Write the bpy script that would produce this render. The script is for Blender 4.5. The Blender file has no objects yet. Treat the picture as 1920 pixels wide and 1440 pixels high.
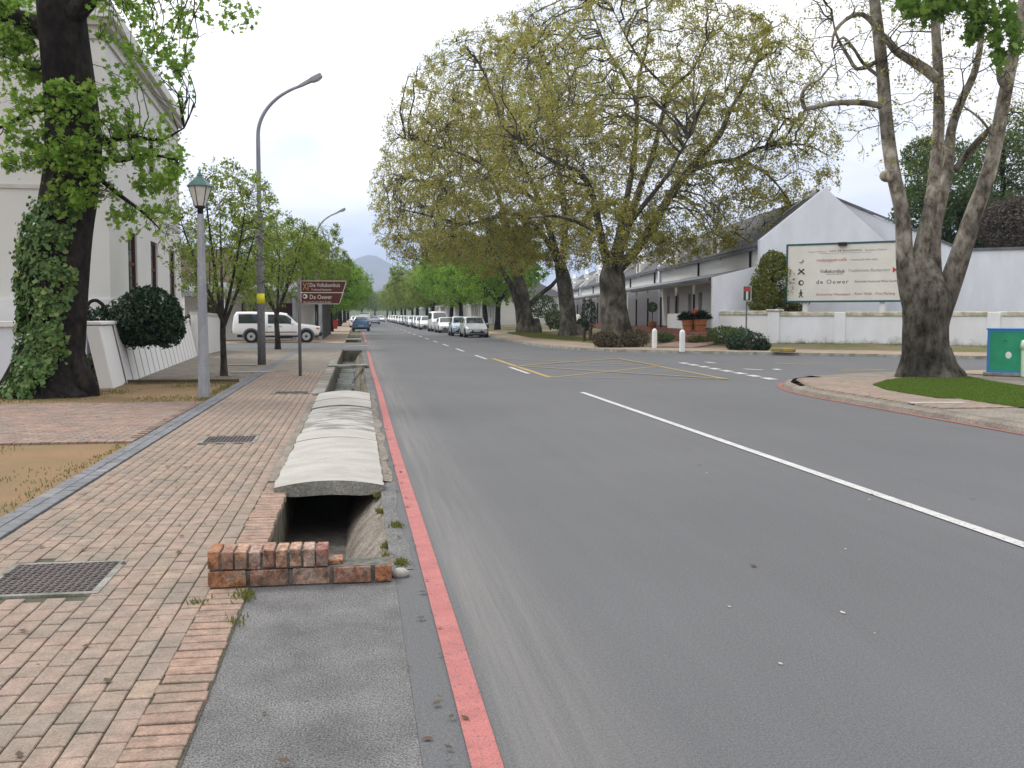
import bpy, bmesh, math, random
import numpy as np
from mathutils import Vector, Matrix, kdtree

SC = bpy.context.scene
COL = SC.collection
rnd = random.Random(7)
nrg = np.random.default_rng(11)

# ------------------------------------------------------------------ camera
F_PX, H_CAM = 1900.0, 1.65
PITCH = math.atan(130 / F_PX)
PHI = math.atan(290 / F_PX * math.cos(PITCH))
cam_d = bpy.data.cameras.new('camera')
cam_d.sensor_width = 36.0
cam_d.lens = 36.0 * F_PX / 1920.0
cam_d.clip_start = 0.05
cam_d.clip_end = 20000
cam = bpy.data.objects.new('camera', cam_d)
COL.objects.link(cam)
cam.location = (0, 0, H_CAM)
cam.rotation_euler = (math.pi / 2 - PITCH, 0, -PHI)
SC.camera = cam

# ------------------------------------------------------------------ light
SUN_DIR = Vector((-0.45, 0.42, 0.79)).normalized()
elev = math.asin(SUN_DIR.z)
azim = math.atan2(SUN_DIR.x, SUN_DIR.y)
world = bpy.data.worlds.new('World')
SC.world = world
world.use_nodes = True
wn, wl = world.node_tree.nodes, world.node_tree.links
wn.clear()
w_out = wn.new('ShaderNodeOutputWorld')
sky = wn.new('ShaderNodeTexSky')
sky.sky_type = 'NISHITA'
sky.sun_disc = False
sky.sun_elevation = elev
sky.sun_rotation = azim
bg_sky = wn.new('ShaderNodeBackground'); bg_sky.inputs[1].default_value = 0.10
wl.new(sky.outputs[0], bg_sky.inputs[0])
tc = wn.new('ShaderNodeTexCoord')
mp = wn.new('ShaderNodeMapping'); mp.inputs['Scale'].default_value = (1.0, 1.0, 2.4)
mp.inputs['Location'].default_value = (0.35, 0.2, 0.0)
wl.new(tc.outputs['Generated'], mp.inputs[0])
nz = wn.new('ShaderNodeTexNoise'); nz.inputs['Scale'].default_value = 2.3
nz.inputs['Detail'].default_value = 7; nz.inputs['Roughness'].default_value = 0.55
wl.new(mp.outputs[0], nz.inputs['Vector'])
dot = wn.new('ShaderNodeVectorMath'); dot.operation = 'DOT_PRODUCT'
wl.new(tc.outputs['Generated'], dot.inputs[0]); dot.inputs[1].default_value = SUN_DIR
glow = wn.new('ShaderNodeMapRange'); glow.inputs['From Min'].default_value = -0.2; glow.inputs['From Max'].default_value = 1.0
glow.inputs['To Min'].default_value = 0.0; glow.inputs['To Max'].default_value = 1.0
wl.new(dot.outputs['Value'], glow.inputs['Value'])
ramp = wn.new('ShaderNodeValToRGB')
ramp.color_ramp.elements[0].position = 0.34; ramp.color_ramp.elements[0].color = (0.57, 0.62, 0.73, 1)
ramp.color_ramp.elements[1].position = 0.49; ramp.color_ramp.elements[1].color = (1.0, 0.98, 0.955, 1)
wl.new(nz.outputs['Fac'], ramp.inputs[0])
cl = wn.new('ShaderNodeMath'); cl.operation = 'MULTIPLY_ADD'
wl.new(glow.outputs[0], cl.inputs[0]); cl.inputs[1].default_value = 0.95; cl.inputs[2].default_value = 0.82
bg_cl = wn.new('ShaderNodeBackground')
wl.new(ramp.outputs[0], bg_cl.inputs[0]); wl.new(cl.outputs[0], bg_cl.inputs[1])
mxs = wn.new('ShaderNodeMixShader'); mxs.inputs[0].default_value = 0.97
wl.new(bg_sky.outputs[0], mxs.inputs[1]); wl.new(bg_cl.outputs[0], mxs.inputs[2])
wl.new(mxs.outputs[0], w_out.inputs['Surface'])

sun_d = bpy.data.lights.new('sun', 'SUN')
sun_d.energy = 1.4
sun_d.angle = math.radians(11)
sun_d.color = (1.0, 0.95, 0.88)
sun = bpy.data.objects.new('sun', sun_d)
COL.objects.link(sun)
sun.rotation_euler = (-SUN_DIR).to_track_quat('-Z', 'Y').to_euler()
sun.location = (-30, 20, 60)

SC.view_settings.view_transform = 'Standard'
SC.view_settings.look = 'None'
SC.view_settings.gamma = 1.0
SC.view_settings.use_curve_mapping = False
SC.view_settings.exposure = 0.40
SC.render.engine = 'CYCLES'
SC.cycles.use_denoising = True
SC.cycles.max_bounces = 6
SC.cycles.diffuse_bounces = 3
SC.cycles.glossy_bounces = 2
SC.cycles.transmission_bounces = 3
SC.cycles.transparent_max_bounces = 6
SC.cycles.volume_bounces = 0

# ------------------------------------------------------------------ pixels of the photograph (1920 x 1440) to positions
_R = Vector((math.cos(PHI), -math.sin(PHI), 0))
_Fh = Vector((math.sin(PHI), math.cos(PHI), 0))
_F = _Fh * math.cos(PITCH) + Vector((0, 0, -math.sin(PITCH)))
_U = _Fh * math.sin(PITCH) + Vector((0, 0, math.cos(PITCH)))
CAMP = Vector((0, 0, H_CAM))


def ray(x, y):
    return _F + _R * ((x - 960) / F_PX) + _U * ((720 - y) / F_PX)


def G(x, y, z=0.0):                       # on the ground
    d = ray(x, y)
    return CAMP + d * ((z - H_CAM) / d.z)


def PZ(x, y, zc):                         # at a known distance
    return CAMP + ray(x, y) * zc


def RP(x, y, a, u):                       # on the upright plane through a along u
    n = Vector((u[1], -u[0], 0))
    d = ray(x, y)
    return CAMP + d * ((Vector((a[0], a[1], 0)) - CAMP).dot(n) / d.dot(n))


# ------------------------------------------------------------------ object helpers
WORLD_ROOTS = set()


def tag(o, label=None, cat=None, group=None, kind=None):
    if label: o['label'] = label
    if cat: o['category'] = cat
    if group: o['group'] = group
    if kind: o['kind'] = kind
    return o


def thing(name, label, cat, loc=(0, 0, 0), rz=0.0, group=None, local=False):
    o = bpy.data.objects.new(name, None)
    o.empty_display_size = 0.2
    COL.objects.link(o)
    o.location = loc
    o.rotation_euler = (0, 0, rz)
    tag(o, label, cat, group)
    if not local:
        WORLD_ROOTS.add(o.name)
    return o


def link(name, me, parent=None):
    o = bpy.data.objects.new(name, me)
    COL.objects.link(o)
    if parent is not None:
        o.parent = parent
        if parent.name in WORLD_ROOTS:
            o.matrix_parent_inverse = parent.matrix_basis.inverted()
    return o


def copy_tree(o, parent=None):
    c = o.copy()
    COL.objects.link(c)
    if parent is not None:
        inv = o.matrix_parent_inverse.copy()
        c.parent = parent
        c.matrix_parent_inverse = inv
    for ch in list(o.children):
        copy_tree(ch, c)
    return c


class MB:
    def __init__(self):
        self.v, self.f = [], []

    def add(self, vs, fs):
        n = len(self.v)
        self.v += [tuple(p) for p in vs]
        self.f += [tuple(i + n for i in q) for q in fs]
        return self

    def box(self, c, s, rz=0.0, M=None):
        x, y, z = s[0] / 2, s[1] / 2, s[2] / 2
        vs = [Vector((a * x, b * y, d * z)) for d in (-1, 1) for b in (-1, 1) for a in (-1, 1)]
        R = Matrix.Rotation(rz, 3, 'Z') if M is None else M
        vs = [R @ p + Vector(c) for p in vs]
        return self.add(vs, [(0, 2, 3, 1), (4, 5, 7, 6), (0, 1, 5, 4), (2, 6, 7, 3), (0, 4, 6, 2), (1, 3, 7, 5)])

    def bx(self, x0, x1, y0, y1, z0, z1):
        return self.box(((x0 + x1) / 2, (y0 + y1) / 2, (z0 + z1) / 2), (x1 - x0, y1 - y0, z1 - z0))

    def quad(self, a, b, c, d):
        return self.add([a, b, c, d], [(0, 1, 2, 3)])

    def poly(self, pts):
        return self.add(pts, [tuple(range(len(pts)))])

    def extr(self, pts, vec):
        n = len(pts)
        vec = Vector(vec)
        vs = [Vector(p) for p in pts] + [Vector(p) + vec for p in pts]
        fs = [tuple(range(n))[::-1], tuple(range(n, 2 * n))]
        fs += [(i, (i + 1) % n, (i + 1) % n + n, i + n) for i in range(n)]
        return self.add(vs, fs)

    def tube(self, pts, rad, n=10, cap=True, lob=None):
        pts = [Vector(p) for p in pts]
        if not hasattr(rad, '__len__'):
            rad = [rad] * len(pts)
        vs, ref = [], None
        for i, p in enumerate(pts):
            t = (pts[min(i + 1, len(pts) - 1)] - pts[max(i - 1, 0)]).normalized()
            if ref is None:
                ref = Vector((1, 0, 0)) if abs(t.x) < 0.8 else Vector((0, 1, 0))
            a = (ref - t * ref.dot(t)).normalized()
            ref = a
            b = t.cross(a)
            for k in range(n):
                th = 2 * math.pi * k / n
                r = rad[i] * (lob(i, th) if lob else 1.0)
                vs.append(p + a * (math.cos(th) * r) + b * (math.sin(th) * r))
        fs = []
        for i in range(len(pts) - 1):
            for k in range(n):
                fs.append((i * n + k, i * n + (k + 1) % n, (i + 1) * n + (k + 1) % n, (i + 1) * n + k))
        if cap:
            fs.append(tuple(range(n))[::-1])
            fs.append(tuple(range((len(pts) - 1) * n, len(pts) * n)))
        return self.add(vs, fs)

    def lathe(self, prof, c=(0, 0, 0), n=16, rot=0.0):
        c = Vector(c)
        vs, fs = [], []
        for r, z in prof:
            for k in range(n):
                th = 2 * math.pi * k / n + rot
                vs.append(c + Vector((r * math.cos(th), r * math.sin(th), z)))
        for i in range(len(prof) - 1):
            for k in range(n):
                fs.append((i * n + k, i * n + (k + 1) % n, (i + 1) * n + (k + 1) % n, (i + 1) * n + k))
        fs.append(tuple(range(n))[::-1])
        fs.append(tuple(range((len(prof) - 1) * n, len(prof) * n)))
        return self.add(vs, fs)

    def ball(self, c, r, nu=12, nv=8, M=None):
        c = Vector(c)
        if not hasattr(r, '__len__'): r = (r, r, r)
        vs, fs = [], []
        for i in range(nv + 1):
            ph = math.pi * i / nv
            for k in range(nu):
                th = 2 * math.pi * k / nu
                q = Vector((r[0] * math.sin(ph) * math.cos(th), r[1] * math.sin(ph) * math.sin(th), r[2] * math.cos(ph)))
                vs.append(c + (M @ q if M else q))
        for i in range(nv):
            for k in range(nu):
                fs.append((i * nu + k, (i + 1) * nu + k, (i + 1) * nu + (k + 1) % nu, i * nu + (k + 1) % nu))
        return self.add(vs, fs)

    def mesh(self, name, mat, smooth=False, bevel=0.0, seg=1, fix=True):
        me = bpy.data.meshes.new(name)
        me.from_pydata(self.v, [], self.f)
        if bevel or fix:
            bm = bmesh.new(); bm.from_mesh(me)
            if fix:
                bmesh.ops.remove_doubles(bm, verts=bm.verts, dist=1e-5)
                bmesh.ops.recalc_face_normals(bm, faces=bm.faces)
            if bevel:
                es = [e for e in bm.edges if len(e.link_faces) == 2 and e.calc_face_angle(0) > 0.5]
                bmesh.ops.bevel(bm, geom=es, offset=bevel, segments=seg, affect='EDGES', profile=0.6)
            bm.to_mesh(me); bm.free()
        if smooth:
            me.polygons.foreach_set('use_smooth', [True] * len(me.polygons))
        if mat is not None:
            me.materials.append(mat)
        return me

    def build(self, name, mat, parent=None, **kw):
        return link(name, self.mesh(name, mat, **kw), parent)


def np_mesh(name, V, Fc, mat, smooth=False):
    V = np.ascontiguousarray(V, dtype=np.float32).reshape(-1, 3)
    k = Fc.shape[1]
    me = bpy.data.meshes.new(name)
    me.vertices.add(len(V)); me.vertices.foreach_set('co', V.ravel())
    me.loops.add(Fc.size); me.loops.foreach_set('vertex_index', Fc.astype(np.int32).ravel())
    me.polygons.add(len(Fc))
    me.polygons.foreach_set('loop_start', np.arange(0, Fc.size, k, dtype=np.int32))
    me.polygons.foreach_set('loop_total', np.full(len(Fc), k, dtype=np.int32))
    if smooth:
        me.polygons.foreach_set('use_smooth', np.ones(len(Fc), dtype=bool))
    me.update(calc_edges=True)
    me.materials.append(mat)
    return me


# ------------------------------------------------------------------ materials
def mat(name, col, rough=0.8, var=0.0, scale=6.0, col2=None, bump=0.0, bscale=60.0, metal=0.0, spec=0.3,
        coat=0.0, rand=0.0, stretch=(1, 1, 1), detail=5.0, speck=0.0, sscale=250.0, contrast=0.25, trans=0.0, emit=None, alpha=None):
    m = bpy.data.materials.new(name)
    m.use_nodes = True
    nt = m.node_tree; N, L = nt.nodes, nt.links
    b = N['Principled BSDF']
    b.inputs['Roughness'].default_value = rough
    b.inputs['Metallic'].default_value = metal
    b.inputs['Specular IOR Level'].default_value = spec
    b.inputs['Coat Weight'].default_value = coat
    b.inputs['Coat Roughness'].default_value = 0.08
    tcn = N.new('ShaderNodeNewGeometry')
    mpn = N.new('ShaderNodeMapping'); mpn.inputs['Scale'].default_value = stretch
    L.new(tcn.outputs['Position'], mpn.inputs[0])
    cur = None
    if col2 is None:
        col2 = tuple(max(0, c * (1 - var)) for c in col)
    if var or col2 != col:
        n1 = N.new('ShaderNodeTexNoise'); n1.inputs['Scale'].default_value = scale; n1.inputs['Detail'].default_value = detail
        n1.inputs['Roughness'].default_value = 0.6
        L.new(mpn.outputs[0], n1.inputs['Vector'])
        r = N.new('ShaderNodeValToRGB')
        r.color_ramp.elements[0].position = 0.5 - contrast / 2; r.color_ramp.elements[0].color = (*col2, 1)
        r.color_ramp.elements[1].position = 0.5 + contrast / 2; r.color_ramp.elements[1].color = (*col, 1)
        L.new(n1.outputs['Fac'], r.inputs[0])
        cur = r.outputs[0]
    if speck:
        n2 = N.new('ShaderNodeTexNoise'); n2.inputs['Scale'].default_value = sscale; n2.inputs['Detail'].default_value = 2
        L.new(tcn.outputs['Position'], n2.inputs['Vector'])
        mr = N.new('ShaderNodeMapRange'); mr.inputs['From Min'].default_value = 0.3; mr.inputs['From Max'].default_value = 0.7
        mr.inputs['To Min'].default_value = 1 - speck; mr.inputs['To Max'].default_value = 1 + speck
        L.new(n2.outputs['Fac'], mr.inputs[0])
        mm = N.new('ShaderNodeMix'); mm.data_type = 'RGBA'; mm.blend_type = 'MULTIPLY'; mm.inputs[0].default_value = 1.0
        if cur is not None: L.new(cur, mm.inputs[6])
        else: mm.inputs[6].default_value = (*col, 1)
        L.new(mr.outputs[0], mm.inputs[7])
        cur = mm.outputs[2]
    if rand:
        oi = N.new('ShaderNodeObjectInfo')
        ad = N.new('ShaderNodeMath'); ad.operation = 'ADD'
        L.new(oi.outputs['Random'], ad.inputs[0]); L.new(tcn.outputs['Random Per Island'], ad.inputs[1])
        fr = N.new('ShaderNodeMath'); fr.operation = 'FRACT'; L.new(ad.outputs[0], fr.inputs[0])
        mr = N.new('ShaderNodeMapRange'); mr.inputs['To Min'].default_value = 1 - rand; mr.inputs['To Max'].default_value = 1 + rand * 0.8
        L.new(fr.outputs[0], mr.inputs[0])
        mm = N.new('ShaderNodeMix'); mm.data_type = 'RGBA'; mm.blend_type = 'MULTIPLY'; mm.inputs[0].default_value = 1.0
        if cur is not None: L.new(cur, mm.inputs[6])
        else: mm.inputs[6].default_value = (*col, 1)
        L.new(mr.outputs[0], mm.inputs[7])
        cur = mm.outputs[2]
    if cur is not None: L.new(cur, b.inputs['Base Color'])
    else: b.inputs['Base Color'].default_value = (*col, 1)
    if bump:
        n3 = N.new('ShaderNodeTexNoise'); n3.inputs['Scale'].default_value = bscale; n3.inputs['Detail'].default_value = 4
        L.new(mpn.outputs[0], n3.inputs['Vector'])
        bp = N.new('ShaderNodeBump'); bp.inputs['Strength'].default_value = bump; bp.inputs['Distance'].default_value = 0.02
        L.new(n3.outputs['Fac'], bp.inputs['Height']); L.new(bp.outputs[0], b.inputs['Normal'])
    return m


def ramp_island(name, stops, rough=0.6, trans=0.35, noise=None, spec=0.25):
    """leaf or brick material: colour of each loose piece drawn from a ramp"""
    m = bpy.data.materials.new(name)
    m.use_nodes = True
    nt = m.node_tree; N, L = nt.nodes, nt.links
    b = N['Principled BSDF']; out = N['Material Output']
    b.inputs['Roughness'].default_value = rough; b.inputs['Specular IOR Level'].default_value = spec
    g = N.new('ShaderNodeNewGeometry'); oi = N.new('ShaderNodeObjectInfo')
    ad = N.new('ShaderNodeMath'); ad.operation = 'ADD'
    L.new(oi.outputs['Random'], ad.inputs[0]); L.new(g.outputs['Random Per Island'], ad.inputs[1])
    fr = N.new('ShaderNodeMath'); fr.operation = 'FRACT'; L.new(ad.outputs[0], fr.inputs[0])
    r = N.new('ShaderNodeValToRGB')
    el = r.color_ramp.elements
    for i, c in enumerate(stops):
        e = el[0] if i == 0 else (el[len(el) - 1] if i == len(stops) - 1 else el.new(i / (len(stops) - 1)))
        e.position = i / (len(stops) - 1); e.color = (*c, 1)
    L.new(fr.outputs[0], r.inputs[0])
    cur = r.outputs[0]
    if noise:
        amt, sc = noise
        n2 = N.new('ShaderNodeTexNoise'); n2.inputs['Scale'].default_value = sc; n2.inputs['Detail'].default_value = 5
        n2.inputs['Roughness'].default_value = 0.65
        L.new(g.outputs['Position'], n2.inputs['Vector'])
        mr = N.new('ShaderNodeMapRange'); mr.inputs['From Min'].default_value = 0.3; mr.inputs['From Max'].default_value = 0.7
        mr.inputs['To Min'].default_value = 1 - amt; mr.inputs['To Max'].default_value = 1 + amt
        L.new(n2.outputs['Fac'], mr.inputs[0])
        mm = N.new('ShaderNodeMix'); mm.data_type = 'RGBA'; mm.blend_type = 'MULTIPLY'; mm.inputs[0].default_value = 1.0
        L.new(cur, mm.inputs[6]); L.new(mr.outputs[0], mm.inputs[7]); cur = mm.outputs[2]
    L.new(cur, b.inputs['Base Color'])
    if trans:
        t = N.new('ShaderNodeBsdfTranslucent'); L.new(cur, t.inputs[0])
        mx = N.new('ShaderNodeMixShader'); mx.inputs[0].default_value = trans
        L.new(b.outputs[0], mx.inputs[1]); L.new(t.outputs[0], mx.inputs[2]); L.new(mx.outputs[0], out.inputs['Surface'])
    else:
        n3 = N.new('ShaderNodeTexNoise'); n3.inputs['Scale'].default_value = 110; n3.inputs['Detail'].default_value = 4
        L.new(g.outputs['Position'], n3.inputs['Vector'])
        bp = N.new('ShaderNodeBump'); bp.inputs['Strength'].default_value = 0.5; bp.inputs['Distance'].default_value = 0.01
        L.new(n3.outputs['Fac'], bp.inputs['Height']); L.new(bp.outputs[0], b.inputs['Normal'])
    return m


def grime(m, col, sc=1.6, lo=.42, hi=.68, amt=.75, fine=.35):
    """worn-in dirt that runs across the joints"""
    N, L = m.node_tree.nodes, m.node_tree.links
    b = N['Principled BSDF']; src = b.inputs['Base Color'].links[0].from_socket
    g = N.new('ShaderNodeNewGeometry')
    n = N.new('ShaderNodeTexNoise'); n.inputs['Scale'].default_value = sc; n.inputs['Detail'].default_value = 8; n.inputs['Roughness'].default_value = .68
    L.new(g.outputs['Position'], n.inputs['Vector'])
    r = N.new('ShaderNodeMapRange'); r.inputs['From Min'].default_value = lo; r.inputs['From Max'].default_value = hi; r.inputs['To Max'].default_value = amt; L.new(n.outputs['Fac'], r.inputs[0])
    mx = N.new('ShaderNodeMix'); mx.data_type = 'RGBA'; L.new(r.outputs[0], mx.inputs[0]); L.new(src, mx.inputs[6]); mx.inputs[7].default_value = (*col, 1)
    n2 = N.new('ShaderNodeTexNoise'); n2.inputs['Scale'].default_value = 95; n2.inputs['Detail'].default_value = 4; n2.inputs['Roughness'].default_value = .8
    L.new(g.outputs['Position'], n2.inputs['Vector'])
    r2 = N.new('ShaderNodeMapRange'); r2.inputs['From Min'].default_value = .3; r2.inputs['From Max'].default_value = .7; r2.inputs['To Min'].default_value = 1 - fine; r2.inputs['To Max'].default_value = 1 + fine; L.new(n2.outputs['Fac'], r2.inputs[0])
    m2 = N.new('ShaderNodeMix'); m2.data_type = 'RGBA'; m2.blend_type = 'MULTIPLY'; m2.inputs[0].default_value = 1; L.new(mx.outputs[2], m2.inputs[6]); L.new(r2.outputs[0], m2.inputs[7])
    L.new(m2.outputs[2], b.inputs['Base Color'])
    return m


def asphalt_mat():
    m = bpy.data.materials.new('asphalt'); m.use_nodes = True
    N, L = m.node_tree.nodes, m.node_tree.links
    b = N['Principled BSDF']; b.inputs['Roughness'].default_value = 0.82; b.inputs['Specular IOR Level'].default_value = 0.35
    g = N.new('ShaderNodeNewGeometry')

    def noise(scale, st, detail=4, rough=.55):
        mpn = N.new('ShaderNodeMapping'); mpn.inputs['Scale'].default_value = st; L.new(g.outputs['Position'], mpn.inputs[0])
        n = N.new('ShaderNodeTexNoise'); n.inputs['Scale'].default_value = scale; n.inputs['Detail'].default_value = detail; n.inputs['Roughness'].default_value = rough
        L.new(mpn.outputs[0], n.inputs['Vector']); return n.outputs['Fac']

    def rng(src, a, b_, lo, hi):
        r = N.new('ShaderNodeMapRange'); r.inputs['From Min'].default_value = a; r.inputs['From Max'].default_value = b_
        r.inputs['To Min'].default_value = lo; r.inputs['To Max'].default_value = hi; L.new(src, r.inputs[0]); return r.outputs[0]

    def mul(a, b_):
        r = N.new('ShaderNodeMath'); r.operation = 'MULTIPLY'; L.new(a, r.inputs[0]); L.new(b_, r.inputs[1]); return r.outputs[0]

    v = mul(rng(noise(.30, (1.2, .7, 1)), .3, .7, .92, 1.08), rng(noise(1.0, (5.0, .10, 1), 5), .3, .7, .965, 1.035))
    v = mul(v, rng(noise(110, (1, 1, 1), 3, .7), .3, .7, .55, 1.45))
    v = mul(v, rng(noise(45, (1, 1, 1), 3), .3, .7, .90, 1.10))
    mx = N.new('ShaderNodeMix'); mx.data_type = 'RGBA'; mx.inputs[0].default_value = 1; mx.blend_type = 'MULTIPLY'
    mx.inputs[6].default_value = (0.106, 0.108, 0.113, 1); L.new(v, mx.inputs[7])
    # dust that traffic sweeps against the channel side
    sx = N.new('ShaderNodeSeparateXYZ'); L.new(g.outputs['Position'], sx.inputs[0])
    d1 = rng(sx.outputs[0], .46, .60, 0, 1); d2 = rng(sx.outputs[0], .70, 1.25, 1, 0)
    dust = mul(mul(d1, d2), rng(noise(1.0, (14.0, .25, 1), 7, .75), .38, .70, .05, .42))
    mx2 = N.new('ShaderNodeMix'); mx2.data_type = 'RGBA'; L.new(dust, mx2.inputs[0]); L.new(mx.outputs[2], mx2.inputs[6]); mx2.inputs[7].default_value = (.27, .25, .225, 1)
    L.new(mx2.outputs[2], b.inputs['Base Color'])
    bp = N.new('ShaderNodeBump'); bp.inputs['Strength'].default_value = .4; bp.inputs['Distance'].default_value = .01
    L.new(noise(130, (1, 1, 1), 3), bp.inputs['Height']); L.new(bp.outputs[0], b.inputs['Normal'])
    return m


def plane_bark(name, light, mid, dark, sc=7.0, rough_below=None):
    m = bpy.data.materials.new(name); m.use_nodes = True
    N, L = m.node_tree.nodes, m.node_tree.links
    b = N['Principled BSDF']; b.inputs['Roughness'].default_value = 0.9; b.inputs['Specular IOR Level'].default_value = 0.15
    g = N.new('ShaderNodeNewGeometry')
    mpn = N.new('ShaderNodeMapping'); mpn.inputs['Scale'].default_value = (1, 1, 0.55)
    L.new(g.outputs['Position'], mpn.inputs[0])
    n1 = N.new('ShaderNodeTexNoise'); n1.inputs['Scale'].default_value = sc; n1.inputs['Detail'].default_value = 6; n1.inputs['Roughness'].default_value = 0.7
    L.new(mpn.outputs[0], n1.inputs['Vector'])
    r = N.new('ShaderNodeValToRGB'); e = r.color_ramp.elements
    e[0].position = 0.36; e[0].color = (*dark, 1); e[1].position = 0.66; e[1].color = (*light, 1)
    x = e.new(0.5); x.color = (*mid, 1)
    L.new(n1.outputs['Fac'], r.inputs[0])
    n2 = N.new('ShaderNodeTexNoise'); n2.inputs['Scale'].default_value = 1.1; n2.inputs['Detail'].default_value = 3
    L.new(g.outputs['Position'], n2.inputs['Vector'])
    mr = N.new('ShaderNodeMapRange'); mr.inputs['From Min'].default_value = 0.35; mr.inputs['From Max'].default_value = 0.65
    mr.inputs['To Min'].default_value = 0.38; mr.inputs['To Max'].default_value = 1.2
    L.new(n2.outputs['Fac'], mr.inputs[0])
    mm = N.new('ShaderNodeMix'); mm.data_type = 'RGBA'; mm.blend_type = 'MULTIPLY'; mm.inputs[0].default_value = 1
    L.new(r.outputs[0], mm.inputs[6]); L.new(mr.outputs[0], mm.inputs[7]); L.new(mm.outputs[2], b.inputs['Base Color'])
    if rough_below:      # old rough bark at the butt of the tree, smooth flaking bark above
        sx = N.new('ShaderNodeSeparateXYZ'); L.new(g.outputs['Position'], sx.inputs[0])
        ad = N.new('ShaderNodeMath'); ad.operation = 'MULTIPLY_ADD'; L.new(n2.outputs['Fac'], ad.inputs[0]); ad.inputs[1].default_value = -4.0; L.new(sx.outputs[2], ad.inputs[2])
        rr2 = N.new('ShaderNodeMapRange'); rr2.inputs['From Min'].default_value = rough_below - 3.2; rr2.inputs['From Max'].default_value = rough_below - 1.4; rr2.inputs['To Min'].default_value = .34; rr2.inputs['To Max'].default_value = 1.0; L.new(ad.outputs[0], rr2.inputs[0])
        m3 = N.new('ShaderNodeMix'); m3.data_type = 'RGBA'; m3.blend_type = 'MULTIPLY'; m3.inputs[0].default_value = 1; L.new(mm.outputs[2], m3.inputs[6]); L.new(rr2.outputs[0], m3.inputs[7]); L.new(m3.outputs[2], b.inputs['Base Color'])
    bp = N.new('ShaderNodeBump'); bp.inputs['Strength'].default_value = 0.8; bp.inputs['Distance'].default_value = 0.05
    L.new(n1.outputs['Fac'], bp.inputs['Height']); L.new(bp.outputs[0], b.inputs['Normal'])
    return m


M = {}
M['asphalt'] = asphalt_mat()
M['asphalt_patch'] = mat('coarse_asphalt', (0.19, 0.188, 0.185), 0.9, col2=(0.115, 0.115, 0.117), scale=2.2, speck=0.7, sscale=120, bump=0.8, bscale=110, contrast=0.35)
M['earth'] = mat('earth', (0.16, 0.13, 0.085), 0.95, col2=(0.10, 0.11, 0.05), scale=0.4, bump=0.4, bscale=20)
M['mortar'] = mat('mortar', (0.11, 0.098, 0.075), 0.95, col2=(0.06, 0.068, 0.038), scale=3.0, bump=0.5, bscale=90)
M['paver'] = ramp_island('paver_brick', [(0.285, 0.215, 0.172), (0.295, 0.213, 0.17), (0.275, 0.215, 0.175), (0.30, 0.215, 0.175), (0.305, 0.235, 0.18), (0.255, 0.205, 0.17), (0.29, 0.213, 0.177)], 0.9, 0.0, (0.28, 7.0))
M['soldier'] = ramp_island('edging_brick', [(0.285, 0.195, 0.15), (0.31, 0.21, 0.16), (0.25, 0.175, 0.14), (0.31, 0.225, 0.17)], 0.9, 0.0, (0.35, 12.0))
M['apron'] = ramp_island('apron_brick', [(0.27, 0.18, 0.15), (0.31, 0.20, 0.16), (0.24, 0.18, 0.155), (0.33, 0.23, 0.18), (0.22, 0.19, 0.175)], 0.9, 0.0, (0.25, 6.0))
grime(M['paver'], (.19, .17, .14), 1.6, .40, .70, .85); grime(M['soldier'], (.20, .175, .135), 2.2, .48, .72); grime(M['apron'], (.16, .145, .12))
M['greypaver'] = ramp_island('grey_paver', [(0.16, 0.165, 0.18), (0.19, 0.195, 0.21), (0.14, 0.145, 0.155), (0.21, 0.21, 0.215)], 0.9, 0.0, (0.25, 9.0))
M['wallbrick'] = ramp_island('wall_brick', [(0.27, 0.11, 0.06), (0.34, 0.17, 0.085), (0.22, 0.085, 0.065), (0.36, 0.19, 0.1), (0.36, 0.24, 0.19), (0.25, 0.13, 0.09)], 0.9, 0.0, (0.75, 22.0))
grime(M['wallbrick'], (.36, .32, .28), 9.0, .50, .64, .65, .3); grime(M['wallbrick'], (.055, .05, .04), 4.0, .52, .70, .75, .2)
M['wallmortar'] = mat('wall_mortar', (0.17, 0.165, 0.15), 0.95, col2=(0.07, 0.07, 0.06), scale=14, bump=0.6)
M['sand'] = mat('sandy_soil', (0.245, 0.148, 0.08), 0.95, col2=(0.165, 0.122, 0.06), scale=0.9, bump=0.5, bscale=45, speck=0.25, sscale=60, contrast=0.35)
M['path'] = mat('worn_path', (0.24, 0.21, 0.175), 0.95, col2=(0.17, 0.15, 0.125), scale=1.6, speck=0.3, sscale=30, bump=0.4)
def chipped(name, col, chip=.36, col2=None, sc=38):
    m = mat(name, col, .78, col2=col2 or tuple(c * .82 for c in col), scale=5, speck=.22, sscale=110, bump=.3, bscale=140)
    N, L = m.node_tree.nodes, m.node_tree.links
    b = N['Principled BSDF']; src = b.inputs['Base Color'].links[0].from_socket
    g = N.new('ShaderNodeNewGeometry'); n = N.new('ShaderNodeTexNoise'); n.inputs['Scale'].default_value = sc; n.inputs['Detail'].default_value = 8; n.inputs['Roughness'].default_value = .75
    L.new(g.outputs['Position'], n.inputs['Vector'])
    r = N.new('ShaderNodeMapRange'); r.inputs['From Min'].default_value = chip; r.inputs['From Max'].default_value = chip + .035; L.new(n.outputs['Fac'], r.inputs[0])
    mx = N.new('ShaderNodeMix'); mx.data_type = 'RGBA'; L.new(r.outputs[0], mx.inputs[0]); mx.inputs[6].default_value = (.10, .10, .102, 1); L.new(src, mx.inputs[7])
    L.new(mx.outputs[2], b.inputs['Base Color'])
    return m


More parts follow.
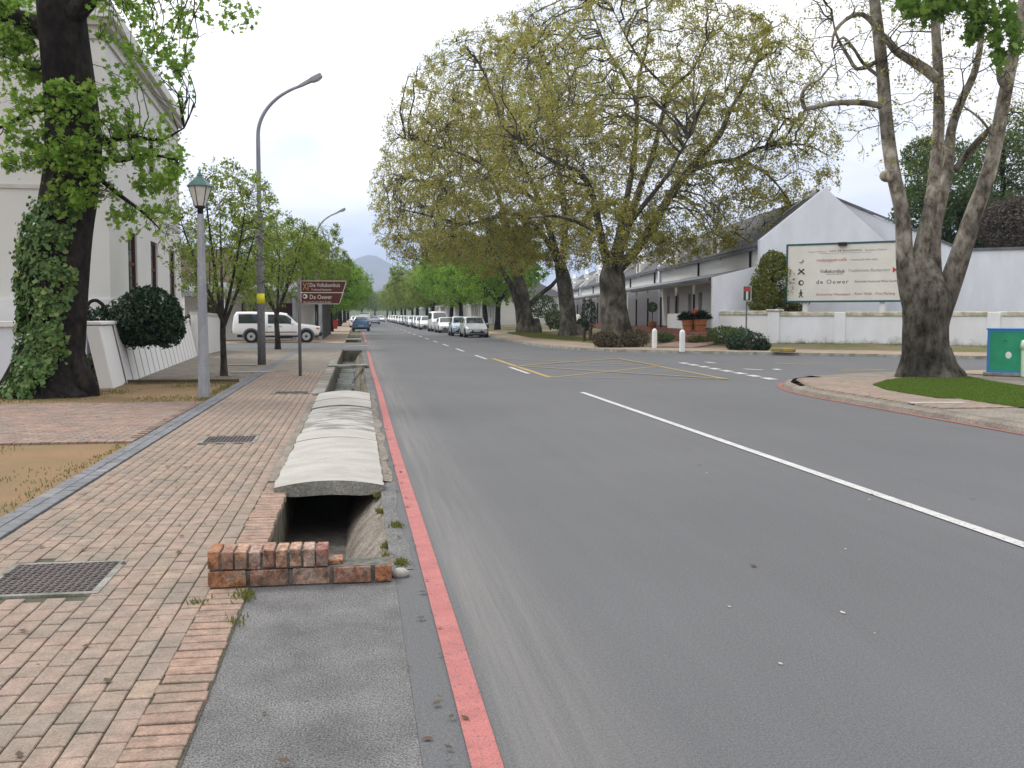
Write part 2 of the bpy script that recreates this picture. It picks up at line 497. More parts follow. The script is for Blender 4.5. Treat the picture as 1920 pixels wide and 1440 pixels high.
M['red_paint'] = chipped('red_paint', (0.41, 0.15, 0.14), .385)
M['red_kerb'] = chipped('red_kerb_paint', (0.33, 0.12, 0.10), .43, (.22, .10, .085), 20)
M['white_paint'] = chipped('white_line_paint', (0.54, 0.54, 0.53), .39)
M['yellow_paint'] = chipped('yellow_line_paint', (0.42, 0.31, 0.11), .44)
M['concrete'] = mat('pale_concrete', (0.40, 0.385, 0.36), 0.92, col2=(0.33, 0.315, 0.285), scale=2.4, stretch=(1, 1.5, 1), speck=0.14, sscale=70, bump=0.15, bscale=50)
M['concrete_dark'] = mat('weathered_concrete', (0.40, 0.39, 0.37), 0.95, col2=(0.19, 0.18, 0.16), scale=2.6, stretch=(.8, 1.4, 1), speck=0.25, sscale=60, bump=0.35, bscale=40, contrast=0.18)
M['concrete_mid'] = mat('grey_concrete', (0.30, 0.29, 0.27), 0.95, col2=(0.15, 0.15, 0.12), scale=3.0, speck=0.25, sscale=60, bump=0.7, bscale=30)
M['ditch'] = mat('ditch_wall', (0.16, 0.14, 0.11), 0.9, col2=(0.055, 0.07, 0.035), scale=5, bump=0.8, bscale=30)
M['slope'] = mat('ditch_slope', (0.25, 0.215, 0.185), 0.95, col2=(0.14, 0.125, 0.10), scale=5, speck=0.35, sscale=50, bump=0.9, bscale=40)
M['mud'] = mat('wet_mud', (0.115, 0.105, 0.09), 0.38, col2=(0.06, 0.055, 0.048), scale=9, bump=0.8, bscale=45, spec=0.5, speck=.4, sscale=50)
M['water'] = mat('ditch_water', (0.03, 0.032, 0.03), 0.04, bump=0.25, bscale=9, spec=0.9, stretch=(0.6, 3, 1))
M['iron'] = mat('cast_iron', (0.12, 0.10, 0.095), 0.6, col2=(0.085, 0.075, 0.075), scale=14, metal=0.5, bump=0.3)
M['pole'] = mat('galvanised_pole', (0.33, 0.34, 0.37), 0.6, col2=(0.25, 0.26, 0.285), scale=5, stretch=(1, 1, 0.4), metal=0.2, speck=0.12, sscale=40)
M['pole_dark'] = mat('weathered_pole', (0.17, 0.165, 0.175), 0.8, col2=(0.12, 0.115, 0.12), scale=6, stretch=(3, 3, 0.4), speck=0.2, sscale=40)
M['lamp_green'] = mat('lantern_green', (0.085, 0.17, 0.16), 0.45, var=0.25)
M['lamp_glass'] = mat('milky_glass', (0.62, 0.60, 0.57), 0.35, var=0.12, scale=9)
M['black'] = mat('black_iron', (0.018, 0.018, 0.02), 0.5, var=0.3)
M['white_wall'] = mat('limewashed_wall', (0.79, 0.785, 0.78), 0.9, col2=(0.72, 0.715, 0.70), scale=0.9, bump=0.25, bscale=14, contrast=0.5)
M['cream_wall'] = mat('cream_render', (0.69, 0.685, 0.665), 0.9, col2=(0.63, 0.625, 0.605), scale=0.6, bump=0.15, bscale=18, contrast=0.5)
M['cream_trim'] = mat('stone_trim', (0.57, 0.545, 0.50), 0.9, col2=(0.50, 0.475, 0.435), scale=2.0, bump=0.15)
M['stained_wall'] = mat('stained_wall', (0.77, 0.80, 0.88), 0.92, col2=(0.68, 0.70, 0.755), scale=1.1, stretch=(1, 1, 0.35), bump=0.35, bscale=12, contrast=0.3)
M['damp_wall'] = mat('damp_limewash', (0.77, 0.79, 0.84), 0.92, col2=(0.68, 0.69, 0.71), scale=1.1, stretch=(1, 1, 0.35), bump=0.35, bscale=12, contrast=0.3)
def splash(m, z0, z1, col):
    N, L = m.node_tree.nodes, m.node_tree.links
    b = N['Principled BSDF']; src = b.inputs['Base Color'].links[0].from_socket
    g = N.new('ShaderNodeNewGeometry'); sx = N.new('ShaderNodeSeparateXYZ'); L.new(g.outputs['Position'], sx.inputs[0])
    n = N.new('ShaderNodeTexNoise'); n.inputs['Scale'].default_value = 1.8; n.inputs['Detail'].default_value = 8; n.inputs['Roughness'].default_value = .7; L.new(g.outputs['Position'], n.inputs['Vector'])
    ad = N.new('ShaderNodeMath'); ad.operation = 'MULTIPLY_ADD'; L.new(n.outputs['Fac'], ad.inputs[0]); ad.inputs[1].default_value = -1.6; L.new(sx.outputs[2], ad.inputs[2])
    r = N.new('ShaderNodeMapRange'); r.inputs['From Min'].default_value = z0 - .8; r.inputs['From Max'].default_value = z1 - .8; r.inputs['To Min'].default_value = .8; r.inputs['To Max'].default_value = 0; L.new(ad.outputs[0], r.inputs[0])
    mx = N.new('ShaderNodeMix'); mx.data_type = 'RGBA'; L.new(r.outputs[0], mx.inputs[0]); L.new(src, mx.inputs[6]); mx.inputs[7].default_value = (*col, 1); L.new(mx.outputs[2], b.inputs['Base Color'])
splash(M['damp_wall'], .15, .60, (.27, .25, .18))
M['coping'] = mat('mossy_coping', (0.62, 0.60, 0.53), 0.95, col2=(0.33, 0.31, 0.20), scale=3.5, bump=0.5, bscale=20, contrast=0.3)
M['roof'] = mat('slate_roof', (0.085, 0.085, 0.092), 0.75, col2=(0.055, 0.055, 0.06), scale=3, stretch=(1, 4, 1), bump=0.5, bscale=12)
M['roof_iron'] = mat('painted_sheet_roof', (0.16, 0.17, 0.19), 0.55, col2=(0.12, 0.125, 0.14), scale=2.0)
M['roof_brown'] = mat('brown_roof', (0.11, 0.075, 0.055), 0.85, col2=(0.07, 0.05, 0.04), scale=4, bump=0.4)
M['red_floor'] = mat('red_stoep', (0.26, 0.10, 0.07), 0.6, col2=(0.18, 0.08, 0.06), scale=3)
M['wood_red'] = mat('oxblood_frame', (0.105, 0.04, 0.035), 0.5, var=0.3, scale=8, stretch=(1, 1, 0.2))
M['door_green'] = mat('dark_green_door', (0.015, 0.04, 0.035), 0.45, var=0.2)
M['glass'] = mat('window_glass', (0.02, 0.024, 0.028), 0.06, spec=0.8)
M['car_glass'] = mat('car_glass', (0.022, 0.03, 0.036), 0.05, spec=0.9)
M['tyre'] = mat('tyre_rubber', (0.015, 0.015, 0.016), 0.85)
M['rim'] = mat('wheel_rim', (0.48, 0.49, 0.50), 0.35, metal=0.7)
M['plastic'] = mat('dark_plastic', (0.028, 0.028, 0.03), 0.6)
M['lens'] = mat('lamp_lens', (0.75, 0.77, 0.8), 0.12, spec=0.8, coat=0.5)
M['lens_red'] = mat('tail_lens', (0.32, 0.015, 0.012), 0.15, spec=0.7)
M['lens_orange'] = mat('indicator_lens', (0.6, 0.2, 0.02), 0.2)
M['plate'] = mat('number_plate', (0.62, 0.62, 0.6), 0.5)
M['bark_plane'] = plane_bark('plane_bark', (0.46, 0.43, 0.375), (0.27, 0.24, 0.195), (0.10, 0.08, 0.06), 6.0, 3.0)
M['bark_plane_far'] = plane_bark('plane_bark_street', (0.20, 0.18, 0.15), (0.115, 0.105, 0.082), (0.045, 0.04, 0.03), 3.0)
M['bark_dark'] = plane_bark('dark_bark', (0.05, 0.042, 0.035), (0.026, 0.022, 0.019), (0.010, 0.009, 0.008), 8.0)
M['bark_young'] = plane_bark('young_bark', (0.11, 0.095, 0.075), (0.07, 0.06, 0.048), (0.035, 0.03, 0.025), 12.0)
M['leaf_plane'] = ramp_island('plane_leaf', [(0.39, 0.38, 0.085), (0.32, 0.355, 0.07), (0.47, 0.42, 0.12), (0.27, 0.315, 0.06), (0.40, 0.32, 0.10), (0.50, 0.47, 0.16)], 0.6, 0.5)
M['leaf_bright'] = ramp_island('bright_leaf', [(0.17, 0.33, 0.03), (0.27, 0.43, 0.05), (0.12, 0.25, 0.025), (0.33, 0.48, 0.08)], 0.5, 0.5)
M['leaf_spring'] = ramp_island('spring_leaf', [(0.23, 0.32, 0.05), (0.30, 0.39, 0.07), (0.17, 0.26, 0.04), (0.34, 0.37, 0.09)], 0.55, 0.5)
M['leaf_maple'] = ramp_island('maple_leaf', [(0.18, 0.33, 0.04), (0.26, 0.42, 0.06), (0.12, 0.24, 0.03), (0.34, 0.46, 0.09)], 0.5, 0.5)
M['leaf_fresh'] = ramp_island('fresh_leaf', [(0.09, 0.18, 0.025), (0.15, 0.27, 0.035), (0.06, 0.12, 0.018), (0.20, 0.31, 0.05)], 0.5, 0.4)
M['leaf_dark'] = ramp_island('dark_leaf', [(0.016, 0.045, 0.016), (0.028, 0.065, 0.022), (0.012, 0.032, 0.012), (0.04, 0.085, 0.03)], 0.4, 0.15, spec=0.4)
M['leaf_ivy'] = ramp_island('ivy_leaf', [(0.05, 0.12, 0.028), (0.085, 0.165, 0.04), (0.13, 0.21, 0.06), (0.035, 0.085, 0.025), (0.22, 0.27, 0.075)], 0.4, 0.15)
M['leaf_mid'] = ramp_island('mid_leaf', [(0.07, 0.125, 0.03), (0.1, 0.16, 0.04), (0.05, 0.09, 0.028), (0.14, 0.18, 0.05)], 0.55, 0.35)
M['leaf_rust'] = ramp_island('rust_leaf', [(0.085, 0.06, 0.035), (0.115, 0.075, 0.05), (0.07, 0.07, 0.03), (0.11, 0.085, 0.05)], 0.6, 0.25)
M['leaf_yellow'] = ramp_island('lemon_tree_leaf', [(0.1, 0.15, 0.025), (0.2, 0.21, 0.03), (0.065, 0.105, 0.02), (0.34, 0.29, 0.045)], 0.5, 0.35)
M['leaf_twig'] = ramp_island('twig_mass', [(0.11, 0.09, 0.075), (0.14, 0.115, 0.09), (0.08, 0.07, 0.06)], 0.8, 0.2)
M['grass'] = ramp_island('grass_blade', [(0.085, 0.165, 0.022), (0.12, 0.205, 0.03), (0.16, 0.22, 0.045), (0.075, 0.13, 0.02)], 0.6, 0.4)
M['grass_dry'] = ramp_island('dry_grass_blade', [(0.13, 0.155, 0.035), (0.19, 0.185, 0.06), (0.10, 0.13, 0.03)], 0.7, 0.35)
M['lawn'] = mat('lawn', (0.10, 0.155, 0.03), 0.9, col2=(0.12, 0.12, 0.045), scale=1.6, bump=0.6, bscale=60)
M['verge'] = mat('verge', (0.12, 0.13, 0.05), 0.95, col2=(0.19, 0.145, 0.095), scale=0.6, bump=0.5, bscale=25, contrast=0.15)
M['footway'] = mat('sandy_footway', (0.34, 0.265, 0.195), 0.95, col2=(0.26, 0.205, 0.155), scale=1.4, speck=0.2, sscale=25, bump=0.3)
M['sign_brown'] = mat('sign_brown', (0.085, 0.022, 0.016), 0.45)
M['sign_white'] = mat('sign_white', (0.60, 0.57, 0.52), 0.5)
M['sign_tan'] = mat('sign_tan', (0.40, 0.26, 0.10), 0.5)
M['board'] = mat('billboard_face', (0.72, 0.70, 0.64), 0.6, col2=(0.66, 0.64, 0.58), scale=1.5)
M['teal'] = mat('teal_frame', (0.03, 0.12, 0.12), 0.5, var=0.2)
M['ink'] = mat('dark_ink', (0.04, 0.045, 0.04), 0.6)
M['ink_grey'] = mat('grey_ink', (0.25, 0.25, 0.24), 0.6)
M['ink_red'] = mat('red_ink', (0.42, 0.05, 0.05), 0.6)
M['sign_red'] = mat('sign_red', (0.45, 0.04, 0.04), 0.5)
M['sign_green'] = mat('sign_dark_green', (0.015, 0.06, 0.05), 0.5)
M['box_green'] = mat('cabinet_green', (0.03, 0.33, 0.17), 0.45, col2=(0.025, 0.28, 0.15), scale=3)
M['box_blue'] = mat('cabinet_blue', (0.05, 0.22, 0.48), 0.45)
M['bin_pale'] = mat('pale_green_plastic', (0.62, 0.78, 0.58), 0.5)
M['terracotta'] = mat('terracotta', (0.36, 0.13, 0.05), 0.75, col2=(0.26, 0.10, 0.04), scale=6)
M['planter_red'] = mat('red_planter', (0.32, 0.03, 0.03), 0.5)
M['yellow'] = mat('yellow_plate', (0.72, 0.66, 0.03), 0.5)
M['kerb_yellow'] = mat('yellow_kerb_paint', (0.36, 0.27, 0.06), 0.85, col2=(0.22, 0.19, 0.10), scale=5)
M['flower'] = mat('orange_flower', (0.55, 0.10, 0.05), 0.6)
M['fabric'] = mat('white_fabric', (0.75, 0.75, 0.74), 0.9)
M['hill'] = mat('hillside', (0.11, 0.12, 0.075), 0.95, col2=(0.19, 0.15, 0.11), scale=0.004, bump=0.0, contrast=0.3)
M['far_green'] = mat('far_woodland', (0.06, 0.085, 0.03), 0.95, col2=(0.10, 0.11, 0.04), scale=0.05)
M['rust'] = mat('rusty_metal', (0.14, 0.10, 0.075), 0.8, var=0.4, scale=20)


def paint(name, col, metal=0.0, rough=0.3):
    return mat(name, col, rough, metal=metal, coat=0.6, spec=0.5, var=0.03)


M['p_white'] = paint('white_car_paint', (0.74, 0.74, 0.74))
M['p_silver'] = paint('silver_car_paint', (0.62, 0.64, 0.67), 0.2, 0.3)
M['p_blue'] = paint('blue_car_paint', (0.09, 0.19, 0.34), 0.3)
M['p_pale'] = paint('pale_blue_car_paint', (0.42, 0.55, 0.66), 0.3)
M['p_dark'] = paint('dark_red_car_paint', (0.20, 0.09, 0.10), 0.2)
M['p_lilac'] = paint('grey_lilac_car_paint', (0.30, 0.30, 0.40), 0.4)


def text_mesh(body, size, m, align='LEFT', shear=0.0, space=1.0):
    cu = bpy.data.curves.new('lettering', 'FONT')
    cu.body = body; cu.size = size; cu.align_x = align; cu.shear = shear; cu.extrude = 0.002
    cu.space_character = space
    cu.resolution_u = 2
    o = bpy.data.objects.new('lettering', cu)
    COL.objects.link(o)
    dg = bpy.context.evaluated_depsgraph_get()
    me = bpy.data.meshes.new_from_object(o.evaluated_get(dg))
    bpy.data.objects.remove(o); bpy.data.curves.remove(cu)
    me.transform(Matrix.Rotation(math.pi / 2, 4, 'X'))
    me.materials.clear(); me.materials.append(m)
    me.name = 'lettering'
    return me


T = dict(
    s1=text_mesh('Die Volkskombuis', 0.150, M['sign_white'], space=1.0),
    s2=text_mesh('Traditional Restaurant', 0.068, M['sign_white']),
    s3=text_mesh('De Oewer', 0.165, M['sign_white']),
    s4=text_mesh('Riverside Food & Wine Garden', 0.062, M['sign_white']),
    b0=text_mesh('AAN DE WAGENWEG', 0.20, M['ink'], space=1.15),
    b0l=text_mesh('Visitors Welcome', 0.13, M['ink_grey']),
    b0r=text_mesh('Besoekers Welkom', 0.13, M['ink_grey']),
    b1=text_mesh('redpeppercaf\u00e9', 0.27, M['ink_red'], space=1.05),
    b1r=text_mesh('- catering & wine sales', 0.17, M['ink_grey']),
    b2=text_mesh('Volkskombuis', 0.30, M['ink'], shear=0.25, space=0.85),
    b2r=text_mesh('Traditionele Restaurant', 0.24, M['ink_grey'], shear=0.3),
    b3=text_mesh('de Oewer', 0.33, M['ink'], space=1.2),
    b3r=text_mesh('Riverside Food and Wine Garden', 0.155, M['ink']),
    b4=text_mesh('Eersterivier Wandelpad', 0.215, M['ink_red']),
    b4r=text_mesh('- River Walk - Free Parking', 0.215, M['ink_red']),
    box=text_mesh('54', 0.075, M['ink']),
)

# ================================================================== SETTING
# ditch (water channel) between the left pavement and the road, other open channels further on
DX0, DX1 = -0.68, 0.21
holes = [(DX0, DX1, 6.36, 47.2), (DX0, DX1, 63.0, 74.0), (9.85, 10.75, 21.9, 23.5)]


def sheet_with_holes(x0, x1, y0, y1, z, holes):
    xs = sorted({x0, x1, *[h[0] for h in holes], *[h[1] for h in holes]})
    ys = sorted({y0, y1, *[h[2] for h in holes], *[h[3] for h in holes]})
    mb = MB()
    for i in range(len(xs) - 1):
        for j in range(len(ys) - 1):
            cx, cy = (xs[i] + xs[i + 1]) / 2, (ys[j] + ys[j + 1]) / 2
            if any(h[0] < cx < h[1] and h[2] < cy < h[3] for h in holes):
                continue
            mb.quad((xs[i], ys[j], z), (xs[i + 1], ys[j], z), (xs[i + 1], ys[j + 1], z), (xs[i], ys[j + 1], z))
    return mb


tag(sheet_with_holes(-6000, 6000, -300, 9000, -0.05, holes).build('ground', M['earth']), kind='structure')

NEAR_KERB = [(9.15, -30), (9.15, 12), (9.1, 19.0), (9.25, 20.6), (9.6, 21.9), (10.2, 23.1), (11.2, 24.2), (12.9, 25.0), (15, 25.7), (17.5, 25.7), (21, 24.6), (27, 20.5), (45, 6.5), (80, -21)]
FAR_KERB = [(9.5, 420), (9.45, 110), (9.4, 80), (9.35, 67), (9.2, 58), (9.3, 50.5), (10.0, 46.6), (11.3, 43.8), (13.3, 42.0), (15.4, 40.3), (20.2, 36.6), (23.0, 34.3), (40, 20.8), (95, -22.5)]
road = MB()
main_poly = [(0.22, -30, 0), (9.15, -30, 0)]
rp = [(x, y, 0) for x, y in NEAR_KERB]
fk = [(x, y, 0) for x, y in FAR_KERB]
road.poly([(0.22, -30, 0), *rp, *fk[::-1], (0.22, 420, 0), (0.22, 60.5, 0), (-1.5, 59.2, 0), (-90, 59.2, 0), (-90, 49.2, 0), (-3.0, 49.2, 0), (-1.6, 48.6, 0), (-0.6, 47.3, 0), (0.22, 47.2, 0)])
ro = road.build('road', M['asphalt'], fix=False)
bm = bmesh.new(); bm.from_mesh(ro.data)
bmesh.ops.triangulate(bm, faces=bm.faces, ngon_method='EAR_CLIP')
for fc in bm.faces:
    if fc.normal.z < 0: fc.normal_flip()
bm.to_mesh(ro.data); bm.free()
tag(ro, kind='structure')
# concrete-asphalt patch before the brick headwall
tag(MB().quad((-0.66, -8, -0.001), (0.219, -8, -0.001), (0.219, 6.34, -0.001), (-0.66, 6.34, -0.001)).build('pavement_patch', M['asphalt_patch']), kind='structure')
# worn strip of older tar between the channel and the red line
strip = MB()
prev = None
for i in range(160):
    y = 6.5 + i * 0.34
    if y > 47: break
    xl, xr = 0.20, 0.335 + 0.02 * math.sin(y * 2.1) + rnd.uniform(-0.012, 0.012)
    cur = ((xl, y, 0.004), (xr, y, 0.004))
    if prev: strip.quad(prev[0], prev[1], cur[1], cur[0])
    prev = cur
tag(strip.build('road_edge', M['asphalt_patch']), kind='structure')


# painted lines: each a sheet of its own
def line(name, pts, w, m, z=0.008, label=None):
    mb = MB()
    pr = None
    for i, p in enumerate(pts):
        a, b = Vector(pts[max(i - 1, 0)]), Vector(pts[min(i + 1, len(pts) - 1)])
        t = (b - a).normalized(); n = Vector((-t.y, t.x)) * (w / 2)
        c = ((p[0] + n.x, p[1] + n.y, z), (p[0] - n.x, p[1] - n.y, z))
        if pr: mb.quad(pr[0], pr[1], c[1], c[0])
        pr = c
    o = mb.build(name, m)
    o['kind'] = 'structure'
    return o


line('red_line', [(0.443 + 0.010 * math.sin(y * 0.35), y) for y in np.arange(-6, 47.6, 0.8)], 0.116, M['red_paint'], z=0.009)
line('red_line', [(0.50, y) for y in np.arange(61, 100, 2)], 0.14, M['red_paint'])
line('centre_line', [(4.70, y) for y in np.arange(-6, 21.7, 1.0)], 0.115, M['white_paint'])
for y0 in (27.9, 37.3, 45.4, 53.2, 60.5, 68, 75.5, 84, 92, 101, 112, 124, 138, 152, 168):
    line('centre_dash', [(4.72, y0), (4.72, y0 + 3.6)], 0.12, M['white_paint'])
A_, B_, C_, D_ = (5.03, 37.9), (5.0, 26.1), (9.3, 24.6), (9.6, 36.9)
M1_, M2_ = (5.03, 32.0), (9.5, 31.3)
for k, (a, b, w) in enumerate([(A_, B_, .17), (B_, M2_, .13), (M2_, C_, .13), (B_, C_, .07), (A_, D_, .07), (M1_, D_, .13), (D_, M2_, .12), (M1_, M2_, .06), (A_, M2_, .07), (M1_, C_, .09)]):
    line('yellow_box_line', [a, b], w, M['yellow_paint'], z=0.005 + 0.0022 * k)
for k in range(8):
    a = 0.5 + k * 1.2
    p0 = Vector((10.42, 23.9)); d = (Vector((10.99, 33.5)) - p0).normalized()
    q0, q1 = p0 + d * a, p0 + d * (a + 0.75)
    line('give_way_dash', [tuple(q0), tuple(q1)], 0.26, M['white_paint'])
for (x0, y0, x1, y1) in [(1324, 679, 1340, 681), (1395, 692, 1430, 694), (1452, 692, 1462, 694)]:
    a, b = G(x0, y0), G(x1, y1)
    line('faded_road_mark', [(a.x, a.y), (b.x, b.y)], 0.2, M['white_paint'])
for (x0, y0, x1, y1) in [(1453, 681.5, 1520, 684), (1575, 695, 1660, 694)]:
    a, b = G(x0, y0), G(x1, y1)
    line('faded_yellow_mark', [(a.x, a.y), (b.x, b.y)], 0.25, M['yellow_paint'])
for (x0, y0, x1, y1) in [(645, 649, 690, 648)]:
    a, b = G(x0, y0), G(x1, y1)
    line('faded_stop_line', [(a.x, a.y), (b.x, b.y)], 0.3, M['white_paint'])
# flattened litter and chewing-gum marks on the tar
for (px, py, r) in [(1367, 1137, .011), (1580, 1148, .015), (1463, 1244, .010), (1350, 822, .02), (1325, 886, .012), (1630, 937, .012), (1585, 1029, .009), (1640, 1187, .006)]:
    c = G(px, py, 0.004)
    n = 9
    MB().poly([(c.x + r * (0.7 + rnd.random() * .6) * math.cos(k * 6.283 / n), c.y + r * 1.5 * (0.7 + rnd.random() * .6) * math.sin(k * 6.283 / n), 0.005) for k in range(n)]).build('road_speck', M['concrete'])['kind'] = 'structure'


# ---- pavers
def brick_mesh(name, lx, ly, h, m, bev=0.006):
    mb = MB().box((0, 0, -h / 2), (lx, ly, h))
    return mb.mesh(name, m, bevel=bev)


def brick_field(owner, specs, h, m, n_obj, name='brick', bev=0.004, zt=0.015):
    """specs: (x, y, lx, ly) sorted nearest first; first n_obj become objects, the rest one mesh"""
    cache = {}
    for (x, y, lx, ly) in specs[:n_obj]:
        k = (round(lx, 3), round(ly, 3))
        if k not in cache: cache[k] = brick_mesh(name, lx, ly, h, m, bev)
        o = link(name, cache[k], owner)
        o.location = (x, y, zt + rnd.uniform(-0.002, 0.0015))
        o.rotation_euler = (rnd.uniform(-.010, .010), rnd.uniform(-.012, .012), rnd.uniform(-.008, .008))
    rest = specs[n_obj:]
    if rest:
        A = np.array(rest); n = len(A)
        base = np.array([(-1, -1), (1, -1), (1, 1), (-1, 1)], float)
        hx, hy = A[:, 2] / 2, A[:, 3] / 2
        z0 = zt + nrg.uniform(-.003, .002, n)
        V = np.zeros((n, 12, 3))
        for k in range(4):
            for lev, (ins, dz) in enumerate([(0, -h), (0, -0.006), (0.006, 0)]):
                V[:, lev * 4 + k, 0] = A[:, 0] + base[k, 0] * (hx - ins)
                V[:, lev * 4 + k, 1] = A[:, 1] + base[k, 1] * (hy - ins)
                V[:, lev * 4 + k, 2] = z0 + dz
        q = [(8, 9, 10, 11)]
        for lev in (0, 1):
            q += [(lev * 4 + k, lev * 4 + (k + 1) % 4, lev * 4 + 4 + (k + 1) % 4, lev * 4 + 4 + k) for k in range(4)]
        Fq = (np.arange(n)[:, None, None] * 12 + np.array(q)[None]).reshape(-1, 4)
        o = link(name + '_field', np_mesh(name + '_field', V, Fq, m), owner)
        o['kind'] = 'stuff'


covers = [(-2.20, -1.57, 6.20, 6.93), (-1.98, -1.36, 13.30, 13.95), (-1.72, -1.04, 21.45, 21.95)]
pav = tag(MB().quad((-2.60, -8, 0.003), (-0.66, -8, 0.003), (-0.66, 49.0, 0.003), (-2.60, 49.0, 0.003)).build('pavement', M['mortar']), kind='structure')
specs = []
ncol = 15
cw = (2.585 - 0.885) / ncol
for c in range(ncol):
    x = -2.585 + cw * (c + 0.5)
    y = 1.6 + (0.5 if c % 2 else 0) * 0.226 + rnd.uniform(-.02, .02)
    while y < 30:
        if not any(a - 0.06 < x < b + 0.06 and p - 0.1 < y < q + 0.1 for a, b, p, q in covers):
            if not (y > 10.1 and x > -0.93):
                specs.append((x + rnd.uniform(-.0015, .0015), y, cw - 0.007, 0.214))
        y += 0.226
vis = [s for s in specs if s[0] > -0.35 * s[1] - 0.25 and s[1] > 3.0]
vis.sort(key=lambda s: s[1])
brick_field(pav, vis, 0.05, M['paver'], 300)
# far pavement: too far to tell the pieces apart
tag(MB().quad((-2.60, 30.0, 0.016), (-0.70, 30.0, 0.016), (-0.70, 49.0, 0.016), (-2.60, 49.0, 0.016)).build('pavement', M['path']), kind='structure')
edg = tag(MB().quad((-0.9, 2, 0.0045), (-0.655, 2, 0.0045), (-0.655, 10.1, 0.0045), (-0.9, 10.1, 0.0045)).build('pavement_edging', M['mortar']), kind='structure')
specs = []
y = 2.6
while y < 10.0:
    if not (6.12 < y < 6.55):
        specs.append((-0.772 + rnd.uniform(-.008, .008), y, 0.222, 0.098 + rnd.uniform(-.006, .004)))
    y += 0.113
brick_field(edg, [(a, b, round(c, 3), round(d, 2)) for a, b, c, d in specs], 0.06, M['soldier'], 300, zt=0.016)
# concrete kerb blocks along the open channel
kb = MB()
tagk = tag(MB().bx(-0.93, -0.80, 10.15, 20.9, -0.03, 0.012).build('sand_strip', M['path']), kind='structure')
root = tag(MB().bx(-0.95, -0.69, 20.9, 47.0, -0.05, 0.010).build('channel_edging', M['mortar']), kind='structure')
ys = 20.95
while ys < 46.8:
    L_ = rnd.uniform(1.2, 1.7)
    L_ = min(L_, 46.95 - ys)
    MB().bx(-0.94, -0.685, ys + 0.012, ys + L_ - 0.012, -0.03, 0.055 + rnd.uniform(-.008, .008)).build('kerb_block', M['concrete_mid'] if rnd.random() < .4 else M['path'], root, bevel=0.012)
    ys += L_
# grey double row along the inner edge of the pavement
gs = tag(MB().quad((-2.86, -8, 0.0035), (-2.603, -8, 0.0035), (-2.603, 49, 0.0035), (-2.86, 49, 0.0035)).build('pavement_border', M['mortar']), kind='structure')
specs = []
for c in range(2):
    y = 6.0 + c * 0.11
    while y < 49:
        specs.append((-2.795 + c * 0.128, y, 0.120, 0.216)); y += 0.226
specs.sort(key=lambda s: s[1])
brick_field(gs, specs, 0.05, M['greypaver'], 140, zt=0.022)
# brick apron crossing to the left
ap = tag(MB().quad((-16, 13.55, 0.0), (-2.862, 13.55, 0.0), (-2.862, 19.6, 0.0), (-16, 19.6, 0.0)).build('brick_apron', M['mortar']), kind='structure')
specs = []
r = 0
y = 13.82
while y < 19.25:
    x = -2.98 - (0.113 if r % 2 else 0)
    while x > -8.5:
        specs.append((x, y, 0.216, 0.104)); x -= 0.226
    y += 0.113; r += 1
for yy in (13.66, 19.45):
    x = -2.93
    while x > -8.5:
        specs.append((x, yy, 0.104, 0.216)); x -= 0.113
specs.sort(key=lambda s: s[1] - 0.15 * s[0])
brick_field(ap, specs, 0.05, M['apron'], 300, zt=0.03)
# sandy soil on either side of the apron
tag(MB().quad((-40, -8, 0.0), (-2.862, -8, 0.0), (-2.862, 13.54, 0.0), (-40, 13.54, 0.0)).build('sandy_ground', M['sand']), kind='structure')
tag(MB().quad((-40, 19.61, 0.0), (-2.862, 19.61, 0.0), (-2.862, 25.6, 0.0), (-40, 25.6, 0.0)).build('sandy_ground', M['sand']), kind='structure')
tag(MB().quad((-40, 25.7, 0.006), (-2.862, 25.7, 0.006), (-2.862, 49.1, 0.006), (-40, 49.1, 0.006)).build('path', M['path']), kind='structure')
o = MB().bx(-6.0, -2.9, 25.55, 25.70, -0.02, 0.075).build('timber_edging', M['roof_brown'], bevel=0.01)
tag(o, 'low dark edging board between sandy ground and grey path', 'edging')
# pavement of the next block on the left
tag(MB().bx(-30, -0.72, 62.2, 420, -0.04, 0.03).build('pavement', M['footway']), kind='structure')
tag(MB().bx(-30, -0.72, 59.2, 62.2, -0.04, 0.02).build('forecourt', M['footway']), kind='structure')

# ---- channel
ch = MB()
def channel(y0, y1, zf=-0.44):
    wall = MB().quad((DX0, y0, 0.0), (DX0, y1, 0.0), (DX0, y1, zf), (DX0, y0, zf))
    wall.quad((DX0, y1, 0), (DX1, y1, 0), (DX1, y1, zf), (DX0, y1, zf)).quad((DX0, y0, 0), (DX0, y0, zf), (DX1, y0, zf), (DX1, y0, 0))
    a = tag(wall.build('channel_wall', M['ditch'], fix=False), kind='structure')
    fl = MB().quad((DX0, y0, zf), (-0.12, y0, zf), (-0.12, y1, zf), (DX0, y1, zf))
    tag(fl.build('channel_bed', M['mud'], fix=False), kind='structure')
    sl = MB()
    ny = max(8, int((y1 - y0) / 0.12)); nx = 7
    for j in range(ny + 1):
        y = y0 + (y1 - y0) * j / ny
        for i in range(nx + 1):
            u = i / nx
            x = -0.12 + (DX1 + 0.015 + 0.12) * u
            z = zf + (-zf) * (u ** 0.75) + (rnd.uniform(-.012, .012) if 0 < i < nx else 0) - (0.0 if i < nx else -0.002)
            if i in (nx - 1,): z -= rnd.uniform(0, .05)
            sl.v.append((x, y, z))
    for j in range(ny):
        for i in range(nx):
            q = j * (nx + 1) + i
            sl.f.append((q, q + 1, q + nx + 2, q + nx + 1))
    tag(sl.build('channel_slope', M['slope'], smooth=True), kind='structure')


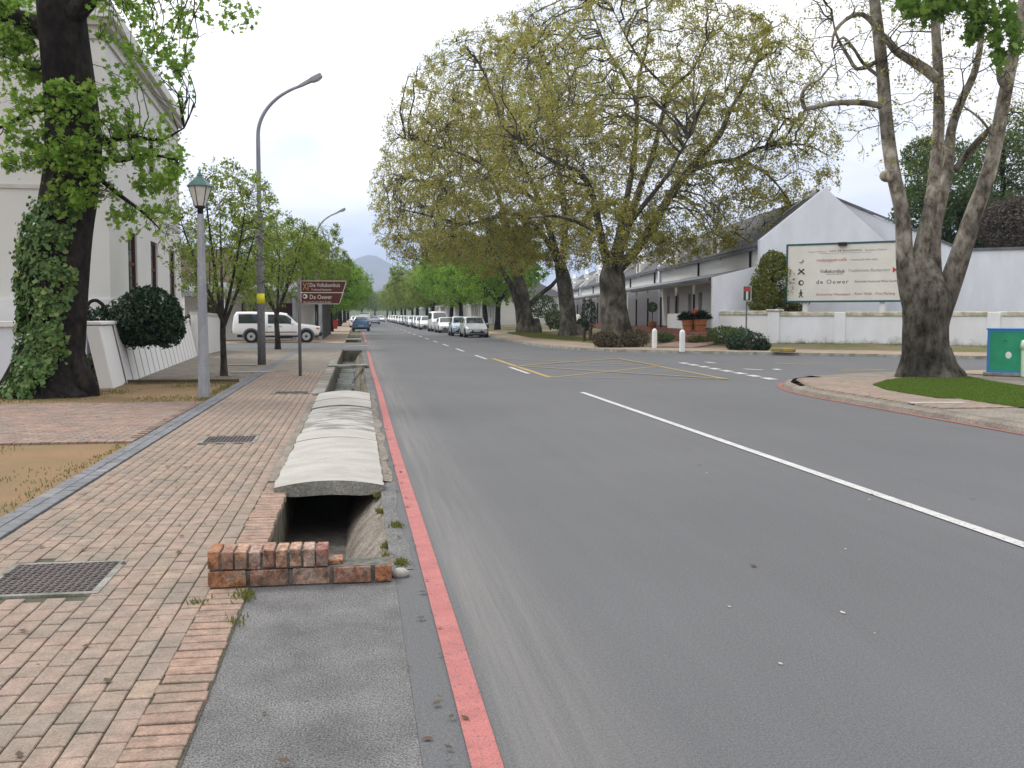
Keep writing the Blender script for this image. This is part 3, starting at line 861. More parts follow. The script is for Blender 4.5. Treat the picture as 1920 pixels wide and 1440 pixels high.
channel(6.36, 47.2)
channel(63.0, 74.0)
def water(y0, y1, x0, x1, z, name='water'):
    mb = MB(); n = 40; pr = None
    for j in range(n + 1):
        y = y0 + (y1 - y0) * j / n
        c = ((x0, y, z), (x1 + rnd.uniform(-.07, .05), y, z))
        if pr: mb.quad(pr[0], pr[1], c[1], c[0])
        pr = c
    tag(mb.build(name, M['water']), kind='structure')


water(20.9, 46.5, -0.675, -0.14, -0.40)
MB().poly([(-.66, 6.6, -.434), (-.45, 6.6, -.434), (-.30, 7.0, -.434), (-.36, 7.5, -.434), (-.5, 8.3, -.434), (-.66, 8.6, -.434)]).build('puddle', M['water'])['kind'] = 'structure'
# broken ledges of stone that make the little cascades
for k in range(9):
    y = 22.5 + k * 2.6
    mb = MB().box((-0.42, y, -0.41), (0.5, 0.16, 0.05), rz=rnd.uniform(-.2, .2))
    tag(mb.build('channel_stone', M['mud'], bevel=0.015), kind='structure')
# small open channel at the tip of the right-hand corner
hx0, hx1, hy0, hy1 = holes[2]
mb = MB().quad((hx0, hy0, -.05), (hx0, hy1, -.05), (hx0, hy1, -.4), (hx0, hy0, -.4)).quad((hx1, hy0, -.05), (hx1, hy0, -.4), (hx1, hy1, -.4), (hx1, hy1, -.05))
mb.quad((hx0, hy0, -.4), (hx1, hy0, -.4), (hx1, hy1, -.4), (hx0, hy1, -.4)).quad((hx0, hy1, -.05), (hx1, hy1, -.05), (hx1, hy1, -.4), (hx0, hy1, -.4)).quad((hx0, hy0, -.05), (hx0, hy0, -.4), (hx1, hy0, -.4), (hx1, hy0, -.05))
tag(mb.build('channel_wall', M['ditch'], fix=False), kind='structure')


# ---- right-hand corner block: kerb, brick footway, lawn
def offset_poly(pts, d):
    out = []
    for i, p in enumerate(pts):
        a, b = Vector(pts[max(i - 1, 0)]), Vector(pts[min(i + 1, len(pts) - 1)])
        t = (b - a).normalized()
        out.append((p[0] + t.y * d, p[1] - t.x * d))
    return out


def ribbon(a, b, za, zb, mb=None):
    mb = mb or MB()
    for i in range(len(a) - 1):
        mb.quad((*a[i], za), (*b[i], zb), (*b[i + 1], zb), (*a[i + 1], za))
    return mb


def densify(pts, step):
    out = []
    for i in range(len(pts) - 1):
        a, b = Vector(pts[i]), Vector(pts[i + 1])
        n = max(1, int((b - a).length / step))
        out += [tuple(a.lerp(b, k / n)) for k in range(n)]
    return out + [tuple(pts[-1])]


nk = densify(NEAR_KERB, 1.2)
k1 = offset_poly(nk, 0.03); k2 = offset_poly(nk, 0.16); k3 = offset_poly(nk, 2.6)
line('red_line', [(x - 0.0, y) for x, y in offset_poly(nk, -0.08)], 0.13, M['red_kerb'])
kmb = MB()
ribbon(nk, k1, 0.0, 0.075, kmb); ribbon(k1, k2, 0.075, 0.115, kmb)
tag(kmb.build('kerb', M['path']), kind='structure')
tip = lambda p: hx0 - .02 < p[0] < hx1 + .02 and hy0 - .02 < p[1] < hy1 + .02
foot = MB()
cor = Vector((16.6, 17.5))
inner = [(13.1, -30), (13.1, 12), (13.1, 16), (13.2, 18.0), (13.2, 19.2), (13.4, 20.4), (13.6, 21.0), (14.0, 21.6), (15.2, 22.3), (17.5, 22.6), (20, 21.6), (25, 17.8), (43, 3.5), (78, -24)]
inn = []
for i in range(len(NEAR_KERB) - 1):
    a, b = Vector(NEAR_KERB[i]), Vector(NEAR_KERB[i + 1]); n = max(1, int((b - a).length / 1.2))
    c, d = Vector(inner[i]), Vector(inner[i + 1])
    inn += [tuple(c.lerp(d, k / n)) for k in range(n)]
inn.append(inner[-1])
k2f = [Vector(p).lerp(Vector(q), 0.32 if 20.9 < p[1] < 24.0 and p[0] < 11.2 else 0.0) for p, q in zip(k2, inn)]
ribbon([tuple(p) for p in k2f], inn, 0.118, 0.13, foot)
foot.v = [(x, y, z) for x, y, z in foot.v]
o = tag(foot.build('footway', M['path']), kind='structure')
# real pavers on the corner footway nearest the road
fw = []
for j in range(70):
    for i in range(16):
        x = 9.45 + i * 0.226 + (0.113 if j % 2 else 0); y = 15.2 + j * 0.113
        if x > 12.9: continue
        if x < 9.35 + max(0, y - 19.2) ** 1.5 * 0.16: continue
        fw.append((x, y, 0.216, 0.104))
fw.sort(key=lambda s: s[1])
brick_field(o, fw, 0.03, M['paver'], 0, zt=0.142)
LAWN = [G(px, py, .14) for px, py in [(1637, 722), (1662, 714), (1700, 709), (1760, 706), (1815, 707), (1860, 716), (1930, 727), (2050, 740), (2050, 790), (1930, 765), (1880, 760), (1840, 754), (1800, 748), (1760, 747), (1700, 738), (1660, 731)]]
MB().poly([(p.x, p.y, 0.146) for p in LAWN]).build('lawn', M['lawn'])['kind'] = 'structure'
cor_poly = [(x, y, 0.131) for x, y in inn] + [(78, -60, 0.131), (13.1, -60, 0.131)]
lo = MB().poly(cor_poly).build('footway', M['path'], fix=False)
bm = bmesh.new(); bm.from_mesh(lo.data); bmesh.ops.triangulate(bm, faces=bm.faces, ngon_method='EAR_CLIP')
for fc in bm.faces:
    if fc.normal.z < 0: fc.normal_flip()
bm.to_mesh(lo.data); bm.free(); tag(lo, kind='structure')
# brick footway behind the tree, along the side street
pv = MB().poly([(14.9, 25.2, 0.141), (17.4, 25.45, 0.141), (22.0, 23.6, 0.141), (21.0, 21.8, 0.141), (18.2, 23.3, 0.141), (15.6, 23.6, 0.141)])
tag(pv.build('footway', M['footway']), kind='structure')

# ---- far right block: kerb, footway, verge rising to the houses
fkd = densify(FAR_KERB, 2.0)
q1 = offset_poly(fkd, -0.03); q2 = offset_poly(fkd, -0.18)
kmb = MB(); ribbon(fkd, q1, 0.0, 0.12, kmb); ribbon(q1, q2, 0.12, 0.125, kmb)
tag(kmb.build('kerb', M['concrete_mid']), kind='structure')
back1 = [(11.6, 420), (11.6, 110), (11.6, 80), (11.6, 67), (11.7, 58), (12.0, 52.5), (12.6, 48.6), (13.6, 46.2), (15.0, 44.6), (17.0, 42.9), (21.4, 39.3), (24.4, 36.9), (41, 22.5), (96, -20.5)]
back2 = [(52, 420), (21.6, 110), (19.4, 80), (18.6, 67), (17.9, 58), (17.4, 52.5), (17.0, 50), (17.2, 48.6), (18.0, 47.2), (19.6, 46.0), (23, 42), (26, 40), (44, 26), (98, -16)]
def dens_like(pts, ref, step):
    out = []
    for i in range(len(ref) - 1):
        n = max(1, int((Vector(ref[i + 1]) - Vector(ref[i])).length / step))
        a, b = Vector(pts[i]), Vector(pts[i + 1])
        out += [tuple(a.lerp(b, k / n)) for k in range(n)]
    return out + [tuple(pts[-1])]
b1 = dens_like(back1, FAR_KERB, 2.0); b2 = dens_like(back2, FAR_KERB, 2.0)
tag(ribbon(q2, b1, 0.125, 0.16).build('footway', M['footway']), kind='structure')
tag(ribbon(b1, b2, 0.16, 0.50).build('verge', M['verge'], smooth=True), kind='structure')
tag(MB().extr([(13.2, 44.9, 0.215), (15.0, 43.9, 0.205), (18.6, 47.0, 0.50), (17.2, 49.5, 0.50)], (0, 0, -.4)).build('path', M['apron']), kind='structure')

# ---- hills far away, woodland at the end of the street
def hill(name, pts, base, depth, label):
    mb = MB()
    prof = [pts, [(x, y + depth * 0.5, z * 0.75) for x, y, z in pts], [(x, y + depth, base) for x, y, z in pts]]
    front = [(x, y - depth * 0.9, base) for x, y, z in pts]
    mid = [(x * 1.0, y - depth * 0.4, base + (z - base) * 0.55 + rnd.uniform(-12, 12)) for x, y, z in pts]
    rows = [front, mid, *prof]
    n = len(pts)
    for r_ in rows: mb.v += r_
    for i in range(len(rows) - 1):
        for k in range(n - 1):
            mb.f.append((i * n + k, i * n + k + 1, (i + 1) * n + k + 1, (i + 1) * n + k))
    o = mb.build(name, M['hill'], smooth=True)
    tag(o, kind='structure')


hp = []
for px, py in [(300, 575), (420, 560), (520, 545), (600, 520), (640, 498), (670, 484), (690, 478), (706, 480), (724, 490), (745, 500), (780, 512), (850, 535), (1000, 560), (1300, 566), (1700, 572), (2200, 578)]:
    p = PZ(px, py, 4200); hp.append((p.x, p.y, p.z))
hill('hill', hp, -1.0, 1300, '')
hp = []
for k in range(60):
    px = -300 + k * 45
    p = PZ(px, 577 + 4 * math.sin(k * 1.3) + rnd.uniform(-3, 3), 900); hp.append((p.x, p.y, p.z))
mb = MB(); n = len(hp)
mb.v += [(x, y - 60, -1) for x, y, z in hp] + hp + [(x, y + 120, -1) for x, y, z in hp]
for i in range(2):
    for k in range(n - 1): mb.f.append((i * n + k, i * n + k + 1, (i + 1) * n + k + 1, (i + 1) * n + k))
tag(mb.build('far_woodland', M['far_green'], smooth=True), 'far band of trees below the hills beyond the street end', 'woodland', kind='stuff')

# ================================================================== VEGETATION TOOLS
def norm(a):
    return a / np.maximum(np.linalg.norm(a, axis=-1, keepdims=True), 1e-9)


def tubes_np(P, R, n=4):
    """P (N,k,3) polylines, R (N,k) radii -> V, F"""
    N_, k, _ = P.shape
    t = norm(np.gradient(P, axis=1))
    m0 = norm(P[:, -1] - P[:, 0])
    ref = np.where(np.abs(m0[:, 2:3]) > 0.85, np.array([[1.0, 0, 0]]), np.array([[0, 0, 1.0]]))[:, None, :]
    a = norm(np.cross(t, np.broadcast_to(ref, t.shape))); b = np.cross(t, a)
    th = np.arange(n) * 2 * np.pi / n
    ring = P[:, :, None, :] + R[:, :, None, None] * (np.cos(th)[None, None, :, None] * a[:, :, None, :] + np.sin(th)[None, None, :, None] * b[:, :, None, :])
    V = ring.reshape(-1, 3)
    i = np.arange(k - 1)[:, None]; j = np.arange(n)[None]
    q = np.stack([i * n + j, i * n + (j + 1) % n, (i + 1) * n + (j + 1) % n, (i + 1) * n + j], -1).reshape(-1, 4)
    Fq = (np.arange(N_)[:, None, None] * k * n + q[None]).reshape(-1, 4)
    return V, Fq


def merge(parts):
    Vs, Fs, o = [], [], 0
    for V, Fq in parts:
        Vs.append(V); Fs.append(Fq + o); o += len(V)
    return np.concatenate(Vs), np.concatenate(Fs)


def leaf_quads(P, size, up=0.3, rg=nrg, aspect=0.55, fold=0.0, hang=0.0):
    n = len(P)
    d = norm(rg.normal(size=(n, 3)) + np.array([0, 0, -hang]))
    nn = norm(rg.normal(size=(n, 3)) + np.array([0, 0, up * 2]))
    w = norm(np.cross(d, nn))
    s = (size * rg.uniform(0.6, 1.35, n))[:, None]
    b = P - d * s * 0.5
    V = np.stack([b, P + w * s * aspect * 0.5 - d * s * 0.05, P + d * s * 0.5, P - w * s * aspect * 0.5 - d * s * 0.05], 1).reshape(-1, 3)
    return V, np.arange(4 * n).reshape(n, 4)


STAR = np.array([(0, -.5), (.18, -.22), (.5, -.2), (.30, .05), (.42, .32), (.13, .22), (0, .55), (-.13, .22), (-.42, .32), (-.30, .05), (-.5, -.2), (-.18, -.22)])


def leaf_star(P, size, up=0.5, rg=nrg, hang=0.0):
    n = len(P)
    d = norm(rg.normal(size=(n, 3)) + np.array([0, 0, -hang]))
    nn = norm(rg.normal(size=(n, 3)) + np.array([0, 0, up * 2]))
    w = norm(np.cross(d, nn)); d = np.cross(nn := norm(np.cross(w, d)), w)
    s = (size * rg.uniform(0.55, 1.3, n))[:, None]
    V = np.stack([P + w * s * x + d * s * y + nn * s * 0.18 * (abs(x) - .2) for x, y in STAR], 1).reshape(-1, 3)
    k = len(STAR)
    return V, np.arange(k * n).reshape(n, k)


def in_ell(n, ells, rg, shell=0.0):
    w = np.array([e[2] if len(e) > 2 else e[1][0] * e[1][1] * e[1][2] for e in ells], float)
    idx = rg.choice(len(ells), n, p=w / w.sum())
    u = norm(rg.normal(size=(n, 3))) * (rg.uniform(0, 1, n) ** (1 / (3.0 + shell)))[:, None]
    C = np.array([e[0] for e in ells], float)[idx]; Rr = np.array([e[1] for e in ells], float)[idx]
    return C + u * Rr


def grow(limbs, ells, rounds, rg, shell=1.0):
    """limbs: list of (k,3) polylines.  Each round hangs branches on the nearest wood already there."""
    nodes = [np.asarray(l, float) for l in limbs]
    dirs = [norm(np.gradient(np.asarray(l, float), axis=0)) for l in limbs]
    out = []
    for (n, dmax, r0, r1, droop, k) in rounds:
        NP = np.concatenate(nodes); ND = np.concatenate(dirs)
        kd = kdtree.KDTree(len(NP))
        for i, p in enumerate(NP): kd.insert(p, i)
        kd.balance()
        T_ = in_ell(n, ells, rg, shell)
        ii = np.array([kd.find(p)[1] for p in T_])
        S, SD = NP[ii], ND[ii]
        dv = T_ - S; d = np.linalg.norm(dv, axis=1)
        ok = d > 0.12
        S, SD, dv, d, T_ = S[ok], SD[ok], dv[ok], d[ok], T_[ok]
        L_ = np.minimum(d, dmax * rg.uniform(0.7, 1.1, len(d)))
        E_ = S + dv / d[:, None] * L_[:, None]
        E_[:, 2] -= droop * L_ * rg.uniform(0.4, 1.3, len(d))
        ctrl = S + norm(norm(dv) * 0.7 + SD * 0.55 + rg.normal(size=S.shape) * 0.25 + np.array([0, 0, 0.15])) * (L_ * 0.55)[:, None]
        t = np.linspace(0, 1, k)[None, :, None]
        P = (1 - t) ** 2 * S[:, None] + 2 * t * (1 - t) * ctrl[:, None] + t ** 2 * E_[:, None]
        jit = rg.normal(size=P.shape) * (L_ * 0.035)[:, None, None]; jit[:, 0] = 0
        P = P + jit
        q = np.clip(L_ / dmax, 0.35, 1.0)
        R = (r0 + (r1 - r0) * np.linspace(0, 1, k))[None] * q[:, None]
        out.append((P, R))
        nodes.append(P[:, 1:].reshape(-1, 3)); dirs.append(norm(np.gradient(P, axis=1))[:, 1:].reshape(-1, 3))
    return out


def along(P, per, rg, jit=0.05, lo=0.25, clump=0.0, cs=1.0):
    N_, k, _ = P.shape
    n = N_ * per
    b = np.repeat(np.arange(N_), per)
    if clump:
        c = P[:, -1] * cs; f = np.zeros(N_)
        for _ in range(6):
            w = rg.normal(size=3) * 1.6; f += np.sin(c @ w + rg.uniform(0, 6.28))
        w = np.exp(clump * (f / 1.7 + rg.normal(size=N_) * .6)); b = rg.choice(N_, n, p=w / w.sum())
    t = rg.uniform(lo, 1.0, n) * (k - 1)
    i = np.minimum(t.astype(int), k - 2); f = (t - i)[:, None]
    return P[b, i] * (1 - f) + P[b, i + 1] * f + rg.normal(size=(n, 3)) * jit


def pl(pts, zc, dz=None):
    """photo polyline at a distance"""
    return [PZ(p[0], p[1], zc + (p[2] if len(p) > 2 else 0)) for p in pts]


def smooth_line(pts, n):
    P = np.array([tuple(p) for p in pts]); k = len(P)
    t = np.linspace(0, k - 1, n)
    out = []
    for u in t:
        i = min(int(u), k - 2); f = u - i
        p0, p1, p2, p3 = P[max(i - 1, 0)], P[i], P[i + 1], P[min(i + 2, k - 1)]
        out.append(0.5 * ((2 * p1) + (-p0 + p2) * f + (2 * p0 - 5 * p1 + 4 * p2 - p3) * f * f + (-p0 + 3 * p1 - 3 * p2 + p3) * f ** 3))
    return np.array(out)


def interp(vals, n):
    return np.interp(np.linspace(0, 1, n), np.linspace(0, 1, len(vals)), vals)


def lobes(seed, amt, ns=3):
    rr = random.Random(seed)
    c = [(rr.randint(2, 6), rr.uniform(0, 6.28), rr.uniform(-.25, .25)) for _ in range(ns)]
    return lambda i, th: 1 + amt * sum(math.sin(m * th + p + i * s) for m, p, s in c) / ns


def wood(mb, pts, rad, n, seed, amt=0.1, seg=14):
    mb.tube([Vector(p) for p in smooth_line(pts, seg)], list(interp(rad, seg)), n, True, lobes(seed, amt))
    return smooth_line(pts, seg)


GRASS_N = [0]


def grass_patch(name, pts, h, m, label, rg=nrg, w=0.012):
    """pts (N,3): one blade each"""
    n = len(pts)
    a = rg.uniform(0, 6.283, n); lean = rg.normal(size=(n, 2)) * 0.35
    hh = h * rg.uniform(0.5, 1.3, n)
    dx = np.stack([np.cos(a), np.sin(a), np.zeros(n)], 1) * w
    tip_ = pts + np.stack([lean[:, 0] * hh, lean[:, 1] * hh, hh], 1)
    V = np.stack([pts - dx, pts + dx, tip_], 1).reshape(-1, 3)
    o = link(name, np_mesh(name, V, np.arange(3 * n).reshape(n, 3), m))
    tag(o, label, 'grass', kind='stuff')
    return o


def leafy(name, parent, V, Fq, m):
    return link(name, np_mesh(name, V, Fq, m), parent)


# ================================================================== TREES
# ---- the old plane on the right-hand corner
rg = np.random.default_rng(3)
ZR = 24.6
t = thing('plane_tree', 'massive mottled plane tree with four bare limbs on the corner lawn at right', 'tree', G(1735, 715, 0.13))
mb = MB()
base = PZ(1737, 712, ZR)
wood(mb, pl([(1742, 722), (1738, 690), (1735, 650), (1736, 610), (1740, 575), (1742, 545), (1740, 505), (1738, 485)], ZR), [0.80, 0.60, 0.53, 0.52, 0.57, 0.50, 0.26, 0.08], 28, 1, 0.10, 22)
lm = []
lm.append(wood(mb, pl([(1722, 590), (1704, 530), (1696, 470), (1692, 400), (1674, 320), (1662, 230), (1656, 150), (1648, 70), (1640, 0), (1630, -120), (1615, -240)], ZR), [0.340, 0.266, 0.207, 0.185, 0.174, 0.163, 0.152, 0.141, 0.130, 0.111, 0.089], 18, 2, 0.06, 30))
lm.append(wood(mb, pl([(1738, 590), (1722, 520), (1726, 470), (1742, 400), (1752, 330, .3), (1760, 240, .5), (1760, 150, .6), (1755, 60, .6), (1752, -40, .6), (1760, -180, .6)], ZR), [0.311, 0.252, 0.185, 0.163, 0.148, 0.137, 0.126, 0.111, 0.096, 0.074], 18, 3, 0.06, 28))
lm.append(wood(mb, pl([(1752, 580, .2), (1748, 520, .4), (1750, 440, .6), (1765, 370, .8), (1778, 310, 1), (1783, 245, 1.1), (1802, 189, 1.2), (1826, 139, 1.3), (1840, 72, 1.4), (1850, -40, 1.5)], ZR), [0.311, 0.237, 0.178, 0.155, 0.141, 0.118, 0.104, 0.089, 0.074, 0.052], 16, 4, 0.06, 28))
lm.append(wood(mb, pl([(1756, 600), (1786, 520, -.1), (1808, 455, -.2), (1826, 400, -.3), (1852, 330, -.4), (1870, 255, -.4), (1884, 180, -.4), (1902, 90, -.4), (1920, 0, -.4), (1940, -140, -.4)], ZR), [0.296, 0.259, 0.229, 0.200, 0.174, 0.159, 0.148, 0.133, 0.122, 0.096], 18, 5, 0.07, 28))
# root flare
for (ax, ay) in [(1690, 718), (1715, 726), (1775, 720), (1800, 712), (1748, 727)]:
    wood(mb, pl([(1735 + (ax - 1735) * .35, 660), (1735 + (ax - 1735) * .6, 695), (ax, ay), (1735 + (ax - 1735) * 1.15, ay + 6)], ZR), [0.34, 0.33, 0.24, 0.07], 10, ax, 0.12, 9)
# burl on the left limb
p = PZ(1664, 330, ZR - .2); mb.ball(p, (0.2, 0.16, 0.15), 10, 8)
# smaller boughs
sm = []
for pts, rr_ in [([(1661, 199), (1640, 196), (1612, 192), (1565, 193), (1532, 200), (1510, 204), (1503, 195)], [.09, .085, .075, .07, .06, .05, .03]),
                 ([(1510, 204), (1503, 180), (1515, 160), (1535, 150), (1560, 120)], [.05, .045, .04, .03, .02]),
                 ([(1756, 148), (1735, 130), (1700, 108), (1680, 95), (1664, 75), (1650, 60)], [.13, .13, .11, .10, .08, .05]),
                 ([(1650, 60), (1620, 28), (1590, 34), (1565, 60), (1560, 90)], [.07, .06, .05, .04, .02]),
                 ([(1654, 110), (1610, 130), (1590, 105), (1570, 70), (1562, 40)], [.06, .05, .045, .035, .02]),
                 ([(1657, 150), (1620, 120), (1600, 90), (1580, 70), (1562, 92)], [.05, .045, .035, .03, .02]),
                 ([(1790, 320, 1), (1825, 275, .6), (1860, 240, .2), (1875, 232, 0)], [.09, .09, .08, .06]),
                 ([(1888, 165, -.4), (1876, 150, -.5), (1872, 110, -.6), (1868, 60, -.7), (1862, 0, -.8)], [.09, .08, .07, .06, .05]),
                 ([(1868, 265, -.4), (1840, 225, -.6), (1800, 195, -.8)], [.04, .03, .015]),
                 ([(1905, 90, -.4), (1925, 60, -.6), (1945, 10, -.8)], [.06, .05, .04])]:
    sm.append(wood(mb, pl(pts, ZR), rr_, 8, int(pts[0][0]), 0.08, 12))
trunk = mb.build('trunk', M['bark_plane'], t, smooth=True, fix=False)
ells = [(PZ(1640, 60, ZR), (2.2, 2.0, 2.4)), (PZ(1570, 120, ZR), (1.3, 1.5, 1.8)), (PZ(1800, 120, ZR), (2.2, 1.8, 2.2)), (PZ(1690, 250, ZR), (1.2, 1.2, 1.3), 2.0), (PZ(1890, 150, ZR), (1.2, 1.4, 1.8)), (PZ(1730, -120, ZR), (4.5, 3.5, 2.0))]
br = grow(lm + sm, ells, [(160, 1.5, 0.028, 0.012, 0.05, 6), (700, 0.75, 0.013, 0.006, 0.08, 5), (1500, 0.42, 0.007, 0.004, 0.1, 4)], rg)
V, Fq = merge([tubes_np(P, R, n) for (P, R), n in zip(br, (5, 4, 3))])
link('twig_growth', np_mesh('twig_growth', V, Fq, M['bark_young'], True), t)
lp = along(br[2][0], 4, rg, 0.05)
V, Fq = leaf_quads(lp, 0.075, 0.2, rg, 0.6)
leafy('crown', t, V, Fq, M['leaf_plane'])
# bright young leaves hanging in from the top of the frame
P_ = []
for px, py, rx, ry, n in [(1705, 10, 26, 28, 150), (1745, 18, 40, 30, 220), (1790, 4, 30, 22, 120), (1835, 22, 26, 45, 240), (1822, 62, 18, 22, 100), (1868, 60, 12, 40, 90), (1893, 30, 16, 40, 110), (1905, 80, 14, 30, 70), (1872, 108, 16, 22, 60), (1760, -60, 120, 60, 600)]:
    q = rg.normal(size=(n, 3)) * 0.45
    for a in q:
        P_.append(PZ(px + a[0] * rx, py + a[1] * ry, ZR - 2.0 + a[2] * .8))
V, Fq = leaf_star(np.array([tuple(p) for p in P_]), 0.19, 0.3, rg, 0.6)
leafy('young_leaves', t, V, Fq, M['leaf_fresh'])

# ---- the ivy-clad tree on the left
rg = np.random.default_rng(5)
ZL = 20.6
t = thing('ivy_clad_tree', 'huge dark-barked tree at left edge, trunk half wrapped in ivy', 'tree', G(95, 745))
mb = MB()
TRK = [(100, 752), (98, 720), (104, 670), (108, 600), (110, 520), (118, 430), (132, 340), (137, 260), (130, 170), (120, 80), (112, 0), (108, -90), (110, -200)]
TRR = [.82, .64, .55, .54, .56, .55, .535, .53, .50, .48, .47, .44, .40]
trkl = wood(mb, pl(TRK, ZL), TRR, 28, 21, 0.08, 40)
for (ax, ay) in [(10, 748), (50, 756), (125, 760), (155, 752), (168, 745)]:
    wood(mb, pl([(100 + (ax - 100) * .35, 660), (100 + (ax - 100) * .6, 705), (ax, ay - 10), (100 + (ax - 100) * 1.2, ay + 4)], ZL), [0.36, 0.36, 0.22, 0.06], 10, ax, 0.12, 9)
bl = [trkl[20:]]
for pts, rr_ in [([(90, 60), (60, 45), (20, 30), (-60, 10)], [.25, .2, .16, .1]), ([(135, 30, -.2), (200, -30, -.6), (300, -60, -1), (420, -50, -1.4)], [.22, .17, .12, .05]),
                 ([(180, 270), (215, 262), (245, 255), (300, 262), (345, 240)], [.09, .06, .045, .03, .015]),
                 ([(185, 300), (230, 300), (280, 290), (330, 300)], [.07, .05, .035, .015]),
                 ([(180, 330), (230, 370), (270, 400), (300, 430)], [.05, .04, .025, .012]),
                 ([(90, 200), (50, 215), (10, 235), (-30, 250)], [.08, .05, .035, .015]), ([(95, 120), (60, 130), (30, 115), (5, 105)], [.05, .035, .025, .012])]:
    bl.append(wood(mb, pl(pts, ZL), rr_, 9, int(pts[0][0]) + 3, 0.06, 14))
mb.build('trunk', M['bark_dark'], t, smooth=True, fix=False)
def pe(px, py, rx, ry, dz=0.0, rd=0.8, w=1.0, z=ZL):
    s = z / F_PX
    return (PZ(px, py, z + dz), (rx * s, rd, ry * s), w)
ells = [pe(60, 215, 70, 50, -.3, .8, 1.5), pe(130, 190, 60, 45, -.9, .35, 1.3), pe(150, 290, 70, 40, -.9, .35, 1.3), pe(60, 290, 60, 40, -.4, .6, 1.0), pe(250, 250, 70, 50, 0, .8, 1.3), pe(300, 300, 50, 60, .2, .8, 1.0),
        pe(230, 170, 30, 40, 0, .5, .5), pe(130, 370, 50, 30, -.8, .3, .6), pe(30, 110, 50, 60, 0, .8, 1.0), pe(15, 40, 60, 50, 0, 1., 1.0), pe(235, 45, 60, 50, -.5, 1., 1.1), pe(320, 70, 50, 60, -.8, 1., 0.9),
        pe(420, 15, 60, 26, -1.2, .8, .7), pe(290, 120, 60, 45, -.6, .8, .6), pe(280, 390, 55, 60, .3, .6, .6), pe(225, 420, 25, 30, 0, .4, .25), pe(130, -60, 300, 60, 0, 2.5, 2.0)]
br = grow(bl, ells, [(260, 1.6, 0.02, 0.008, 0.08, 6), (1000, 0.5, 0.008, 0.004, 0.12, 4)], rg)
V, Fq = merge([tubes_np(P, R, n) for (P, R), n in zip(br, (5, 3))])
link('twig_growth', np_mesh('twig_growth', V, Fq, M['bark_young'], True), t)
lp = np.concatenate([along(br[1][0], 8, rg, 0.07, .25, .6), along(br[0][0], 6, rg, 0.08)])
V, Fq = leaf_star(lp, 0.125, 0.5, rg, 0.4)
leafy('crown', t, V, Fq, M['leaf_maple'])
# ivy
iv = thing('ivy_plant', 'dense ivy climbing the trunk of the dark tree at left', 'ivy', G(60, 748))
P_, N_ = [], []
for k in range(9500):
    u = rg.uniform(0, 1) ** 0.9
    py = 738 - u * 370
    i = np.interp(-py, [-p[1] for p in TRK], range(len(TRK))); cx = np.interp(-py, [-p[1] for p in TRK], [p[0] for p in TRK]); r = np.interp(i, range(len(TRR)), TRR)
    th = rg.uniform(-1.75, 0.9)
    gap = math.sin(py * .07 + th * 3) * math.sin(th * 5 - py * .03) + .6 * math.sin(py * .021 + th * 2.1)
    if gap < -.45 and rg.uniform() < .85: continue
    edge = 0.75 - 0.55 * max(0, (py - 560) / 180) + 0.2 * math.sin(py * .05)
    if th > edge + rg.normal() * .12: continue
    if py < 470 and rg.uniform() > (py - 360) / 110: continue
    c = PZ(cx, py, ZL)
    out = _R * math.sin(th) - _Fh * math.cos(th)
    rr_ = r * rg.uniform(1.0, 1.14) + max(0, gap) * .10 * rg.uniform(.3, 1) + (0.10 if th < -.9 else 0.04) * rg.uniform(0, 1.9)
    if py > 690: rr_ *= 1.0 + (py - 690) / 300
    P_.append(tuple(c + out * rr_)); N_.append(tuple(out + Vector((0, 0, .35)) + Vector(rg.normal(size=3) * .55)))
P_ = np.array(P_); N_ = norm(np.array(N_)); n = len(P_)
d = norm(np.cross(N_, rg.normal(size=(n, 3)) * .6 + np.array([0, 0, 0]) + np.cross(N_, np.array([0, 0, -1.0])))); w = np.cross(N_, d)
s = (0.088 * rg.uniform(.4, 1.6, n))[:, None]
IV = [(0, -.45), (.38, -.30), (.45, .05), (.2, .2), (0, .6), (-.2, .2), (-.45, .05), (-.38, -.30)]
V = np.stack([P_ + w * s * x + d * s * y for x, y in IV], 1).reshape(-1, 3)
leafy('foliage', iv, V, np.arange(8 * n).reshape(n, 8), M['leaf_ivy'])
mb = MB()
for k in range(16):
    x0 = rg.uniform(-.5, .35); pts = []
    for j in range(9):
        py = 735 - j * 38; cx = np.interp(-py, [-p[1] for p in TRK], [p[0] for p in TRK]); r = np.interp(np.interp(-py, [-p[1] for p in TRK], range(len(TRK))), range(len(TRR)), TRR)
        th = x0 * 1.6 - .4 + .12 * math.sin(j + k)
        pts.append(PZ(cx, py, ZL) + (_R * math.sin(th) - _Fh * math.cos(th)) * (r * 1.05))
    mb.tube(pts, 0.014, 5)
mb.build('stem', M['bark_young'], iv, smooth=True, fix=False)

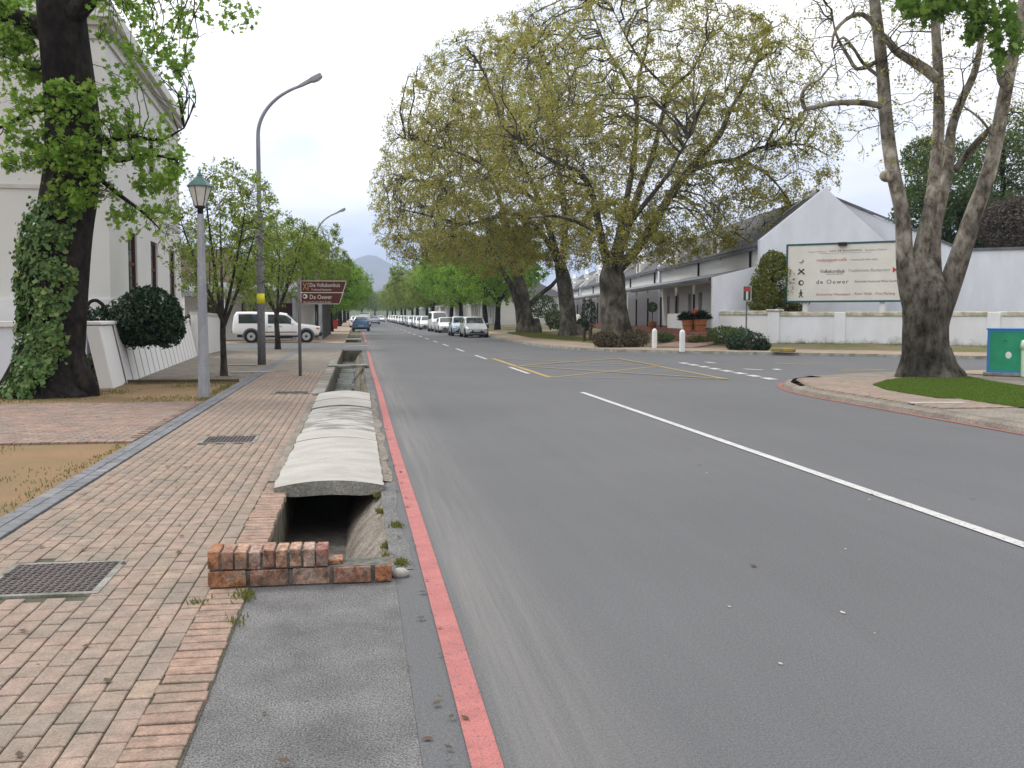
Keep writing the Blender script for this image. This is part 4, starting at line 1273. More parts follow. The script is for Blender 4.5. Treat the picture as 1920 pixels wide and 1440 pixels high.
# ---- three great planes on the right-hand verge
def big_plane(label, basep, zc, trunk_px, trunk_r, limbs_px, ell, nr, leaves, seed, droopy, lsize=0.135, g=None):
    rg = np.random.default_rng(seed)
    t = thing('plane_tree', label, 'tree', basep, group=None)
    mb = MB()
    main = wood(mb, pl(trunk_px, zc), trunk_r, 20, seed, 0.10, 20)
    tx, ty = trunk_px[0][0], trunk_px[0][1]
    for a in (-1.0, -.45, .3, .95):
        dxp = a * trunk_r[0] * F_PX / zc
        wood(mb, pl([(tx + dxp * .4, ty - 26), (tx + dxp * .75, ty - 9, -.3), (tx + dxp * 1.15, ty + 2, -.5)], zc), [trunk_r[0] * .5, trunk_r[0] * .4, .06], 8, seed + int(a * 10), .1, 7)
    lm = [main[12:16]]
    for pts, rr_ in limbs_px:
        lm.append(wood(mb, pl(pts, zc), [q * .62 for q in rr_], 9, int(pts[0][0] + pts[-1][0]), 0.06, 22))
    mb.build('trunk', M['bark_plane_far'], t, smooth=True, fix=False)
    ells = [(PZ(e[0], e[1], zc + e[4]), (e[2] * zc / F_PX, e[5], e[3] * zc / F_PX), e[2] * e[3] * e[5] * (e[6] if len(e) > 6 else 1.0)) for e in ell]
    n1, n2, n3 = nr
    br = grow(lm, ells, [(n1, 5.0, 0.075, 0.028, 0.0, 8), (n2, 2.0, 0.026, 0.012, 0.10, 6), (n3, 0.9, 0.011, 0.005, droopy, 5)], rg, 1.5)
    V, Fq = merge([tubes_np(P, R, n) for (P, R), n in zip(br, (6, 4, 3))])
    link('branches', np_mesh('branches', V, Fq, M['bark_plane_far'], True), t)
    per = max(1, int(leaves / len(br[2][0])))
    lp = along(br[2][0], per, rg, 0.10, 0.1, 0.75, 0.8)
    V, Fq = leaf_quads(lp, lsize, 0.2, rg, 0.62, hang=0.3)
    leafy('crown', t, V, Fq, M['leaf_plane'])
    return t


big_plane('tall olive-leaved plane tree with thick straight trunk beside the stoep cottage', G(1150, 648, 0.25), 54,
          [(1158, 650), (1155, 620), (1150, 580), (1148, 545), (1147, 520), (1147, 495), (1146, 470)], [1.0, .80, .72, .70, .74, .5, .12],
          [([(1140, 500), (1124, 430), (1112, 370), (1088, 325, -1), (1039, 303, -2), (980, 270, -3)], [.42, .34, .27, .22, .15, .07]),
           ([(1152, 505), (1168, 455), (1188, 390), (1202, 347), (1223, 292), (1245, 206), (1256, 168), (1299, 130), (1326, 70)], [.45, .38, .33, .28, .24, .19, .16, .12, .07]),
           ([(1155, 510), (1207, 450), (1256, 368), (1305, 303), (1348, 255), (1370, 206), (1418, 119), (1445, 43)], [.48, .42, .37, .33, .26, .18, .12, .06]),
           ([(1290, 322), (1340, 304), (1380, 298), (1429, 276), (1505, 271), (1550, 290)], [.25, .2, .16, .13, .09, .05]),
           ([(1378, 298), (1425, 318), (1462, 352), (1500, 412)], [.14, .11, .08, .04]),
           ([(1146, 500, .5), (1165, 420, 1.5), (1180, 347, 2), (1188, 292, 2.5), (1194, 200, 3), (1169, 140, 3), (1137, 90, 3), (1110, 20, 3)], [.38, .32, .27, .24, .19, .15, .11, .06]),
           ([(1194, 200, 3), (1200, 140, 3.5), (1215, 70, 4), (1210, -10, 4)], [.17, .14, .1, .05]),
           ([(1256, 168), (1215, 130, -1), (1180, 80, -2), (1150, 20, -2.5)], [.12, .1, .07, .04]),
           ([(1130, 440), (1090, 420, -2), (1040, 405, -3), (990, 410, -4)], [.2, .16, .11, .06]),
           ([(1180, 420, 0), (1210, 380, -2.5), (1250, 330, -4.5), (1290, 260, -6)], [.25, .2, .14, .07])],
          [(1180, 150, 290, 175, 0, 7.5), (1120, 280, 230, 130, 0, 7), (1390, 190, 150, 170, 0, 5.5), (1460, 290, 110, 110, 0, 4.5), (1330, 350, 120, 70, 0, 4), (1520, 350, 50, 80, 0, 2.5), (1160, 430, 130, 60, -1, 3, 3), (1110, 465, 60, 35, -1, 2.5, 4), (1190, 470, 50, 30, -2, 2, 4), (1290, 420, 110, 60, -1, 3, 3), (1250, 470, 60, 28, -1, 2, 4), (1400, 410, 90, 60, 0, 2.5, 3)],
          (260, 2200, 15000), 96000, 31, 0.5)
big_plane('leaning olive-leaved plane tree, second from the silver car along the verge', G(1068, 640, 0.2), 67,
          [(1070, 640), (1066, 615), (1064, 580), (1060, 545), (1056, 520), (1050, 495), (1046, 470)], [.85, .6, .52, .5, .48, .34, .1],
          [([(1056, 530), (1040, 480), (1010, 430), (960, 401), (877, 420), (801, 403), (760, 395)], [.36, .3, .25, .22, .17, .12, .05]),
           ([(1052, 505), (1030, 430), (1000, 350), (960, 270), (930, 190), (900, 120)], [.4, .34, .28, .22, .15, .07]),
           ([(1052, 505), (1060, 420), (1050, 330), (1040, 240), (1020, 150), (1000, 90)], [.38, .32, .26, .2, .13, .06]),
           ([(1010, 380), (940, 330), (870, 290), (800, 270), (760, 260)], [.24, .2, .15, .1, .05])],
          [(950, 200, 200, 150, 0, 8), (840, 270, 130, 150, 0, 7), (1020, 330, 160, 130, 0, 7), (870, 400, 150, 70, 0, 6), (1040, 450, 70, 50, 0, 4), (990, 100, 120, 80, 0, 6), (1000, 440, 110, 50, 0, 4, 3), (900, 455, 120, 40, 0, 4, 3), (1060, 480, 50, 30, -1, 2.5, 4)],
          (210, 1900, 12000), 82000, 32, 0.3)
big_plane('double-stemmed olive-leaved plane tree, nearest the parked silver car', G(988, 628, 0.2), 80,
          [(992, 628), (988, 606), (984, 580), (980, 555), (974, 530), (965, 505), (958, 485)], [.95, .62, .55, .52, .46, .3, .1],
          [([(982, 630), (975, 605), (970, 570), (955, 530), (930, 490), (900, 450)], [.75, .48, .42, .36, .27, .12]),
           ([(990, 575), (1012, 552), (1035, 535), (1055, 510)], [.36, .32, .26, .18]),
           ([(968, 515), (930, 440), (880, 390), (820, 350), (760, 330)], [.38, .3, .22, .15, .06]),
           ([(968, 515), (950, 420), (920, 330), (880, 260)], [.34, .28, .2, .08])],
          [(800, 360, 110, 90, 0, 7), (870, 300, 130, 120, 0, 7), (790, 430, 100, 50, 0, 6), (900, 420, 110, 60, 0, 6), (735, 390, 45, 60, 0, 4), (800, 465, 90, 35, 0, 4, 3), (930, 480, 90, 40, -1, 4, 3)],
          (150, 1400, 6800), 52000, 33, 0.18, 0.15)


# ---- generic street trees: three shapes, copied
def street_tree(name, height, crown_r, crown_h, stem_r, seed, leafm, barkm, leaves, lsize, lean=0.0, fork=0.45, shell=1.0, nr=(60, 420, 1500)):
    rg = np.random.default_rng(seed); rr = random.Random(seed)
    root = thing(name, 'x', 'tree', (0, 0, 0), local=True)
    mb = MB()
    zf = height * fork
    main = wood(mb, [(0, 0, -0.05), (lean * .2, 0, zf * .3), (lean * .6, .03, zf * .7), (lean, 0, zf)], [stem_r * 1.35, stem_r, stem_r * .9, stem_r * .85], 10, seed, .07, 10)
    lm = [main[6:]]
    nb = 5
    for k in range(nb):
        a = k * 6.283 / nb + rr.uniform(-.4, .4); q = rr.uniform(.45, .75) * crown_r
        z0 = zf * rr.uniform(.8, 1.0); zt = height - crown_h * rr.uniform(.15, .5)
        st = Vector((lean * z0 / zf, 0, z0))
        lm.append(wood(mb, [st, st + Vector((math.cos(a) * q * .4, math.sin(a) * q * .4, (zt - z0) * .35)), st + Vector((math.cos(a) * q * .8, math.sin(a) * q * .8, (zt - z0) * .75)), st + Vector((math.cos(a) * q, math.sin(a) * q, zt - z0))], [stem_r * .6, stem_r * .45, stem_r * .28, stem_r * .1], 7, seed + k, .05, 12))
    mb.build('trunk', barkm, root, smooth=True, fix=False)
    zc_ = height - crown_h / 2
    ells = [((lean, 0, zc_), (crown_r, crown_r, crown_h / 2))]
    for k in range(5):
        a = rr.uniform(0, 6.283); ells.append(((lean + math.cos(a) * crown_r * .6, math.sin(a) * crown_r * .6, zc_ + rr.uniform(-.25, .3) * crown_h), (crown_r * .5, crown_r * .5, crown_h * .27)))
    br = grow(lm, ells, [(nr[0], crown_r * .7, stem_r * .22, stem_r * .08, 0, 6), (nr[1], crown_r * .32, stem_r * .08, stem_r * .035, .05, 5), (nr[2], crown_r * .17, .008, .004, .08, 4)], rg, shell)
    V, Fq = merge([tubes_np(P, R, n) for (P, R), n in zip(br, (5, 4, 3))])
    link('branches', np_mesh('branches', V, Fq, barkm, True), root)
    lp = along(br[2][0], max(1, leaves // nr[2]), rg, lsize * .6, .1, .7, 3.0 / crown_r)
    V, Fq = leaf_quads(lp, lsize, .25, rg, .62, hang=.2)
    leafy('crown', root, V, Fq, leafm)
    return root


used = {}
ORD = ['first', 'second', 'third', 'fourth', 'fifth', 'sixth', 'seventh', 'eighth']


def plant(proto, loc, label, rz=0.0, sc=1.0, group=None, cat=None):
    if proto.name not in used:
        used[proto.name] = 1; o = proto
    else:
        o = copy_tree(proto)
    o.location = loc; o.rotation_euler = (0, 0, rz)
    o.scale = (sc, sc, sc) if not hasattr(sc, '__len__') else sc
    o['label'] = label
    if group: o['group'] = group
    if cat: o['category'] = cat
    return o


young = street_tree('young_tree', 5.6, 1.75, 3.9, 0.085, 41, M['leaf_spring'], M['bark_young'], 8000, 0.085, 0.0, .26, nr=(50, 360, 1300))
young2 = street_tree('young_tree', 6.6, 2.5, 4.6, 0.13, 43, M['leaf_spring'], M['bark_young'], 17000, 0.11, 0.1, .28, nr=(60, 420, 1700))
street = street_tree('street_tree', 9.5, 5.0, 7.2, 0.27, 45, M['leaf_bright'], M['bark_dark'], 34000, 0.18, 0.2, .34)
street2 = street_tree('street_tree', 9.5, 4.6, 7.2, 0.28, 47, M['leaf_spring'], M['bark_dark'], 30000, 0.18, 0.0, .32)
plant(young, G(420, 705), 'slim young tree forking low, next to the grey lantern post', 0.4, (1.0, 1.0, 1.05))
plant(young2, G(521, 655), 'young leafy tree on the pavement between street light and white pickup', 1.9, 1.0)
plant(young, G(484, 641), 'thin leaning young tree right in front of the white pickup', 2.6, (0.8, .8, .95))
plant(young, Vector((-6.6, 47.5, 0)), 'young tree near the far end of the pale low wall', 3.9, (.95, .95, 1.12))
for k, (px, py, pr, s, lb) in enumerate([(590, 633, young2, 1.25, 'young roadside tree just beyond the white pickup bonnet'), (618, 628, young2, 1.2, 'young roadside tree left of the red planter'),
                                        (645, 622, street, .72, 'bright green tree overhanging the blue hatchback'), (652, 612, street, .8, 'second bright green tree beyond the blue hatchback')]):
    q = G(px, py); plant(pr, (q.x - 1.2, q.y, 0.02), lb, k * 1.3, s)
for k, y in enumerate((150, 178, 210, 245, 285, 330)):
    plant(street2 if k % 2 else street, (-2.6 - .3 * (k % 2), y, 0.02), ORD[k] + ' distant street tree along the left pavement beyond the blue hatchback', k * 2.1, 1.0 + .1 * (k % 3), 'far trees along the left pavement')
for k, (x, y, pr, s, lb) in enumerate([(13.2, 96, street, 1.0, 'bright green street tree with dark trunk behind the silver car'), (13.6, 108, street, 1.05, 'bright green street tree, second behind the silver car'),
                                       (12.4, 122, street, 1.05, 'bright green street tree, third behind the silver car'), (12.6, 138, street, 1.1, 'bright green street tree, fourth behind the silver car')]):
    plant(pr, (x, y, .15), lb, k * 1.7 + .5, s)
for k, y in enumerate((160, 180, 203, 228, 255, 285, 320, 360)):
    plant(street2, (11.8 + .4 * (k % 2), y, .1), ORD[k] + ' distant olive street tree along the right verge beyond the bright green trees', k * 2.3, 1.0 + .12 * (k % 3), 'far trees along the right verge')
for k, x in enumerate((-4, 2, 7.5, 13)):
    plant(street2, (x, 425 + 8 * k, 0), ORD[k] + ' faint tree from the left closing the far end of the street', k * 1.1, 1.25, 'trees across the street end')


# ---- shrubs
def bush(name, label, cat, base, ells, m, n, lsize, seed, stem=None, group=None, star=False, up=.3, core=True):
    rg = np.random.default_rng(seed)
    t = thing(name, label, cat, base, group=group)
    mb = MB()
    lm = []
    if stem is None:
        c = sum((Vector(e[0]) for e in ells), Vector()) / len(ells); c.z = base[2]
        for k in range(6):
            e = ells[k % len(ells)]; q = Vector(e[0]) + Vector((rg.normal() * e[1][0] * .4, rg.normal() * e[1][1] * .4, e[1][2] * .3))
            lm.append(wood(mb, [c, c.lerp(q, .5) + Vector((0, 0, .1)), q], [.03, .02, .008], 6, seed + k, .05, 8))
    else:
        for pts, rr_ in stem: lm.append(wood(mb, pts, rr_, 9, seed, .08, 16))
    mb.build('stem', M['bark_dark'] if stem else M['bark_young'], t, smooth=True, fix=False)
    br = grow(lm, ells, [(120, .9, .015, .006, 0, 5), (500, .35, .006, .003, 0, 4)], rg, 2.5)
    V, Fq = merge([tubes_np(P, R, 4) for (P, R) in br])
    link('twig_growth', np_mesh('twig_growth', V, Fq, M['bark_young'], True), t)['kind'] = 'stuff'
    lp = np.concatenate([along(br[1][0], max(1, n // 1000), rg, lsize * .5), in_ell(n // 2, ells, rg, 6.0)])
    V, Fq = leaf_quads(lp, lsize, up, rg, .6)
    leafy('foliage', t, V, Fq, m)
    return t


ZS = 25.2
bs = G(192, 722)
bush('topiary_shrub', 'round dark evergreen on a leaning stem beside the ivy-clad tree', 'shrub', bs,
     [pe(280, 592, 60, 56, 0, .85, 6, ZS), pe(256, 612, 46, 38, 0, .7, 3, ZS), pe(312, 612, 35, 40, 0, .6, 2, ZS), pe(215, 585, 28, 14, 0, .3, .3, ZS), pe(180, 600, 26, 22, 0, .35, .6, ZS), pe(215, 625, 20, 16, 0, .3, .3, ZS)],
     M['leaf_dark'], 13000, 0.105, 51,
     stem=[(pl([(190, 722), (196, 690), (208, 660), (225, 625), (255, 610)], ZS), [.16, .12, .10, .08, .05]), (pl([(218, 640), (205, 600), (195, 575), (180, 563), (167, 568), (165, 580)], ZS), [.06, .055, .05, .045, .04, .03])])
bush('small_shrub', 'small loose green shrub between the ivy-clad tree and leaning evergreen', 'shrub', G(170, 728), [pe(172, 690, 20, 26, 0, .4, 1, 23.5)], M['leaf_mid'], 900, .09, 52)
def gpe(px, py, rx, ry, z, rd=1.0, w=1.0): return pe(px, py, rx, ry, 0, rd, w, z)
bush('rust_shrub', 'low reddish-brown shrub around the foot of the tall plane tree', 'shrub', G(1165, 652, .2), [gpe(1135, 636, 26, 16, 47.5, .7), gpe(1190, 635, 28, 18, 47.5, .7), gpe(1160, 645, 40, 10, 47.2, .6)], M['leaf_rust'], 5200, .11, 53)
bush('green_shrub', 'clipped green shrub in front of the garden wall below the dead-end sign', 'shrub', G(1360, 645, .2), [gpe(1358, 628, 34, 16, 47, .8), gpe(1385, 630, 28, 16, 46, .7)], M['leaf_mid'], 5000, .1, 54)
bush('dark_shrub', 'dark spreading shrub at the street corner beside the yellow kerb block', 'shrub', G(1405, 660, .15), [gpe(1402, 640, 36, 20, 43.5, .8), gpe(1378, 643, 16, 16, 43.8, .6), gpe(1425, 648, 18, 12, 43.3, .6)], M['leaf_dark'], 5600, .1, 55)
bush('low_shrub', 'low green planting just right of the left white bollard', 'shrub', G(1245, 642, .3), [gpe(1245, 632, 20, 9, 49.5, .7)], M['leaf_mid'], 1800, .09, 56)
bush('low_shrub', 'low green planting between the right white bollard and clipped shrub', 'shrub', G(1305, 644, .3), [gpe(1305, 636, 26, 9, 48.5, .7)], M['leaf_mid'], 2000, .09, 57)
bush('garden_shrub', 'tall green garden shrub between two plane trunks before the cottages', 'shrub', G(1045, 622, .45), [gpe(1045, 600, 22, 18, 78, 1.2), gpe(1020, 575, 26, 22, 80, 1.2)], M['leaf_mid'], 3800, .15, 58)
bush('garden_shrub', 'dark climbing shrub on the cottage front right of the leaning plane', 'shrub', G(1100, 622, .45), [gpe(1104, 590, 14, 30, 72, 1.0), gpe(1092, 610, 12, 14, 70, .8)], M['leaf_dark'], 3000, .13, 59)
bush('citrus_tree', 'dense yellow-green tree behind the garden wall left of the billboard', 'tree', G(1450, 640, .1), [gpe(1452, 530, 42, 46, 48.5, 1.4), gpe(1428, 555, 26, 34, 48.5, 1.2), gpe(1488, 560, 30, 26, 48.5, 1.0), gpe(1450, 500, 24, 30, 48.5, 1.0)], M['leaf_yellow'], 11000, .12, 60,
     stem=[(pl([(1450, 640), (1450, 590), (1448, 540), (1450, 500)], 48.5), [.14, .12, .09, .05])])
# big trees behind the white building on the right
def back_tree(label, base, ells, m, n, ls, seed):
    rg = np.random.default_rng(seed)
    t = thing('garden_tree', label, 'tree', base)
    mb = MB(); b = Vector(base); lm = []
    for k, e in enumerate(ells):
        c = Vector(e[0]); lm.append(wood(mb, [b + Vector((k * .1, 0, 0)), b.lerp(c, .5) + Vector((0, 0, .8)), c, c + Vector((0, 0, e[1][2] * .6))], [.35, .28, .16, .05], 9, seed + k, .06, 14))
    mb.build('trunk', M['bark_dark'], t, smooth=True, fix=False)
    br = grow(lm, ells, [(150, 3.5, .06, .02, 0, 6), (900, 1.4, .02, .008, .1, 5)], rg, 2.0)
    V, Fq = merge([tubes_np(P, R, 4) for (P, R) in br]); link('branches', np_mesh('branches', V, Fq, M['bark_dark'], True), t)
    lp = np.concatenate([along(br[1][0], max(1, n // 1400), rg, ls), in_ell(n // 3, ells, rg, 4.0)])
    V, Fq = leaf_quads(lp, ls, .2, rg, .5, hang=.5); leafy('crown', t, V, Fq, m)


back_tree('dark green tree rising behind the white wall between the plane limbs', G(1790, 628), [gpe(1770, 340, 60, 75, 66, 3.5), gpe(1730, 400, 40, 60, 66, 3), gpe(1800, 420, 60, 60, 66, 3)], M['leaf_mid'], 16000, .24, 71)
back_tree('tall green weeping tree behind the white wall at the right edge', G(1900, 630), [gpe(1880, 330, 70, 90, 68, 4), gpe(1930, 300, 70, 110, 70, 4), gpe(1860, 420, 50, 60, 66, 3)], M['leaf_mid'], 18000, .24, 72)
back_tree('brown leafless-looking bush mass behind the white wall at far right', G(1905, 634), [gpe(1900, 420, 45, 50, 60, 3)], M['leaf_twig'], 7000, .2, 73)
back_tree('small grey-green treetop seen between two plane limbs', G(1735, 622), [gpe(1735, 290, 34, 34, 75, 2.5)], M['leaf_mid'], 4000, .2, 74)

# ---- grass
def tri_pts(poly, n, z, rg=nrg):
    xs = [p[0] for p in poly]; ys = [p[1] for p in poly]
    out = []
    while len(out) < n:
        q = rg.uniform((min(xs), min(ys)), (max(xs), max(ys)), (n, 2))
        c = np.zeros(len(q), bool)
        for i in range(len(poly)):
            (x1, y1), (x2, y2) = poly[i], poly[i - 1]
            c ^= ((y1 > q[:, 1]) != (y2 > q[:, 1])) & (q[:, 0] < (x2 - x1) * (q[:, 1] - y1) / (y2 - y1 + 1e-12) + x1)
        out += list(q[c])
    q = np.array(out[:n]); return np.column_stack([q, np.full(n, z)])


lawn_poly = [(p.x, p.y) for p in LAWN]
grass_patch('lawn_grass', tri_pts(lawn_poly, 45000, .146), .032, M['grass'], 'short bright lawn around the corner plane tree', w=.014)
P_ = tri_pts([(-7.5, 19.8), (-2.9, 19.8), (-2.9, 25.4), (-7.5, 25.4)], 12000, 0.0)
keep = (nrg.random(len(P_)) < np.clip(np.sin(P_[:, 0] * 2.1) * np.sin(P_[:, 1] * 1.7 + 1), 0, 1) * .6) | (P_[:, 0] > -3.1) | (P_[:, 1] > 24.9)
grass_patch('sand_grass', P_[keep], .04, M['grass_dry'], 'thin grass on the sandy ground around the lantern post', w=.01)
P_ = tri_pts([(-7.5, 7.5), (-2.9, 7.5), (-2.9, 13.5), (-7.5, 13.5)], 9000, 0.0)
keep = (nrg.random(len(P_)) < np.clip(np.sin(P_[:, 0] * 1.9 + 1) * np.sin(P_[:, 1] * 1.3) - .2, 0, 1) * .6) | (P_[:, 0] > -3.05)
grass_patch('sand_grass', P_[keep], .03, M['grass_dry'], 'thin grass on the sandy ground in the left foreground', w=.008)
P_ = np.concatenate([tri_pts([(10.6, 62), (12.2, 54), (13.6, 50), (15, 52), (14.5, 80), (11.8, 80)], 26000, .22)])
grass_patch('verge_grass', P_, .07, M['grass_dry'], 'patchy grass on the verge below the plane trees', w=.02)
rg = np.random.default_rng(9)
tufts = []
for px, py, n, r, h in [(458, 1118, 160, .035, 1), (374, 1132, 40, .03, 1), (440, 1165, 40, .03, 1), (660, 975, 0, .04, 1), (742, 985, 90, .03, 1), (752, 1055, 80, .03, 1), (120, 748, 300, .35, 1), (383, 747, 200, .2, 1), (470, 686, 120, .3, 1), (420, 707, 200, .35, 1), (563, 707, 100, .25, 1), (521, 656, 150, .5, 1)]:
    c = G(px, py, .012)
    for _ in range(n): tufts.append((c.x + rg.normal() * r, c.y + rg.normal() * r * 1.5, .005))
for _ in range(900):
    y = rg.uniform(21, 46); tufts.append((rg.uniform(.05, .22), y, rg.uniform(-.16, -.02)))
for c in ((-.02, 8.3, -.42), (.0, 7.6, -.36), (.19, 8.6, -.03), (.2, 7.3, -.03), (.19, 6.9, -.02), (.18, 9.4, -.03)):
    for _ in range(110): tufts.append((c[0] + rg.normal() * .025, c[1] + rg.normal() * .05, c[2]))
ww = []
A_w, B_w = Vector((18.95, 44.2)), Vector((25.84, 38.43)); dw = (B_w - A_w).normalized(); nw = Vector((dw.y, -dw.x))
for _ in range(1500):
    q_ = A_w + dw * (rg.uniform(.2, 16) if rg.uniform() < .4 else rg.choice([1.2, 2.4, 5.5, 9.6, 10.4, 13]) + rg.normal() * .35) + nw * abs(rg.normal()) * .22
    ww.append((q_.x, q_.y, .2))
grass_patch('wall_weeds', np.array(ww), .24, M['grass_dry'], 'straggling weeds along the foot of the garden wall', w=.02)
grass_patch('weed_tufts', np.array(tufts), .036, M['grass_dry'], 'small weeds in paving joints, at pole feet and along the channel', w=.007)

rg = np.random.default_rng(77)
LP = []
for (x, y, sx_, sy_, n, z) in [(-5.5, 21, 1.6, 1.2, 260, .006), (-4.2, 16.5, 1.6, 2.0, 120, .036), (-1.8, 9, .6, 5, 90, .02), (.33, 18, .06, 12, 260, .012), (-2.9, 20, .1, 8, 90, .03), (15, 22.5, 2.4, 2.2, 300, .155), (9.0, 21, .15, 6, 120, .012), (12, 60, 1.5, 7, 500, .2), (-.2, 3.0, .3, 3.0, 14, .003), (3.5, 14, 3, 9, 40, .004), (10.2, 44, .6, 3, 150, .012)]:
    LP.append(np.column_stack([rg.normal(x, sx_, n), rg.normal(y, sy_, n), np.full(n, z + .004)]))
LP = np.concatenate(LP); n = len(LP)
a = rg.uniform(0, 6.283, n); q = (rg.uniform(.012, .032, n))[:, None]
d = np.stack([np.cos(a), np.sin(a), rg.uniform(-.12, .12, n)], 1) * q; w = np.stack([-np.sin(a), np.cos(a), rg.uniform(-.12, .12, n)], 1) * q * .6
V = np.stack([LP - d, LP + w, LP + d, LP - w], 1).reshape(-1, 3); V[:, 2] += .003
tag(link('leaf_litter', np_mesh('leaf_litter', V, np.arange(4 * n).reshape(n, 4), M['leaf_rust'])), 'small dry leaves scattered over pavement, gutter and verge', 'leaf litter', kind='stuff')

# ================================================================== STREET THINGS, LEFT
# ---- brick headwall across the channel
hw = thing('brick_headwall', 'low broken brick headwall across the end of the open channel', 'wall', (-0.35, 6.31, 0))
MB().bx(-0.895, 0.185, 6.225, 6.425, -0.02, 0.108).bx(-0.895, -0.235, 6.225, 6.425, 0.1, 0.21).build('mortar', M['wallmortar'], hw)
rr = random.Random(4)
x = -0.912
for L_ in (0.235, 0.24, 0.235, 0.24, 0.115):
    o = MB().box((0, 0, 0), (L_ - 0.012, 0.222, 0.100)).build('brick', M['wallbrick'], hw, bevel=0.005)
    o.matrix_parent_inverse.identity()
    o.location = (x + L_ / 2 + 0.35, 0.012 + rr.uniform(-.004, .004), 0.055)
    o.rotation_euler = (0, rr.uniform(-.015, .015), rr.uniform(-.015, .015))
    x += L_ + 0.012
for k in range(9):
    o = MB().box((0, 0, 0), (0.068, 0.218, 0.108)).build('brick', M['wallbrick'], hw, bevel=0.005)
    o.matrix_parent_inverse.identity()
    o.location = (-0.872 + k * 0.0805 + 0.35, 0.012 + rr.uniform(-.008, .008), 0.168 + rr.uniform(-.006, .006))
    o.rotation_euler = (rr.uniform(-.02, .02), rr.uniform(-.03, .03), rr.uniform(-.02, .02))
o = MB().box((0, 0, 0), (0.11, 0.15, 0.03)).build('brick', M['wallbrick'], hw, bevel=0.006)
o.matrix_parent_inverse.identity(); o.location = (0.19, 0.04, 0.12)
# loose lump of mortar at its end
o = MB().ball((0.25, 6.34, 0.02), (.06, .05, .035), 10, 6).build('mortar_lump', M['concrete'], smooth=True)
tag(o, 'pale rounded lump of mortar beside the headwall end', 'rubble')


# ---- arched concrete covers over the channel
def slab(y0, y1, m, label, dz=0.0, rise=0.062, x0=-0.775, x1=0.228):
    mb = MB()
    nx, ny, th = 14, 7, 0.135
    top, bot = [], []
    w = x1 - x0
    jl = [rnd.uniform(-.02, .004) for _ in range(ny + 1)]; jr = [rnd.uniform(-.010, .004) for _ in range(ny + 1)]
    for j in range(ny + 1):
        y = y0 + (y1 - y0) * j / ny
        for i in range(nx + 1):
            u = i / nx
            x = x0 + jl[j] + (w + jr[j] - jl[j]) * u
            z = 0.055 + rise * (1 - (2 * u - 1) ** 2) + dz
            mb.v.append((x, y, z))
    k = len(mb.v)
    for p in list(mb.v):
        u = (p[0] - x0) / w
        t_ = th * (0.30 + 0.70 * (1 - abs(2 * u - 1) ** 5))
        mb.v.append((p[0], p[1], p[2] - t_))
    W = nx + 1
    for j in range(ny):
        for i in range(nx):
            a = j * W + i
            mb.f.append((a, a + 1, a + W + 1, a + W)); mb.f.append((k + a, k + a + W, k + a + W + 1, k + a + 1))
    for i in range(nx):
        mb.f.append((i, k + i, k + i + 1, i + 1)); a = ny * W + i; mb.f.append((a, a + 1, k + a + 1, k + a))
    for j in range(ny):
        a = j * W; mb.f.append((a, a + W, k + a + W, k + a)); a += nx; mb.f.append((a, k + a, k + a + W, a + W))
    o = mb.build('channel_cover', m)
    o.data.materials.append(M['concrete_mid'])  # darker grey for ends, sides and underside: shade put into their colour
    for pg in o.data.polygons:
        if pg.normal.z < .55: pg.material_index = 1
    tag(o, label, 'slab', 'arched concrete slabs over the channel')


ys = [G(620, yy, .08).y for yy in (908, 880, 855, 824, 809)]
names = ['pale arched concrete slab at the open front end of the covered channel', 'second pale arched slab from the open front end', 'third pale arched slab from the open front end', 'fourth pale arched slab, just before the weathered slabs']
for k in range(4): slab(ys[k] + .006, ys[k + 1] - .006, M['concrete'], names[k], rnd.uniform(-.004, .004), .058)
ys2 = [ys[-1], 16.0, 17.5]
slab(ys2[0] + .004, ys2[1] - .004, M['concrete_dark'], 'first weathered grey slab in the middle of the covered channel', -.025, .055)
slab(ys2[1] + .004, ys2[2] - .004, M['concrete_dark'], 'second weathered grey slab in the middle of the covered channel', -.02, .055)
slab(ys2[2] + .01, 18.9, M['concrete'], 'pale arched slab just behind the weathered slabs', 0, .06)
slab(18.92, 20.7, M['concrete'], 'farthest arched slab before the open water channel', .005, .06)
# broken concrete haunching beside the slabs
mb = MB(); pr = None
for j in range(60):
    y = 9.95 + j * .183
    c = ((.205, y, .026), (.325 + .02 * math.sin(j * .7) + rnd.uniform(-.012, .012), y, .009))
    if pr: mb.quad(pr[0], pr[1], c[1], c[0])
    pr = c
tag(mb.build('channel_haunch', M['path'], smooth=True), kind='structure')
o = MB().box((-.3, 31.9, .06), (1.25, .62, .075), rz=.06).build('footbridge_slab', M['concrete_mid'], bevel=.012)
tag(o, 'single flat slab bridging the open channel near the brown sign', 'slab')
o = MB().tube([(.12, 29.6, -.42), (.10, 30.4, -.15), (.14, 31.5, .0)], .022, 6).build('dead_branch', M['bark_dark'], smooth=True)
tag(o, 'dead stick leaning in the open channel below the flat slab', 'stick')
o = MB().bx(-.8, .25, 65.5, 67.5, .03, .10).build('footbridge_slab', M['concrete'], bevel=.012)
tag(o, 'slab over the far channel behind the blue hatchback', 'slab')


